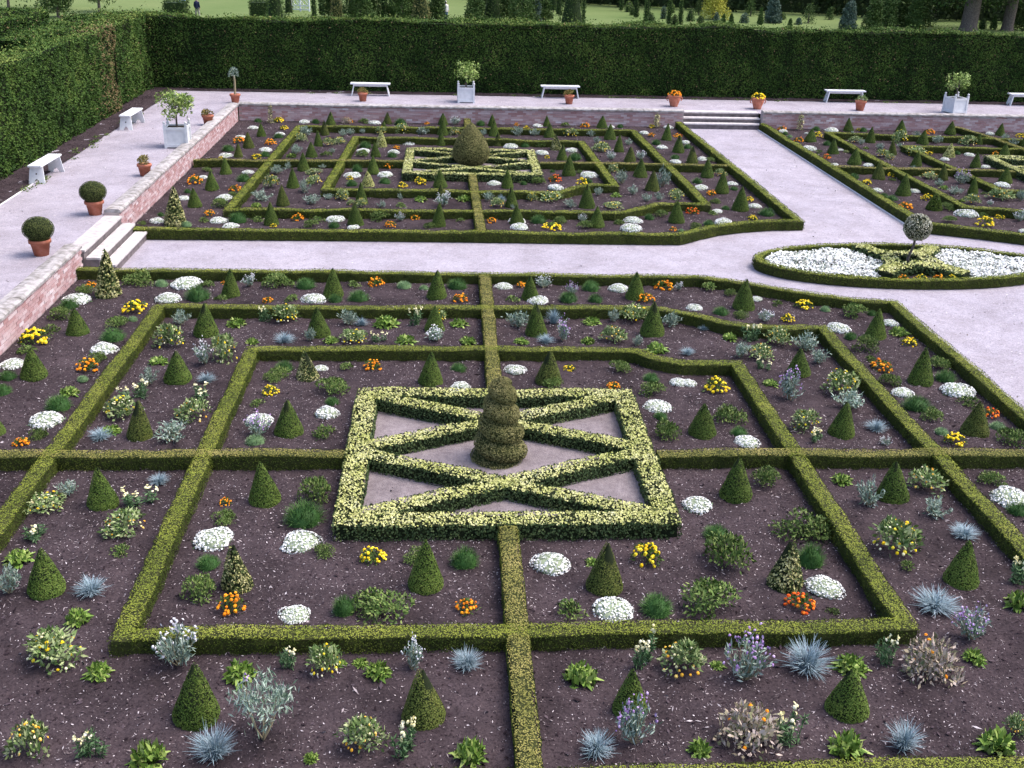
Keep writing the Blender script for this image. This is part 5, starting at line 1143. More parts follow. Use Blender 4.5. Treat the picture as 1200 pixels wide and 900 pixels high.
('MO',0.54,15.73,0.43,0.26,'leftmost bushy plant with orange flowers of the middle front right bed, far left parterre'),
('MO',4.42,20.4,0.32,0.3,'rightmost bushy plant with orange flowers of the middle front right bed, far left parterre'),
('C',0.94,15.8,0.38,0.57,'leftmost clipped green yew cone of the middle front right bed, far left parterre'),
('C',3.05,15.78,0.46,0.65,'second from left clipped green yew cone of the middle front right bed, far left parterre'),
('C',5.22,19.95,0.46,0.62,'third from left clipped green yew cone of the middle front right bed, far left parterre'),
('C',5.27,18.04,0.46,0.6,'rightmost clipped green yew cone of the middle front right bed, far left parterre'),
('M',1.56,16.47,0.3,0.22,'leftmost bushy plant with yellow flowers of the middle front right bed, far left parterre'),
('M',2.09,16.54,0.63,0.28,'second from left bushy plant with yellow flowers, middle front right bed, far left parterre'),
('M',3.78,15.73,0.48,0.18,'third from left bushy plant with yellow flowers, middle front right bed, far left parterre'),
('M',5.8,17.01,0.46,0.3,'rightmost bushy plant with yellow flowers of the middle front right bed, far left parterre'),
('R',5.93,15.3,0.38,0.19,'red orange marigold clump, only one in middle front right bed, far left parterre'),
('G',4.61,14.58,0.33,0.15,'dense green grassy mound, only one in middle front right bed, far left parterre'),
('F',5.03,14.97,0.36,0.18,'spreading leafy green clump, only one in middle front right bed, far left parterre'),
('O',0.32,14.06,0.28,0.14,'orange marigold clump just left of a white mound, outer front right bed, far left parterre'),
('O',6.97,17.6,0.3,0.15,'rightmost orange marigold clump of the outer front right bed, far left parterre'),
('O',5.02,13.33,0.2,0.1,'orange marigold clump just left of a pale mound, outer front right bed, far left parterre'),
('C',0.98,13.86,0.39,0.51,'leftmost clipped green yew cone of the outer front right bed, far left parterre'),
('C',3.08,13.75,0.43,0.56,'second from left clipped green yew cone of the outer front right bed, far left parterre'),
('C',7.35,19.93,0.41,0.58,'clipped green yew cone just behind a grassy mound, outer front right bed, far left parterre'),
('C',7.33,17.8,0.42,0.63,'fifth from left clipped green yew cone of the outer front right bed, far left parterre'),
('C',7.38,15.72,0.49,0.65,'rightmost clipped green yew cone of the outer front right bed, far left parterre'),
('C',5.3,14.32,0.44,0.62,'clipped green yew cone just behind a pale mound, outer front right bed, far left parterre'),
('W',1.0,14.19,0.49,0.15,'leftmost white alyssum mound of the outer front right bed, far left parterre'),
('W',1.02,13.49,0.5,0.15,'second from left white alyssum mound of the outer front right bed, far left parterre'),
('W',6.82,18.36,0.45,0.13,'fifth from left white alyssum mound of the outer front right bed, far left parterre'),
('W',7.93,18.97,0.4,0.12,'eighth from left white alyssum mound of the outer front right bed, far left parterre'),
('W',7.89,16.06,0.39,0.12,'white alyssum mound just in front of yellow marigolds, outer front right bed, far left parterre'),
('W',6.66,15.45,0.34,0.1,'white alyssum mound just behind a small plant, outer front right bed, far left parterre'),
('W',6.56,14.28,0.54,0.16,'seventh from left white alyssum mound of the outer front right bed, far left parterre'),
('W',4.12,14.31,0.53,0.16,'white alyssum mound just right of a small plant, outer front right bed, far left parterre'),
('W',3.94,13.42,0.56,0.17,'third from left white alyssum mound of the outer front right bed, far left parterre'),
('G',1.57,14.11,0.49,0.22,'leftmost dense green grassy mound of the outer front right bed, far left parterre'),
('G',6.87,19.14,0.38,0.17,'second from left dense green grassy mound of the outer front right bed, far left parterre'),
('G',7.81,18.25,0.32,0.14,'fifth from left dense green grassy mound of the outer front right bed, far left parterre'),
('G',7.98,15.15,0.51,0.23,'dense green grassy mound just right of yellow marigolds, outer front right bed, far left parterre'),
('G',6.98,15.79,0.3,0.13,'fourth from left dense green grassy mound of the outer front right bed, far left parterre'),
('G',6.12,14.02,0.35,0.16,'third from left dense green grassy mound of the outer front right bed, far left parterre'),
('N',1.87,13.48,0.5,0.18,'leftmost yellow marigold clump of the outer front right bed, far left parterre'),
('N',7.92,16.83,0.26,0.13,'yellow marigold clump just behind a white mound, outer front right bed, far left parterre'),
('N',7.46,14.67,0.28,0.14,'yellow marigold clump just left of a grassy mound, outer front right bed, far left parterre'),
('F',2.16,14.02,0.38,0.19,'spreading leafy green clump just behind yellow marigolds, outer front right bed, far left parterre'),
('F',2.79,13.57,0.45,0.22,'second from left spreading leafy green clump of the outer front right bed, far left parterre'),
('F',6.84,16.49,0.3,0.15,'spreading leafy green clump just behind a grassy mound, outer front right bed, far left parterre'),
('F',3.72,14.02,0.28,0.14,'third from left spreading leafy green clump of the outer front right bed, far left parterre'),
('F',5.69,13.69,0.3,0.15,'fourth from left spreading leafy green clump of the outer front right bed, far left parterre'),
('SW',2.75,14.22,0.27,0.19,'silvery bush with white flowers, only one in outer front right bed, far left parterre'),
('f',3.7,14.03,0.25,0.11,'leftmost small leafy green plant of the outer front right bed, far left parterre'),
('f',6.47,15.14,0.24,0.11,'rightmost small leafy green plant of the outer front right bed, far left parterre'),
('MO',7.82,20.15,0.36,0.22,'bushy plant with orange flowers, only one in outer front right bed, far left parterre'),
('g',5.24,13.34,0.23,0.09,'pale green low mound, only one in outer front right bed, far left parterre'),
('Z',12.89,28.71,0.3,0.72,'thin variegated shrub on upright stake, only one in outer back left bed, far right parterre'),
('O',12.21,28.69,0.35,0.18,'orange marigold clump just behind a white mound, outer back left bed, far right parterre'),
('O',12.14,26.24,0.35,0.18,'second from left orange marigold clump of the outer back left bed, far right parterre'),
('O',17.99,28.34,0.38,0.19,'orange marigold clump just right of a yew cone, outer back left bed, far right parterre'),
('W',12.15,28.34,0.37,0.11,'white alyssum mound just in front of orange marigolds, outer back left bed, far right parterre'),
('W',12.98,27.99,0.18,0.06,'white alyssum mound just behind yellow marigolds, outer back left bed, far right parterre'),
('W',12.09,24.7,0.55,0.16,'white alyssum mound just behind a small plant, outer back left bed, far right parterre'),
('W',13.21,24.67,0.23,0.07,'white alyssum mound just behind an orange-flowered bush, outer back left bed, far right parterre'),
('W',12.17,22.09,0.28,0.08,'white alyssum mound just in front of red marigolds, outer back left bed, far right parterre'),
('W',13.3,22.01,0.38,0.11,'white alyssum mound just right of a yew cone, outer back left bed, far right parterre'),
('W',14.16,28.6,0.56,0.17,'white alyssum mound just left of yellow marigolds, outer back left bed, far right parterre'),
('G',12.06,27.7,0.27,0.12,'dense green grassy mound just behind a pale mound, outer back left bed, far right parterre'),
('G',13.57,28.68,0.37,0.17,'second from left dense green grassy mound of the outer back left bed, far right parterre'),
('G',12.99,25.54,0.35,0.16,'third from left dense green grassy mound of the outer back left bed, far right parterre'),
('G',13.4,22.89,0.2,0.09,'dense green grassy mound just right of red marigolds, outer back left bed, far right parterre'),
('G',15.42,28.62,0.38,0.17,'dense green grassy mound just right of yellow marigolds, outer back left bed, far right parterre'),
('g',12.07,27.12,0.27,0.11,'pale green low mound, only one in outer back left bed, far right parterre'),
('C',12.62,26.35,0.46,0.52,'leftmost clipped green yew cone of the outer back left bed, far right parterre'),
('C',12.75,24.09,0.44,0.56,'second from left clipped green yew cone of the outer back left bed, far right parterre'),
('C',12.89,22.27,0.48,0.54,'fourth from left clipped green yew cone of the outer back left bed, far right parterre'),
('C',14.85,28.66,0.42,0.51,'clipped green yew cone just left of yellow marigolds, outer back left bed, far right parterre'),
('C',16.95,28.66,0.43,0.49,'clipped green yew cone just left of orange marigolds, outer back left bed, far right parterre'),
('C',18.8,28.34,0.45,0.52,'rightmost clipped green yew cone of the outer back left bed, far right parterre'),
('N',13.2,27.25,0.38,0.19,'yellow marigold clump just behind a yew cone, outer back left bed, far right parterre'),
('N',15.3,28.74,0.24,0.12,'yellow marigold clump just left of a grassy mound, outer back left bed, far right parterre'),
('R',12.25,23.23,0.31,0.15,'red orange marigold clump, only one in outer back left bed, far right parterre'),
('f',12.26,24.1,0.25,0.11,'small leafy green plant, only one in outer back left bed, far right parterre'),
('MO',13.24,24.15,0.19,0.11,'bushy plant with orange flowers, only one in outer back left bed, far right parterre'),
('S',14.5,27.23,0.39,0.25,'silvery grey leafy bush just right of yellow marigolds, outer back left bed, far right parterre'),
('S',17.01,27.21,0.41,0.27,'rightmost silvery grey leafy bush of the outer back left bed, far right parterre'),
('MO',14.31,26.23,0.49,0.22,'bushy plant with orange flowers just behind a primrose, middle back left bed, far right parterre'),
('MO',18.55,26.14,0.59,0.33,'rightmost bushy plant with orange flowers of the middle back left bed, far right parterre'),
('S',14.39,25.85,0.31,0.2,'silvery grey leafy bush just behind a primrose, middle back left bed, far right parterre'),
('S',14.75,24.94,0.39,0.25,'second from left silvery grey leafy bush of the middle back left bed, far right parterre'),
('S',17.4,26.25,0.49,0.32,'fifth from left silvery grey leafy bush of the middle back left bed, far right parterre'),
('S',18.23,26.57,0.27,0.18,'silvery grey leafy bush just behind an orange-flowered bush, middle back left bed, far right parterre'),
('S',15.63,25.28,0.26,0.17,'third from left silvery grey leafy bush of the middle back left bed, far right parterre'),
('S',14.44,20.99,0.31,0.26,'fourth from left silvery grey leafy bush of the middle back left bed, far right parterre'),
('C',14.86,26.27,0.4,0.57,'leftmost clipped green yew cone of the middle back left bed, far right parterre'),
('C',16.81,26.15,0.45,0.54,'fourth from left clipped green yew cone of the middle back left bed, far right parterre'),
('C',19.03,26.33,0.32,0.43,'rightmost clipped green yew cone of the middle back left bed, far right parterre'),
('C',14.87,24.03,0.32,0.55,'second from left clipped green yew cone of the middle back left bed, far right parterre'),
('C',14.99,22.15,0.4,0.52,'third from left clipped green yew cone of the middle back left bed, far right parterre'),
('P',14.28,25.06,0.22,0.1,'light green primrose rosette, only one in middle back left bed, far right parterre'),
('M',14.35,23.62,0.46,0.24,'leftmost bushy plant with yellow flowers of the middle back left bed, far right parterre'),
('M',16.0,26.28,0.58,0.48,'third from left bushy plant with yellow flowers, middle back left bed, far right parterre'),
('M',14.46,23.16,0.33,0.2,'second from left bushy plant with yellow flowers, middle back left bed, far right parterre'),
('M',15.72,24.0,0.72,0.3,'rightmost bushy plant with yellow flowers of the middle back left bed, far right parterre'),
('G',12.16,20.13,0.4,0.18,'dense green grassy mound just behind yellow marigolds, outer front left bed, far right parterre'),
('G',12.13,17.42,0.35,0.16,'dense green grassy mound just behind a grassy mound, outer front left bed, far right parterre'),
('G',12.29,17.15,0.38,0.17,'rightmost dense green grassy mound of the outer front left bed, far right parterre'),
('N',12.27,19.3,0.32,0.16,'yellow marigold clump just behind a white mound, outer front left bed, far right parterre'),
('N',13.49,20.42,0.29,0.14,'yellow marigold clump just behind a small plant, outer front left bed, far right parterre'),
('N',13.36,17.19,0.35,0.18,'third from left yellow marigold clump of the outer front left bed, far right parterre'),
('N',13.76,14.22,0.52,0.26,'yellow marigold clump just right of a leafy clump, outer front left bed, far right parterre'),
('C',12.9,19.99,0.42,0.57,'clipped green yew cone just left of yellow marigolds, outer front left bed, far right parterre'),
('C',12.89,17.86,0.5,0.65,'rightmost clipped green yew cone of the outer front left bed, far right parterre'),
('W',12.24,18.31,0.38,0.11,'white alyssum mound just left of a yew cone, outer front left bed, far right parterre'),
('W',13.38,18.21,0.34,0.1,'white alyssum mound just right of a yew cone, outer front left bed, far right parterre'),
('W',13.73,15.33,0.64,0.19,'fourth from left white alyssum mound of the outer front left bed, far right parterre'),
('W',12.29,15.01,0.41,0.12,'white alyssum mound just left of a leafy clump, outer front left bed, far right parterre'),
('W',14.55,13.65,0.24,0.07,'white alyssum mound just right of yellow marigolds, outer front left bed, far right parterre'),
('f',13.28,19.8,0.23,0.1,'small leafy green plant, only one in outer front left bed, far right parterre'),
('O',12.29,16.13,0.41,0.2,'orange marigold clump, only one in the outer front left bed of the far right parterre'),
('J',13.08,16.01,0.44,0.52,'rough dark conical bush, only one in outer front left bed, far right parterre'),
('F',13.45,15.99,0.41,0.2,'spreading leafy green clump just behind a white mound, outer front left bed, far right parterre'),
('F',12.93,14.56,0.37,0.18,'spreading leafy green clump just left of yellow marigolds, outer front left bed, far right parterre'),
('C',20.75,28.22,0.36,0.5,'clipped green yew cone, only one in outer back right bed, far right parterre'),
('W',20.45,28.42,0.38,0.12,'white alyssum mound, only one in the outer back right bed of the far right parterre'),
('N',21.41,27.9,0.38,0.19,'yellow marigold clump, only one in the outer back right bed of the far right parterre'),
('S',20.49,27.24,0.37,0.24,'silvery grey leafy bush, only one in outer back right bed, far right parterre'),
('S',20.26,26.12,0.45,0.29,'silvery grey leafy bush, only one in middle back right bed, far right parterre'),
('C',20.65,26.1,0.27,0.3,'clipped green yew cone, only one in middle back right bed, far right parterre'),
('N',16.33,24.27,0.21,0.11,'yellow marigold clump, only one in the inner back left bed of the far right parterre'),
('Q',16.83,23.8,0.4,0.52,'golden yellow cone bush, only one in inner back left bed, far right parterre'),
('G',17.34,24.26,0.26,0.12,'dense green grassy mound, only one in inner back left bed, far right parterre'),
('W',17.67,24.05,0.36,0.11,'white alyssum mound just right of a grassy mound, inner back left bed, far right parterre'),
('W',16.41,23.17,0.33,0.1,'white alyssum mound just in front of yellow marigolds, inner back left bed, far right parterre'),
('W',17.32,21.97,0.32,0.1,'white alyssum mound just right of a yew cone, inner back left bed, far right parterre'),
('C',16.97,21.99,0.36,0.52,'leftmost clipped green yew cone of the inner back left bed, far right parterre'),
('C',18.95,24.03,0.39,0.49,'clipped green yew cone just right of orange marigolds, inner back left bed, far right parterre'),
('O',18.7,24.16,0.3,0.15,'orange marigold clump, only one in the inner back left bed of the far right parterre'),
('C',16.92,19.7,0.44,0.5,'clipped green yew cone, only one in inner front left bed, far right parterre'),
('W',16.59,19.2,0.51,0.15,'white alyssum mound, only one in the inner front left bed of the far right parterre'),
('F',17.78,20.31,0.24,0.12,'spreading leafy green clump, only one in inner front left bed, far right parterre'),
('S',16.24,17.26,0.36,0.32,'silvery grey leafy bush, only one in inner front left bed, far right parterre'),
('MO',14.67,20.23,0.54,0.19,'leftmost bushy plant with orange flowers of the middle front left bed, far right parterre'),
('MO',15.65,17.34,0.68,0.33,'rightmost bushy plant with orange flowers of the middle front left bed, far right parterre'),
('S',14.48,19.03,0.34,0.24,'silvery grey leafy bush just behind a silver bush, middle front left bed, far right parterre'),
('S',14.57,18.04,0.54,0.22,'rightmost silvery grey leafy bush of the middle front left bed, far right parterre'),
('C',14.99,19.96,0.34,0.55,'clipped green yew cone just behind a purple-flowered bush, middle front left bed, far right parterre'),
('C',15.15,18.09,0.33,0.54,'clipped green yew cone just right of a primrose, middle front left bed, far right parterre'),
('SP',15.37,19.47,0.57,0.42,'grey bush with purple flowers, only one in middle front left bed, far right parterre'),
('M',14.55,16.79,0.44,0.27,'bushy plant with yellow flowers, only one in middle front left bed, far right parterre'),
('P',14.41,17.12,0.19,0.09,'light green primrose rosette just behind a yellow-flowered bush, middle front left bed, far right parterre'),
('P',14.49,18.69,0.26,0.12,'light green primrose rosette just behind a silver bush, middle front left bed, far right parterre'),
('f',15.44,17.96,0.18,0.08,'small leafy green plant just behind an orange-flowered bush, middle front left bed, far right parterre'),
('f',14.18,15.3,0.25,0.11,'small leafy green plant just left of yellow marigolds, middle front left bed, far right parterre'),
('SW',15.04,16.67,0.21,0.15,'leftmost silvery bush with white flowers of the middle front left bed, far right parterre'),
('SW',15.03,14.84,0.39,0.28,'rightmost silvery bush with white flowers of the middle front left bed, far right parterre'),
('N',14.58,15.06,0.27,0.14,'yellow marigold clump, only one in the middle front left bed of the far right parterre'),
]
M['amber'] = mat('amber_petal', [(0, (.72, .30, .02)), (.5, (.80, .46, .05)), (1, (.84, .62, .20))], .6)
# ---------------------------------------------------------------- bedding plants: prototypes (part name -> mesh), nominal width and height
def dome_pts(n, R, h, r, low=0.0):
    """points and normals on a squashed half sphere standing on the ground"""
    u = r.random(n) * (1 - low) + low; z = u; t = r.random(n) * 2 * np.pi; q_ = np.sqrt(np.clip(1 - z * z, 0, 1))
    P = np.c_[R * q_ * np.cos(t), R * q_ * np.sin(t), h * z]
    N = unit(np.c_[q_ * np.cos(t) / R, q_ * np.sin(t) / R, z / h]); return P, N
def dome(mb, R, h, m, seg=12, rings=4, r=None, tint=.3, wob=.12):
    prof = [(R * math.cos(a), h * math.sin(a)) for a in np.linspace(-.08, math.pi / 2 - .12, rings)]
    return lathe(mb, prof, m, seg, tint, wob=wob)
def heads(mb, P, N, R, m, r, dep=.45, seg=6):
    """small domed flower heads"""
    n = len(P); R = R * (.75 + .5 * r.random(n)); A = rand_tangent(N, r); B = np.cross(N, A)
    ring0 = [P + (math.cos(t) * A + math.sin(t) * B) * R[:, None] for t in np.arange(seg) * 2 * math.pi / seg]
    ring1 = [P + (math.cos(t + .4) * A + math.sin(t + .4) * B) * (R * .6)[:, None] + N * (R * dep)[:, None] for t in np.arange(seg) * 2 * math.pi / seg]
    top = P + N * (R * dep * 1.25)[:, None]
    V = np.stack(ring0 + ring1 + [top], 1); k = 2 * seg + 1; base = np.arange(n)[:, None, None] * k
    Fq = np.array([(j, (j + 1) % seg, seg + (j + 1) % seg, seg + j) for j in range(seg)])
    Ft = np.array([(seg + j, seg + (j + 1) % seg, 2 * seg) for j in range(seg)])
    t = r.random(n)
    nv = mb.n; mb.add(V, (base + Fq).reshape(-1, 4), m, np.repeat(t * .8, seg)); 
    F, mi, _, sm = None, None, None, None
    mb.f.append(((base + Ft).reshape(-1, 3) + nv, mb.mi(m), np.repeat(np.clip(t + .15, 0, 1), seg), False))
def clumpy(n, R, h, r, k=9):
    """points in leaf clumps filling an uneven mound"""
    C, CN = dome_pts(k, R * .60, h * .66, r); C[0] = (0, 0, h * .45); i = r.integers(0, k, n); cr = (.42 + .20 * r.random(k)) * R; cr[0] = .6 * R
    D = unit(r.normal(size=(n, 3))); D[:, 2] = np.abs(D[:, 2]) * .9
    P = C[i] + D * cr[i][:, None] * np.array([1, 1, h / R * .8]) * (.6 + .4 * r.random((n, 1)) ** .5); P[:, 2] = np.clip(P[:, 2], .005, None)
    return P, unit(D * .6 + CN[i] * .6 + [0, 0, .3])
def foliage(mb, P, N, L, Wd, m, r, up=.4, tint=None):
    n = len(P); D = unit(rand_tangent(N, r) * .8 + N * .5 + np.array([0, 0, up])); NN = unit(N + .5 * r.normal(size=N.shape)); NN = unit(NN - (NN * D).sum(1, keepdims=True) * D)
    leaves(mb, P, D, NN, L * (.6 + .8 * r.random(n)), Wd * (.6 + .8 * r.random(n)), m, r.random(n) if tint is None else tint)
def p_white(r):
    a = MB(); R, h = .25, .135; V0 = a.n
    dome(a, R * .88, h * .82, M['white_core'], 14, 5, wob=.14)
    P, N = dome_pts(60, R * .97, h * .4, r); foliage(a, P * [1, 1, .5], N, .05, .02, M['snapleaf'], r, .1)
    b = MB(); P, N = dome_pts(620, R * .93, h * .92, r, .02); bl = vnoise(P, 13, int(r.integers(99))); P = P * (.90 + .2 * bl[:, None])
    ang = np.arctan2(P[:, 1], P[:, 0]); am, ph = .03 + .08 * r.random(), r.random() * 6; P[:, :2] *= (1 + am * np.sin(2 * ang + ph) * .8 + am * .6 * np.sin(3 * ang + 2 * ph))[:, None]; k = r.random(620) < .45 + .75 * bl; P, N = P[k], N[k]; n = len(P)
    NN = unit(N + .55 * r.normal(size=N.shape)); D = rand_tangent(NN, r); leaves(b, P + N * .008 - D * .014, D, NN, .03, .027, M['white'], np.clip(r.random(n) * .7 + (bl[k] - .5) * .9 + .25, 0, 1))
    leaves(b, P + N * .010 - np.cross(D, NN) * .012, np.cross(D, NN), NN, .026, .022, M['white'], np.clip(r.random(n) * .7 + (bl[k] - .5) * .9 + .25, 0, 1))
    return [('foliage', a), ('blossom', b)], .5, .165
def p_grassy(r, m='grassy', n=620, R=.25, h=.22, L=.10, wd=.006):
    a = MB(); dome(a, R * .72, h * .62, M[m], 10, 4, tint=.05)
    P, N = dome_pts(n, R * .62, h * .55, r); D0 = unit(N + .35 * r.normal(size=N.shape) + [0, 0, .25]); D1 = unit(D0 + .5 * r.normal(size=N.shape) * [1, 1, .4])
    blades(a, P, D0, D1, L * (.6 + .7 * r.random(n)), wd, M[m], r.random(n)); return [('foliage', a)], 2 * R, h
def p_fern(r, n=900, R=.27, h=.22, L=.045, Wd=.022, m='fern', k=11):
    a = MB(); P, N = clumpy(n, R, h, r, k); foliage(a, P, N, L, Wd, M[m], r, .2)
    return [('foliage', a)], 2 * R, h
def p_fescue(r):
    a = MB(); n = 330; D0 = unit(np.c_[r.normal(size=(n, 2)) * .75, np.abs(r.normal(size=n)) * .5 + .45]); D1 = unit(D0 * [1.5, 1.5, .5])
    blades(a, r.normal(size=(n, 3)) * [.022, .022, .0] , D0, D1, .19 * (.65 + .6 * r.random(n)), .0065, M['fescue'], r.random(n)); return [('foliage', a)], .33, .19
def p_prim(r):
    a = MB(); n = 46; t = np.arange(n) * 2.4 + r.random(n); el = np.linspace(.12, 1.3, n) + r.normal(size=n) * .1; D0 = np.c_[np.cos(t) * np.cos(el), np.sin(t) * np.cos(el), np.sin(el)]; D1 = unit(D0 * [1.3, 1.3, .2] - [0, 0, .25])
    blades(a, D0 * .02, D0, D1, np.linspace(.18, .08, n) * (.7 + .5 * r.random(n)), .06 + .02 * r.random(n), M['primrose'], r.random(n))
    foliage(a, *dome_pts(90, .12, .08, r), .07, .04, M['primrose'], r, .3); return [('foliage', a)], .32, .14
def p_silver(r, flow=None, n=430, R=.23, h=.30, m='silver', nf=60):
    a = MB(); k = 15; t = r.random(k) * 6.28; sp = r.random(k) ** .6; tips = np.c_[np.cos(t) * R * .85 * sp, np.sin(t) * R * .85 * sp, h * (1.0 - .45 * sp) * (.8 + .3 * r.random(k))]
    for q_ in tips: tube(a, [(q_[0] * .1, q_[1] * .1, 0), q_ * [.6, .6, .5], q_], [.005, .004, .002], M['stem'], 4, cap=False)
    i = r.integers(0, k, n); f = .25 + .78 * r.random((n, 1)); P = tips[i] * f * [1, 1, 1] + r.normal(size=(n, 3)) * .018; P[:, 2] = np.abs(P[:, 2])
    N = unit(r.normal(size=(n, 3)) + [0, 0, .8]); D = unit(unit(tips[i]) * .5 + r.normal(size=(n, 3)) * .6 + [0, 0, .25]); N = unit(N - (N * D).sum(1, keepdims=True) * D)
    leaves(a, P, D, N, .062 * (.6 + .7 * r.random(n)), .017, M[m], r.random(n)); parts = [('foliage', a)]
    if flow:
        b = MB(); j = r.integers(0, k, nf); P = tips[j] + np.abs(r.normal(size=(nf, 3))) * [0, 0, .045] + r.normal(size=(nf, 3)) * .025; heads(b, P, unit(r.normal(size=(nf, 3)) + [0, 0, 1.2]), .013, M[flow], r); parts.append(('flowers', b))
    return parts, 2 * R, h
def p_mixed(r, flow, n=560, R=.23, h=.26, nf=22, m='mixleaf', fr=.0165):
    a = MB(); P, N = clumpy(n, R, h, r, 12); foliage(a, P, N, .058, .026, M[m], r, .3)
    b = MB(); P, N = dome_pts(nf, R * .88, h * 1.0, r, .2); heads(b, P + r.normal(size=P.shape) * .018, unit(N + [0, 0, .8]), fr, M[flow], r)
    if m != 'pinkfade':
        P, N = dome_pts(nf, R * .85, h * .97, r, .2); heads(b, P + r.normal(size=P.shape) * .015, unit(N + [0, 0, .8]), fr * .8, M['cream'], r)
    return [('foliage', a), ('flowers', b)], 2 * R, h * 1.05
def p_mari(r, flow):
    a = MB(); R, h = .165, .15; P, N = clumpy(260, R, h, r, 9); foliage(a, P, N, .045, .016, M['marigold_leaf'], r, .3)
    b = MB(); k = 38; P, N = dome_pts(k, R * .92, h * 1.02, r, .12); heads(b, P + r.normal(size=P.shape) * .014, unit(N + [0, 0, .9]), .0225, M[flow], r, .6, 7)
    return [('foliage', a), ('flowers', b)], .35, .18
def p_snap(r):
    a = MB(); b = MB(); k = 7
    for j in range(k):
        t = r.random() * 6.28; q_ = .10 * r.random() ** .5; base = np.array([q_ * math.cos(t), q_ * math.sin(t), 0]); tip = base * 1.5 + [0, 0, .17 + .12 * r.random()]
        tube(a, [base, tip], [.005, .003], M['snapleaf'], 4, .3, False); n = 34; f = r.random((n, 1)); P = base + (tip - base) * f * .85; N = unit(r.normal(size=(n, 3)) + [0, 0, .7]); D = unit(r.normal(size=(n, 3)) + [0, 0, .5]); N = unit(N - (N * D).sum(1, keepdims=True) * D)
        leaves(a, P, D, N, .06, .016, M['snapleaf'], r.random(n))
        if r.random() < .7:
            m_ = 6; P = tip + np.c_[r.normal(size=(m_, 2)) * .014, r.random(m_) * .07 - .02]; heads(b, P, unit(r.normal(size=(m_, 3)) + [0, 0, .3]), .016, M['cream'], r)
    if not b.n: heads(b, np.array([[0, 0, .25]]), np.array([[0, 0, 1.]]), .018, M['cream'], r)
    return [('foliage', a), ('flowers', b)], .27, .30
def p_leggy(r):
    a = MB(); b = MB(); c = MB()
    tips = []
    for t, o, h in ((.3, .22, .38), (1.4, .24, .30), (2.6, .2, .42), (3.7, .26, .33), (5.0, .18, .36), (5.8, .3, .25)):
        tip = np.array([o * math.cos(t), o * math.sin(t), h]); tips.append(tip); tube(c, [(0, 0, 0), tip * [.45, .45, .3], tip * [.8, .8, .75], tip], [.012, .009, .007, .003], M['stem'], 6)
    tips = np.array(tips); n = 760; i = r.integers(0, 6, n); P = tips[i] + r.normal(size=(n, 3)) * [.075, .075, .05]; D = unit(r.normal(size=(n, 3)) + [0, 0, .4]); N = unit(r.normal(size=(n, 3)) + [0, 0, 1]); N = unit(N - (N * D).sum(1, keepdims=True) * D)
    leaves(a, P, D, N, .085, .016, M['silver'], r.random(n)); tube(c, [tips[2], tips[2] + [.05, .03, .15]], [.004, .002], M['stem'], 4); heads(b, tips[2] + [.05, .03, .15] + r.normal(size=(9, 3)) * .015, unit(r.normal(size=(9, 3)) + [0, 0, 1]), .014, M['lilac'], r)
    return [('foliage', a), ('stems', c), ('flowers', b)], .62, .5
def cone_prof(R, h, t):
    """radius of a clipped cone at height fraction t: slightly tucked foot, slightly bellied flank"""
    return R * 1.05 * (1 - t) ** .88 * (.90 + .10 * np.clip(t / .10, 0, 1)) + .006
def p_cone(r, m='yew_leaf', R=.205, h=.57, L=.020, Wd=.0095, n=5200, out=.22, bulge=.0):
    a = MB(); lop = r.normal() * .02
    prof = [(max(.004, cone_prof(R, h, t) * .95 - .006), h * t * .985) for t in np.linspace(-.02, 1, 12)]
    lathe(a, prof, M['yew_core'], 18, .5, wob=.03)
    t = 1 - np.sqrt(r.random(n)) ; t = np.clip(t, 0, 1); th = r.random(n) * 6.28; rr = cone_prof(R, h, t)
    P = np.c_[rr * np.cos(th), rr * np.sin(th), h * t]; bl = vnoise(P, 9, int(r.integers(99))); P[:, :2] *= (.965 + .07 * bl)[:, None]
    N = unit(np.c_[np.cos(th), np.sin(th), np.full(n, R / h * .9)]); tint = np.clip(.55 * r.random(n) + .45 * vnoise(P, 6, int(r.integers(99))), 0, 1)
    P[:, 0] += lop * t; skin_leaves(a, P, N, L, Wd, M[m], tint, r, out); return [('foliage', a)], 2 * R, h
def p_stake(r):
    a = MB(); b = MB(); tube(b, [(0, 0, 0), (.01, 0, 1.0)], [.012, .009], M['stem'], 6)
    n = 260; t = r.random(n); q_ = .10 * (1 - t * .55) * r.random(n) ** .5; th = r.random(n) * 6.28; P = np.c_[q_ * np.cos(th), q_ * np.sin(th), .05 + .8 * t]; foliage(a, P, unit(np.c_[np.cos(th), np.sin(th), np.full(n, .4)]), .055, .03, M['vari_leaf'], r, .2)
    return [('foliage', a), ('stake', b)], .22, 1.0
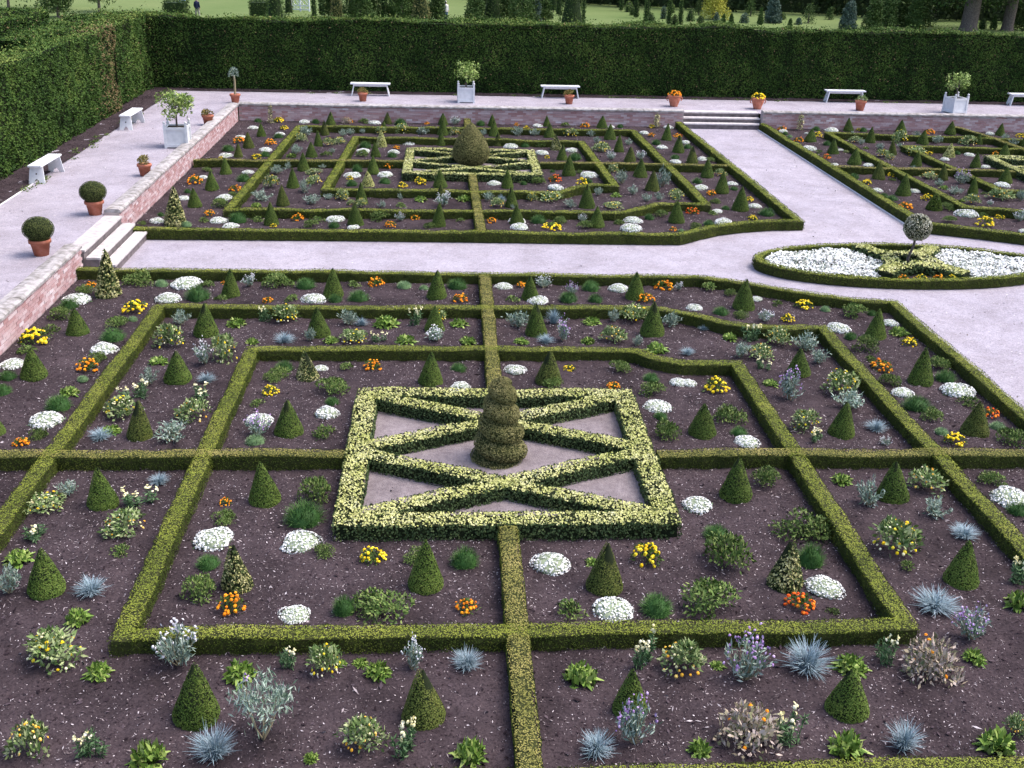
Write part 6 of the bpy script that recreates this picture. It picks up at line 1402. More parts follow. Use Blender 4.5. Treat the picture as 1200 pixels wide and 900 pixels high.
GEN = {
 'W': (p_white, 8), 'G': (p_grassy, 4), 'g': (lambda r: p_grassy(r, 'palegreen', 520, .25, .18, .07, .008), 3), 'F': (p_fern, 5), 'f': (lambda r: p_fern(r, 260, .16, .12, .042, .022, 'fern', 6), 4),
 'B': (p_fescue, 4), 'P': (p_prim, 5), 'S': (p_silver, 5), 'SW': (lambda r: p_silver(r, 'palewhite'), 4), 'SP': (lambda r: p_silver(r, 'lilac'), 3),
 'M': (lambda r: p_mixed(r, 'yellow'), 5), 'MO': (lambda r: p_mixed(r, 'amber', 560, .23, .26, 17), 4), 'K': (lambda r: p_mixed(r, 'orange', 750, .28, .28, 7, 'pinkfade', .018), 2),
 'O': (lambda r: p_mari(r, 'orange'), 4), 'N': (lambda r: p_mari(r, 'yellow'), 4), 'R': (lambda r: p_mari(r, 'redorange'), 2), 'D': (p_snap, 4), 'L': (p_leggy, 1),
 'C': (lambda r: p_cone(r, 'yew_leaf_rust' if r.random() < .25 else 'yew_leaf'), 6), 'V': (lambda r: p_cone(r, 'vari_leaf', .19, .55, .036, .02, 1500, .7), 2), 'Q': (lambda r: p_cone(r, 'gold_leaf', .2, .55, .04, .026, 1300, .7), 2),
 'T': (lambda r: p_cone(r, 'vari_leaf', .25, 1.0, .055, .036, 1600, .8), 2), 'J': (lambda r: p_cone(r, 'yew_leaf', .26, .55, .07, .02, 1500, 1.3), 1), 'Z': (p_stake, 2)}
NAMES = {'W': 'alyssum_mound', 'G': 'grassy_mound', 'g': 'pale_mound', 'F': 'leafy_clump', 'f': 'small_plant', 'B': 'fescue_tuft', 'P': 'primrose_plant', 'S': 'silver_bush', 'SW': 'white_flowered_bush', 'SP': 'purple_flowered_bush', 'M': 'yellow_flowered_bush', 'MO': 'orange_flowered_bush', 'K': 'faded_bush', 'O': 'orange_marigold', 'N': 'yellow_marigold', 'R': 'red_marigold', 'D': 'snapdragon_plant', 'L': 'leggy_bush', 'C': 'yew_cone', 'V': 'variegated_cone', 'Q': 'golden_cone', 'T': 'holly_cone', 'J': 'rough_cone', 'Z': 'staked_shrub'}
CATS = {'C': 'topiary', 'V': 'topiary', 'Q': 'topiary', 'T': 'topiary', 'J': 'topiary', 'Z': 'shrub', 'S': 'shrub', 'SW': 'shrub', 'SP': 'shrub', 'K': 'shrub', 'L': 'shrub', 'W': 'flowers', 'O': 'flowers', 'N': 'flowers', 'R': 'flowers', 'M': 'flowers', 'MO': 'flowers', 'D': 'flowers', 'B': 'grass'}
GRP = {'W': 'white alyssum mounds in the beds', 'C': 'clipped yew cones in the beds', 'O': 'orange marigolds in the beds', 'N': 'yellow marigolds in the beds'}
PROTO = {}
pr = np.random.default_rng(2024)
for k, (fn, nv) in GEN.items():
    PROTO[k] = []
    for v in range(nv):
        parts, w0, h0 = fn(pr); PROTO[k].append(([(n_, mb_.mesh(n_)) for n_, mb_ in parts], w0, h0))
for (k, x, y, W_, H_, lab) in PLANTS:
    parts, w0, h0 = PROTO[k][int(pr.integers(len(PROTO[k])))]
    if k in ('S', 'SW', 'SP', 'M', 'MO', 'F', 'f', 'G', 'g', 'D', 'O', 'N', 'R', 'P'): W_ *= 1.05; H_ *= 1.03
    s = W_ / w0; sz = min(max(H_ / h0, s * .62), s * 1.7)
    if k in 'CVQTJ': s, sz = W_ / w0, H_ / h0
    if k == 'Z': sz = H_ / h0; s = max(s, .7)
    z = float(soil_h(np.array([[x, y]]))[0]) - .006
    nm = NAMES[k]
    if len(parts) == 1: o = link(nm, parts[0][1])
    else:
        o = empty(nm)
        for (pn, me) in parts:
            c = link(pn, me, o)
            if pn in ('flowers', 'blossom'): c['kind'] = 'stuff'
    o.location = (x, y, z); o.rotation_euler = (pr.normal() * .025, pr.normal() * .025, pr.random() * 6.28) ; o.scale = (s, s * (.93 + .14 * pr.random()), sz * (.96 + .08 * pr.random()))
    tag(o, lab, CATS.get(k, 'plant'), GRP.get(k, NAMES[k].replace('_', ' ') + ' plants in the beds'))
# ---------------------------------------------------------------- topiary centrepieces
def spiral(label, x, y, R, h):
    r = np.random.default_rng(81); turns = 4.4; n = 15000
    def rad(t, th):
        ph = (t * turns + th / 6.2832) % 1.0; b = np.sqrt(np.clip(1 - (2 * ph - 1) ** 2, 0, 1))
        env = R * (1.0 - .62 * np.clip(t, 0, 1) ** 1.0) * np.where(t > .86, np.sqrt(np.clip(1 - ((t - .86) / .142) ** 2, .004, 1)), 1.0)
        return env * (.58 + .42 * b)
    mb = MB(); NT, NTH = 60, 36; V = []
    for i in range(NT):
        for j in range(NTH):
            t, th = i / (NT - 1), j * 6.28318 / NTH; q_ = max(.01, float(rad(np.array(t), np.array(th))) - .02); V.append((q_ * math.cos(th) + .05 * max(0, t - .6), q_ * math.sin(th), h * t * .985))
    F = [(i * NTH + j, i * NTH + (j + 1) % NTH, (i + 1) * NTH + (j + 1) % NTH, (i + 1) * NTH + j) for i in range(NT - 1) for j in range(NTH)]
    mb.add(V, F, M['box_core'], .3, True); mb.add(V[-NTH:], [tuple(range(NTH))], M['box_core'], .3)
    t = 1 - r.random(n) ** 1.0 * 1.02; t = np.clip(t, 0, 1); th = r.random(n) * 6.28318; e = 1e-3; q_ = rad(t, th); dr = (rad(t + e, th) - rad(t - e, th)) / (2 * e * h)
    P = np.c_[q_ * np.cos(th) + .05 * np.clip(t - .6, 0, 1), q_ * np.sin(th), h * t]; N = unit(np.c_[np.cos(th), np.sin(th), -np.clip(dr, -2.5, 2.5)])
    tint = np.clip(.5 * r.random(n) + .5 * vnoise(P, 7, 4) + .1, 0, 1); P[:, :2] *= (.96 + .08 * vnoise(P, 11, 6))[:, None]; skin_leaves(mb, P, N, .030, .014, M['topiary'], tint, r, .6)
    o = mb.build('spiral_topiary'); o.location = (x, y, .03); tag(o, label, 'topiary')
spiral('brownish green spiral topiary at the centre of the near variegated star', -.05, .22, .435, 1.29)
mb = MB(); r = np.random.default_rng(82); n = 9000; R, h = .60, 1.36
def egg(t): return R * np.where(t < .3, np.sqrt(np.clip(1 - ((.3 - t) / .325) ** 2, 0, 1)), (1 - np.clip((t - .3) / .7, 0, 1) ** 1.5) ** .85) 
lathe(mb, [(max(.01, float(egg(np.array(t))) - .03), h * t) for t in np.linspace(0, 1, 22)], M['box_core'], 26, .3)
t = r.beta(1.1, 1.3, n); th = r.random(n) * 6.28; q_ = egg(t); dr = (egg(t + .002) - egg(t - .002)) / (.004 * h); P = np.c_[q_ * np.cos(th), q_ * np.sin(th), h * t]; N = unit(np.c_[np.cos(th), np.sin(th), -np.clip(dr, -3, 3)])
skin_leaves(mb, P, N, .045, .02, M['topiary'], np.clip(.5 * r.random(n) + .5 * vnoise(P, 4, 3), 0, 1), r, .4)
o = mb.build('egg_topiary'); o.location = (-.1, 21.1, .03); tag(o, 'large pointed egg shaped topiary at the centre of the far left parterre star', 'topiary')
def leafball(mb, c, R, n, L, Wd, m, r, sq=1.0, core=True, out=.6, bumps=.06):
    if core: lathe(mb, [(max(.01, R * .93 * math.cos(a)), R * .93 * sq * math.sin(a)) for a in np.linspace(-1.5, 1.5, 12)], M['yew_core'], 16, .4, c=c)
    N = unit(r.normal(size=(n, 3))); P = np.array(c) + N * [R, R, R * sq] * (1 - bumps + 2 * bumps * vnoise(N + 5, 2.5, 3))[:, None]
    skin_leaves(mb, P, unit(N / [1, 1, sq]), L, Wd, m, np.clip(.6 * r.random(n) + .4 * vnoise(P, 8, 3), 0, 1), r, out)
root = empty('ball_standard', (10.08, 10.25, 0)); tag(root, 'speckled ball standard on bare stem in the oval bed of white flowers', 'topiary')
mb = MB(); tube(mb, [(.02, .02, 0), (-.04, 0, .22), (.05, 0, .55), (.06, 0, .8)], [.05, .035, .028, .03], M['bark'], 8); mb.build('stem', root)
mb = MB(); leafball(mb, (.07, 0, .98), .31, 1700, .05, .03, mat('speckled_leaf', [(0, (.09, .10, .06)), (.5, (.24, .24, .17)), (.65, (.46, .45, .36)), (1, (.66, .64, .54))], .5, objvar=0), np.random.default_rng(4)); mb.build('crown', root)
# marigolds tucked in front of the cross in the oval bed
for k, (dx, lab, kd) in enumerate(((-.52, 'orange marigold at the left foot of the oval bed hedge cross', 'O'), (-.12, 'yellow marigold at the middle front of the oval bed hedge cross', 'N'), (.30, 'orange marigold clump right of middle at front of the oval bed cross', 'O'), (.62, 'yellow marigold near the right front arm of the oval bed hedge cross', 'N'))):
    parts, w0, h0 = PROTO[kd][k]; o = empty(NAMES[kd], (10.05 + dx, 9.12, .02), k); o.scale = (.9, .9, .9)
    for (pn, me) in parts:
        c = link(pn, me, o)
        if pn == 'flowers': c['kind'] = 'stuff'
    tag(o, lab, 'flowers', GRP[kd])

# ---------------------------------------------------------------- terrace furniture
T0 = .5
def pot_prof(R0, R1, h, rim):
    return [(R0 * .1, 0), (R0, 0), (R0 + (R1 - R0) * .8, h * .8), (R1 + rim, h * .8), (R1 + rim, h * .97), (R1 + rim * .7, h), (R1 - .03, h), (R1 - .04, h * .86)]
def pot(root, R0, R1, h, rim=.018):
    mb = MB(); lathe(mb, pot_prof(R0, R1, h, rim), M['terracotta'], 24, cap=False); mb.build('pot', root)
    mb = MB(); lathe(mb, [(R1 - .038, h * .9), (.02, h * .91)], M['pot_soil'], 16); mb.build('soil', root)
def ball_pot(label, x, y, s, seed):
    root = empty('potted_ball', (x, y, T0)); tag(root, label, 'potted topiary', 'box balls in terracotta pots')
    pot(root, .15 * s, .215 * s, .35 * s); mb = MB(); leafball(mb, (0, 0, (.35 + .22) * s), .325 * s, 5200, .022, .012, M['box_leaf_pot'], np.random.default_rng(seed), .80, bumps=.025, out=.4); mb.build('foliage', root)
M['box_leaf_pot'] = mat('clipped_box_leaf', [(0, (.035, .05, .014)), (.5, (.075, .095, .026)), (1, (.13, .145, .045))], .55, objvar=.05)
ball_pot('nearest clipped box ball in a terracotta pot on the left walk', -9.55, 9.0, 1.0, 5)
ball_pot('second clipped box ball in a terracotta pot, beside the top of the left steps', -9.42, 12.5, .98, 6)
def small_pot(label, x, y, s, leaf, seed, flow=None):
    root = empty('potted_plant', (x, y, T0)); tag(root, label, 'potted plant', 'small terracotta pots along the terrace'); r = np.random.default_rng(seed)
    pot(root, .115 * s, .165 * s, .30 * s, .016); mb = MB(); P, N = clumpy(230, .17 * s, .20 * s, r, 8); foliage(mb, P + [0, 0, .28 * s], N, .07, .035, M[leaf], r, .3); mb.build('foliage', root)
    if flow: mb = MB(); P, N = dome_pts(26, .17 * s, .19 * s, r, .2); heads(mb, P + [0, 0, .30 * s], N, .028, M[flow], r); mb.build('flowers', root)
M['autumn'] = mat('bronze_leaf', [(0, (.10, .11, .03)), (.5, (.24, .20, .06)), (1, (.36, .26, .09))], .6)
small_pot('small terracotta pot of bronze leaves between the white tub and the box balls', -9.30, 16.85, 1.12, 'autumn', 1)
small_pot('small terracotta pot of bronze leaves just behind the white tub, left walk', -9.16, 25.0, 1.15, 'autumn', 2)
small_pot('small terracotta pot in front of the bench left of the middle far tub', -4.23, 30.85, 1.1, 'autumn', 3)
small_pot('small terracotta pot in front of the bench right of the middle far tub', 4.05, 31.05, 1.15, 'autumn', 4)
small_pot('small terracotta pot of green and yellow leaves, right of the far steps, by a bench', 15.9, 30.6, 1.3, 'mixleaf', 5)
root = empty('potted_standard', (-9.08, 29.9, T0)); tag(root, 'tall thin standard with small sparse head in a terracotta pot, terrace corner', 'potted plant'); pot(root, .13, .19, .34)
mb = MB(); tube(mb, [(0, 0, .28), (.02, 0, .8), (.0, 0, 1.05)], [.045, .04, .035], M['stem'], 7); mb.build('stem', root)
mb = MB(); r = np.random.default_rng(8); P, N = dome_pts(240, .17, .30, r); foliage(mb, P + [0, 0, 1.0], N, .08, .03, M['silver'], r); mb.build('foliage', root)
def urn(label, x, y, flow, seed):
    root = empty('flower_urn', (x, y, T0)); tag(root, label, 'urn', 'terracotta urns beside the far steps'); r = np.random.default_rng(seed)
    mb = MB(); lathe(mb, [(.02, 0), (.15, 0), (.155, .04), (.19, .14), (.24, .28), (.25, .34), (.235, .36), (.27, .385), (.285, .43), (.27, .45), (.23, .45), (.21, .40)], M['terracotta'], 28, cap=False)
    mb.build('pot', root)
    for sg in (-1, 1):
        mb = MB(); a = np.linspace(-1.4, 1.4, 8); tube(mb, np.c_[sg * (.245 + .07 * np.cos(a)), 0 * a, .30 + .075 * np.sin(a)], .018, M['terracotta'], 6); mb.build('handle', root)
    mb = MB(); lathe(mb, [(.22, .41), (.02, .42)], M['pot_soil'], 16); mb.build('soil', root)
    mb = MB(); P, N = clumpy(300, .26, .2, r, 9); foliage(mb, P + [0, 0, .40], N, .06, .025, M['marigold_leaf'], r); mb.build('foliage', root)
    mb = MB(); P, N = dome_pts(46, .27, .21, r, .1); heads(mb, P + [0, 0, .41], N, .036, M[flow], r, .7); mb.build('flowers', root)
urn('terracotta urn of orange marigolds at the left of the far steps', 8.3, 30.85, 'orange', 11)
urn('terracotta urn of golden marigolds at the right of the far steps', 11.65, 30.55, 'yellow', 12)
def tub(label, x, y, rz, s, lean, seed, sparse):
    root = empty('planted_tub', (x, y, T0), rz); tag(root, label, 'planter', 'white box planters with small trees'); r = np.random.default_rng(seed)
    a, h = .29 * s, .60 * s; mt = M['paintgrey']
    for sx in (-1, 1):
        for sy in (-1, 1):
            mb = MB(); box(mb, (sx * a, sy * a, (h + .06) / 2), (.075, .075, h + .06), mt); lathe(mb, [(.018, h + .058), (.02, h + .075), (.042, h + .10), (.045, h + .12), (.03, h + .15), (.004, h + .16)], mt, 10, c=(sx * a, sy * a, 0)); mb.build('corner_post', root)
    for k in range(4):
        ca, sa = math.cos(k * math.pi / 2), math.sin(k * math.pi / 2)
        def pl(cx, cz, wx, wy, wz, mb): box(mb, (-sa * -(a + cx), ca * -(a + cx), cz) if False else (sa * (a + cx), -ca * (a + cx), cz), ((wx if abs(ca) > .5 else wy), (wy if abs(ca) > .5 else wx), wz), mt)
        mb = MB(); pl(-.012, h * .5, 2 * a - .078, .03, h * .84, mb); mb.build('panel', root)
        mb = MB(); pl(.006, h * .90, 2 * a - .079, .05, h * .12, mb); mb.build('rail', root)
        mb = MB(); pl(.006, h * .12, 2 * a - .079, .05, h * .13, mb); mb.build('rail', root)
    mb = MB(); box(mb, (0, 0, h * .88), (2 * a - .05, 2 * a - .05, .02), M['pot_soil']); mb.build('soil', root)
    mb = MB(); top = np.array([lean * .1, .02, h + .36 * s]); tube(mb, [(0, 0, h * .87), (lean * .05, 0, h + .22), top], [.035, .028, .022], M['bark'], 8)
    cl = []
    for k in range(9):
        t_ = k * 2.4; e = top + np.array([math.cos(t_) * (.24 + .12 * r.random()), math.sin(t_) * (.24 + .12 * r.random()), .02 + .38 * r.random()]) * s; cl.append(e); tube(mb, [top - [0, 0, .08], (top + e) / 2 + [0, 0, .03], e], [.014, .009, .005], M['bark'], 5)
    mb.build('trunk', root); cl = np.array(cl + [top + [0, 0, .38 * s], top + [.05, 0, .2]])
    n = 640 if sparse else 1150; i = r.integers(0, len(cl), n); D = unit(r.normal(size=(n, 3))); P = cl[i] + D * (.19 * s * r.random((n, 1)) ** .4); mb = MB(); foliage(mb, P, unit(D + [0, 0, .5]), .10, .05, M['citrus'], r, -.1); mb.build('crown', root)
tub('white panelled tub with a leafy citrus tree on the left walk', -9.32, 21.1, .06, 1.12, .2, 21, False)
tub('white tub with a sparse small tree in the middle of the far walk', -.12, 31.1, .02, 1.05, .3, 22, True)
tub('white tub with a small tree at the right of the far walk', 19.75, 30.4, .28, 1.06, -.3, 23, True)
def bench(label, x, y, rz, L):
    """long axis along local X"""
    root = empty('garden_bench', (x, y, T0), rz); tag(root, label, 'bench', 'white garden benches'); mt = M['paint']
    mb = MB(); box(mb, (0, 0, .475), (L, .36, .05), mt); o = mb.build('seat', root); bv = o.modifiers.new('bevel', 'BEVEL'); bv.width = .008; bv.segments = 2
    for sg in (-1, 1):
        xt, xb = sg * (L / 2 - .13), sg * (L / 2 - .03); th = .03 * sg
        out = [(-.17, .45), (-.22, 0), (-.09, 0), (-.05, .09), (0, .13), (.05, .09), (.09, 0), (.22, 0), (.17, .45)]   # board leg with a notched foot
        V = []
        for dx in (0, 1):
            for (yy, zz) in out: V.append((xb + (xt - xb) * zz / .45 - th * dx, yy, zz))
        n = len(out); mb = MB(); F = [(j, (j + 1) % n, n + (j + 1) % n, n + j) for j in range(n)]
        for base in (0, n):
            q4 = [(0, 1, 2, 3), (0, 3, 4, 4), (0, 4, 8, 8), (4, 5, 8, 8), (5, 6, 7, 8)]
            for f in q4: 
                f = list(dict.fromkeys(f)); mb.add([V[base + j] for j in f], [tuple(range(len(f)))], mt)
        mb.add(V, F, mt); mb.build('leg', root)
        mb = MB(); lathe(mb, [(.022, 0), (.02, .003), (.002, .004)], M['pot_soil'], 10); o = mb.build('cutout', root); o.location = (xt + (xb - xt) * .42 + sg * .004, 0, .26); o.rotation_euler = (0, sg * 1.36, 0)
    mb = MB(); bar(mb, (-L / 2 + .15, 0, .40), (L / 2 - .15, 0, .40), .03, .09, mt); mb.build('stretcher', root)
bench('nearest white plank bench on the left walk, against the yew hedge', -11.86, 16.45, math.pi / 2 - .02, 1.62)
bench('second white plank bench on the left walk, left of the citrus tub', -11.62, 24.5, math.pi / 2 - .02, 1.6)
bench('white bench on the far walk left of the middle tub', -4.02, 32.4, -.01, 1.62)
bench('white bench on the far walk between the middle tub and the far steps', 3.82, 32.6, .01, 1.62)
bench('white bench on the far walk right of the far steps', 15.95, 32.75, 0, 1.7)
bench('white bench cut off by the right edge of the far walk', 23.95, 32.7, 0, 1.75)

# ---------------------------------------------------------------- park beyond the hedge
LZ = -2.0
def crown_cloud(mb, blobs, n, L, m, r, up=.1):
    b = np.array(blobs); wts = b[:, 3] ** 2; i = r.choice(len(b), n, p=wts / wts.sum()); D = unit(r.normal(size=(n, 3))); P = b[i, :3] + D * (b[i, 3:4] * r.random((n, 1)) ** .35); foliage(mb, P, unit(D + [0, 0, .4]), L, L * .5, m, r, up, np.clip(.75 * r.random(n) + .25 * (i % 5) / 4, 0, 1))
LAB = {'slim': ('slim_conifer', 'slim columnar conifer', 'slim columnar conifers in the park'), 'cone': ('conifer', 'clipped conical conifer', 'conical conifers in the park'), 'brown': ('conifer', 'brownish conical conifer', 'conical conifers in the park'), 'boxy': ('clipped_shrub', 'clipped square shrub', 'clipped shrubs in the park'), 'leafy': ('leafy_tree', 'bushy green tree', 'leafy trees in the park'), 'blue': ('blue_conifer', 'blue grey conifer', 'blue conifers in the park'), 'ball': ('round_shrub', 'small round shrub', 'round shrubs in the park'), 'yellow': ('yellow_tree', 'bright yellow leaved young tree', None), 'big': ('park_tree', 'large dark tree with thick bare trunk', 'large trees in the park')}
BG = [('slim', -13.0, 91.9, 0.54, 5.0, 'left of the gap in the hedge top'), ('slim', -13.1, 99.2, 0.58, 4.5, 'just right of the slimmest one beside the white gate'), ('slim', -7.0, 96.9, 0.49, 5.0, 'dark, among the leafy trees'), ('cone', -16.0, 88.8, 1.77, 6.0, 'left of the white gate'), ('cone', -16.4, 100.4, 0.91, 6.0, 'dark, touching the white gate'), ('boxy', -18.6, 96.9, 1.75, 1.4, 'left of the conifer by the white gate'), ('boxy', -25.6, 93.3, 1.95, 1.5, 'beside the person in navy coat'), ('leafy', -9.7, 95.4, 2.89, 4.5, 'leftmost of its row'), ('leafy', -8.1, 97.6, 2.47, 4.0, 'second in the row, left of the slim dark conifer'), ('leafy', -5.3, 96.4, 2.8, 4.5, 'right of the slim dark conifer'), ('brown', -11.1, 93.3, 1.18, 5.0, 'left of the leafy row'), ('brown', -3.4, 94.2, 1.78, 5.0, 'middle of the leafy row'), ('leafy', -1.9, 96.3, 1.99, 4.0, 'behind the person in white'), ('leafy', 1.6, 94.4, 2.14, 4.0, 'right of the lawn gap'), ('cone', 3.3, 95.7, 2.18, 4.5, 'between two leafy trees right of the lawn gap'), ('leafy', 6.1, 94.6, 2.84, 4.5, 'left of a narrow blue conifer'), ('blue', 7.4, 95.8, 1.1, 4.0, 'narrow, left of the big clipped cone'), ('slim', 10.4, 110.5, 0.88, 6.0, 'farthest of the pair left of the big cone'), ('slim', 10.6, 106.2, 0.66, 5.0, 'nearer of the pair left of the big cone'), ('cone', 10.3, 113.9, 1.2, 6.0, 'far back, left of the big cone'), ('cone', 10.4, 91.3, 2.63, 5.0, 'largest, wide, at the left edge of the open lawn'), ('slim', 12.0, 95.9, 0.34, 4.0, 'thin, touching the right flank of the big cone'), ('slim', 18.2, 113.7, 0.41, 4.0, 'far end of the avenue right of the open lawn'), ('ball', 18.9, 112.7, 0.92, 1.1, 'far end of the avenue'), ('ball', 18.6, 108.2, 0.49, .7, 'second along the avenue'), ('slim', 18.5, 105.0, 0.57, 4.0, 'second along the avenue right of the lawn'), ('slim', 18.8, 100.2, 0.64, 4.0, 'nearest of the avenue, beside a pale ball shrub'), ('ball', 18.9, 98.4, 0.85, 1.0, 'pale, nearest of the avenue'), ('ball', 21.3, 104.7, 0.57, 1.2, 'between two slim conifers'), ('slim', 20.6, 97.9, 0.54, 4.0, 'third from the left of the near avenue'), ('ball', 21.2, 98.0, 0.54, .9, 'dark, between the nearest slim conifers'), ('slim', 21.6, 97.2, 0.45, 4.0, 'rightmost of the avenue'), ('ball', 23.7, 112.8, 0.62, .9, 'far back, left of the yellow tree'), ('ball', 23.6, 102.3, 0.75, 1.2, 'upright, left of the yellow tree'), ('leafy', 26.1, 110.1, 1.01, 1.6, 'small, behind the yellow tree at left'), ('yellow', 26.6, 105.0, 2.92, 4.0, 'right of the avenue'), ('ball', 24.1, 99.6, 0.65, .7, 'grey, in front of the yellow tree at left'), ('ball', 26.2, 101.9, 0.47, .9, 'directly in front of the yellow tree'), ('cone', 26.5, 100.1, 0.37, .8, 'tiny, in front of the yellow tree'), ('cone', 27.1, 99.3, 0.46, .9, 'tiny, right front of the yellow tree'), ('ball', 29.0, 101.6, 0.86, .9, 'squat and blue, right of the yellow tree'), ('leafy', 31.9, 110.5, 1.24, 1.9, 'young, behind the squat blue shrub'), ('cone', 30.2, 100.0, 0.57, 1.5, 'bright green, left of the blue conifer'), ('blue', 32.1, 102.3, 1.64, 2.6, 'bushy, right of the bright green cone'), ('ball', 34.3, 106.8, 0.81, .7, 'pale, right of the bushy blue conifer'), ('cone', 32.6, 97.8, 0.37, .7, 'tiny, right of the bushy blue conifer'), ('ball', 34.4, 101.0, 0.48, .6, 'low and dark, on the bare patch'), ('leafy', 39.9, 108.2, 0.93, 1.3, 'small, far back under the wood edge'), ('blue', 37.9, 96.4, 1.68, 2.6, 'dark, at the left of the spreading trees'), ('leafy', 40.2, 96.0, 2.06, 3.0, 'dark, right of the dark blue conifer'), ('leafy', 44.8, 101.5, 2.19, 3.5, 'with visible thin trunk, left of the thick trunk'), ('leafy', 45.4, 98.9, 1.75, 3.0, 'low, left of the thick trunk'), ('big', 50.7, 98.2, 1.86, 9.0, 'the thicker trunk near the right edge'), ('cone', 54.0, 99.8, 0.7, 1.3, 'between the two thick trunks'), ('ball', 53.2, 100.5, 0.71, 1.0, 'right of the thickest trunk'), ('big', 55.1, 99.1, 1.3, 9.0, 'the tall trunk nearest the right edge')]
BG += [('leafy', -12.0, 97.5, 2.2, 4, 'filling the gap right of the white gate'), ('leafy', -8.9, 93.6, 2.4, 4, 'in front, between the first two of its row'), ('leafy', -6.1, 98.5, 2.4, 4.5, 'behind the slim dark conifer'), ('leafy', -4.2, 97.5, 2.0, 4, 'behind the brownish conifer at its left'), ('leafy', 2.6, 98.5, 2.3, 4.5, 'behind the conical conifer right of the lawn gap'), ('leafy', 4.8, 98, 2.2, 4.2, 'between the cone and the narrow blue conifer'), ('leafy', 8.6, 101, 1.6, 3.2, 'pale and loose, between blue conifer and slim pair'), ('leafy', 42.6, 99, 2.4, 3.2, 'between the two dark trees under the wood edge'), ('leafy', 47.2, 102, 2.8, 3.8, 'touching the thickest trunk at its left'), ('leafy', 36.0, 103, 1.5, 2.0, 'small, left of the dark blue conifer'), ('leafy', 57.5, 100, 2.2, 2.6, 'low, at the right edge beyond the last trunk')]
for q_, (k, x, y, W_, H_, where) in enumerate(BG):
    r = np.random.default_rng(500 + q_); nm, base, grp = LAB[k]; root = empty(nm, (x, y, LZ)); tag(root, base + ', ' + where, 'tree' if k not in ('ball', 'boxy') else 'shrub', grp)
    mb = MB(); R = W_ / 2
    if k == 'big':
        tube(mb, [(0, 0, -.1), (.0, 0, .5), (.1, 0, 3), (.15, 0, H_ * .7)], [R * 1.05, R * .86, R * .8, R * .5], M['bark'], 12); mb.build('trunk', root); mb = MB()
        bl = [(r.normal() * 3.2, r.normal() * 3.0, 5.2 + 3.5 * r.random(), 1.9 + r.random()) for _ in range(22)] + [(-5 + 2.2 * k2, r.normal(), 3.1 + .5 * r.random(), 1.3) for k2 in range(5)]
        if W_ > 1.5: bl += [(-7 + 1.3 * k2, 1.5 + 2.5 * r.random(), 2.2 + 1.2 * r.random(), 1.1) for k2 in range(11)]
        crown_cloud(mb, bl, 7000, .36, M['bgleaf'], r); mb.build('crown', root); continue
    tube(mb, [(0, 0, -.05), (0, 0, min(H_ * .5, 2.5))], [max(.04, R * .12), max(.03, R * .08)], M['bark'], 6); mb.build('trunk', root); mb = MB()
    if k in ('slim', 'cone', 'brown'):
        n = int(700 if W_ < 1 else 1500); t = r.random(n) ** (1.2); e = (np.clip(1 - t, 0, 1) ** .55 if k == 'slim' else np.clip(1 - t, 0, 1) ** .75) * np.clip(.75 + t * 2.2, 0, 1); th = r.random(n) * 6.28; rr = R * e * (.82 + .24 * r.random(n))
        lathe(mb, [(max(.01, R * .78 * ((1 - tt) ** (.55 if k == 'slim' else .75))), H_ * (.03 + .95 * tt)) for tt in np.linspace(0, 1, 9)], M['wood'], 10, .3)
        P = np.c_[rr * np.cos(th), rr * np.sin(th), .06 + H_ * t * .98]; lf = M['bgleaf'] if k != 'brown' else M['topiary']
        foliage(mb, P, unit(np.c_[np.cos(th), np.sin(th), np.full(n, .3)]), min(.22, .12 + W_ * .05), .07, lf, r, .8)
    elif k == 'boxy':
        n = 1300; P = (r.random((n, 3)) - .5) * [W_, W_ * .9, H_]; ax = r.integers(0, 3, n); P[np.arange(n), ax] = np.sign(r.random(n) - .5) * np.array([W_, W_ * .9, H_])[ax] / 2; box(mb, (0, 0, H_ / 2), (W_ * .9, W_ * .8, H_ * .92), M['wood']); foliage(mb, P + [0, 0, H_ / 2], unit(P + 1e-3), .16, .08, M['bgleaf'], r)
    elif k == 'ball':
        n = 380; P, N = dome_pts(n, R, H_, r); lathe(mb, [(R * .85, .02), (R * .8, H_ * .4), (R * .45, H_ * .8), (.02, H_ * .92)], M['wood'], 9, .3); foliage(mb, P, N, .13, .06, M[['bgleaf', 'bgblue', 'fern'][q_ % 3]], r)
    else:
        bl = []
        for j in range(14):
            t = j / 13; a = j * 2.4; rr = R * (.75 * (1 - t * .6)) * (.5 + .5 * r.random()); bl.append((rr * math.cos(a), rr * math.sin(a), H_ * (.10 + .80 * t), R * (.58 - .2 * t)))
        if k == 'yellow': bl = [b_ for b_ in bl]
        crown_cloud(mb, bl, 4200 if H_ > 2.2 else 900, .2 if H_ > 2.2 else .13, M[{'leafy': 'bgleaf', 'blue': 'bgblue', 'yellow': 'bgyellow'}[k]], r)
    mb.build('crown', root)
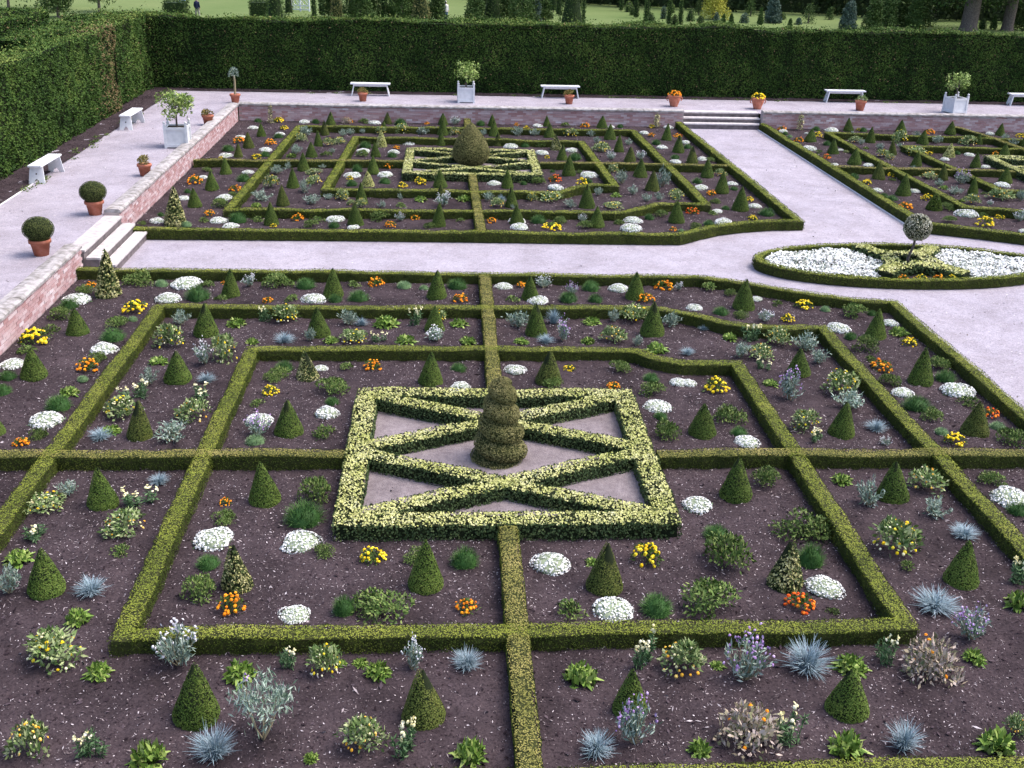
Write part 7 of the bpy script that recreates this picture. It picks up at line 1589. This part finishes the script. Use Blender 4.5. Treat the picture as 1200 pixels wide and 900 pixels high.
# trees behind the second hedge, top left
for q_, (x, y, R, h, lab) in enumerate(((-34.1, 98.7, 2.2, 4.4, 'young leafy tree with thin trunk behind the second hedge, top left'), (-38.5, 101, 2.6, 4.5, 'bushy leafy tree left of the thin trunked one, top left'), (-43, 100, 3.0, 5, 'darker leafy tree at the top left corner'), (-35.8, 92, 2.0, 2.6, 'low dark shrubby tree just above the second hedge, top left'))):
    r = np.random.default_rng(700 + q_); root = empty('leafy_tree', (x, y, LZ)); tag(root, lab, 'tree', 'leafy trees in the park'); mb = MB(); tube(mb, [(0, 0, -.1), (.05, 0, 1.2), (0, 0, 3)], [.16, .12, .06], M['bark'], 7); mb.build('trunk', root)
    mb = MB(); bl = [(R * .7 * math.cos(j * 2.4) * r.random(), R * .7 * math.sin(j * 2.4), (1.1 if q_ < 3 else .5) + (h - 1.5) * r.random() + .3, R * .36) for j in range(18)]; crown_cloud(mb, bl, 2200, .24, M['bgleaf'], r); mb.build('crown', root)
# wood edge: dark mass along the far side of the lawn
mb = MB(); r = np.random.default_rng(77); L0 = [(-1.4, 131), (16.4, 122), (38.8, 115.5), (53.3, 110.5), (62, 109), (80, 106)]
L0 = np.array(L0, float); seg = np.r_[0, np.cumsum(np.linalg.norm(np.diff(L0, axis=0), axis=1))]; n = 15000; s = r.random(n) * seg[-1]
X = np.interp(s, seg, L0[:, 0]); Y = np.interp(s, seg, L0[:, 1]); h = r.random(n) ** .8 * (7 + 2.5 * np.sin(s * .5) + 1.5 * np.sin(s * 1.3)); bul = .9 * np.sin(s * .9) + .7 * np.sin(s * 2.3 + h) + h * .10
P = np.c_[X, Y - bul - r.random(n) * .8, LZ + h]; N = unit(np.c_[r.normal(size=n) * .5, -np.ones(n), r.normal(size=n) * .4 + .5]); foliage(mb, P, N, .55, .32, M['wood'], r)
for a, b in zip(L0[:-1], L0[1:]): mb.add([(a[0], a[1] + 1.6, LZ - .1), (b[0], b[1] + 1.6, LZ - .1), (b[0], b[1] + 3.2, LZ + 9), (a[0], a[1] + 3.2, LZ + 9)], [(0, 1, 2, 3)], M['wood'], .2)
tag(mb.build('wood_edge'), kind='stuff')
# white lattice gate
root = empty('lattice_gate', (-15.8, 104.6, LZ), -.35); tag(root, 'white garden gate with diagonal lattice beyond the hedge, top left', 'gate'); mt = M['paint']
for x in (-1.0, 0, 1.0): mb = MB(); box(mb, (x, 0, .9), (.12, .12, 1.8), mt); mb.build('post', root)
for z in (.15, .55, 1.15, 1.7): mb = MB(); box(mb, (0, -.02, z), (2.0, .05, .09), mt); mb.build('rail', root)
for x0 in (-1.0, 0.0):
    for a, b in (((0, .15), (1, .55)), ((0, .55), (1, .15)), ((0, .55), (.5, 1.15)), ((.5, .55), (1, 1.15)), ((.5, .55), (0, 1.15)), ((1, .55), (.5, 1.15)), ((0, 1.15), (1, 1.7)), ((0, 1.7), (1, 1.15))):
        mb = MB(); bar(mb, (x0 + a[0], -.05, a[1]), (x0 + b[0], -.05, b[1]), .03, .06, mt, up=(0, 1, 0)); mb.build('lattice_bar', root)
# people
def person(label, x, y, rz, coat, leg, hairm, lean=0.0, step=.12):
    root = empty('person', (x, y, LZ), rz); tag(root, label, 'person', None)
    J = {'pelvis': (0, 0, .95, .15), 'waist': (0, .01, 1.08, .14), 'chest': (lean * .3, .01, 1.32, .165), 'neck': (lean * .4, .0, 1.50, .058), 'head0': (lean * .45, -.02, 1.60, .095), 'head1': (lean * .5, -.01, 1.70, .085)}
    E = [('pelvis', 'waist'), ('waist', 'chest'), ('chest', 'neck'), ('neck', 'head0'), ('head0', 'head1')]
    for s, sg in (('l', -1), ('r', 1)):
        J.update({'hip' + s: (sg * .10, 0, .90, .10), 'knee' + s: (sg * .11, -.03 + sg * step * .5, .50, .065), 'ankle' + s: (sg * .11, sg * step, .08, .045), 'toe' + s: (sg * .13, sg * step - .15, .035, .035),
                  'sh' + s: (sg * .19, 0, 1.42, .062), 'elb' + s: (sg * .25, .03, 1.13, .045), 'wr' + s: (sg * .25, -.05, .89, .03), 'palm' + s: (sg * .25, -.07, .83, .032)})
        E += [('pelvis', 'hip' + s), ('hip' + s, 'knee' + s), ('knee' + s, 'ankle' + s), ('ankle' + s, 'toe' + s), ('chest', 'sh' + s), ('sh' + s, 'elb' + s), ('elb' + s, 'wr' + s), ('wr' + s, 'palm' + s)]
        for f in range(5):
            yy = -.10 + .018 * f; ln = (.055, .08, .085, .08, .06)[f]; J['f%d%s' % (f, s)] = (sg * (.245 - (.03 if f == 0 else 0)), yy - (.03 if f == 0 else 0), .79 - (0 if f == 0 else ln * .5), .010); J['t%d%s' % (f, s)] = (sg * (.235 - (.03 if f == 0 else 0)), yy - (.045 if f == 0 else .01), .79 - ln * (.5 if f == 0 else 1), .008)
            E += [('palm' + s, 'f%d%s' % (f, s)), ('f%d%s' % (f, s), 't%d%s' % (f, s))]
    ks = list(J); me = bpy.data.meshes.new('body'); me.from_pydata([J[k][:3] for k in ks], [(ks.index(a), ks.index(b)) for a, b in E], []); o = link('body', me, root); me.materials.append(M['skin'])
    md = o.modifiers.new('skin', 'SKIN')
    bpy.context.view_layer.objects.active = o
    if not me.skin_vertices: me.skin_vertices.new() if hasattr(me.skin_vertices, 'new') else None
    for k, v in zip(ks, me.skin_vertices[0].data): v.radius = (J[k][3], J[k][3])
    me.skin_vertices[0].data[0].use_root = True; o.modifiers.new('sub', 'SUBSURF').levels = 1
    mb = MB(); lathe(mb, [(.20, .80), (.205, .95), (.185, 1.1), (.205, 1.3), (.19, 1.42), (.09, 1.51)], coat, 16, cap=False)
    for sg in (-1, 1): tube(mb, [(sg * .17, 0, 1.43), (sg * .255, .03, 1.13), (sg * .255, -.04, .92)], [.085, .068, .055], coat, 10)
    mb.build('coat', root); mb = MB()
    for sg in (-1, 1): tube(mb, [(sg * .09, 0, .95), (sg * .11, -.03 + sg * step * .5, .5), (sg * .11, sg * step, .07)], [.125, .088, .07], leg, 10)
    mb.build('trousers', root); mb = MB(); lathe(mb, [(.105, 1.60), (.118, 1.68), (.10, 1.76), (.03, 1.80)], hairm, 12, c=(lean * .47, .02, 0)); mb.build('hair', root)
    return root
person('person in a long navy coat walking on the lawn, seen over the far hedge', -24.0, 94.6, 2.8, M['navy'], M['trouser'], M['hair'])
person('person in white top and blue trousers in the lawn gap behind the hedge', -1.1, 97.5, .4, M['whitecloth'], M['bluecloth'], M['hair'])
person('person in blue top standing behind the clipped square shrub, top left', -26.4, 99.5, .2, M['bluecloth'], M['trouser'], M['hair'])
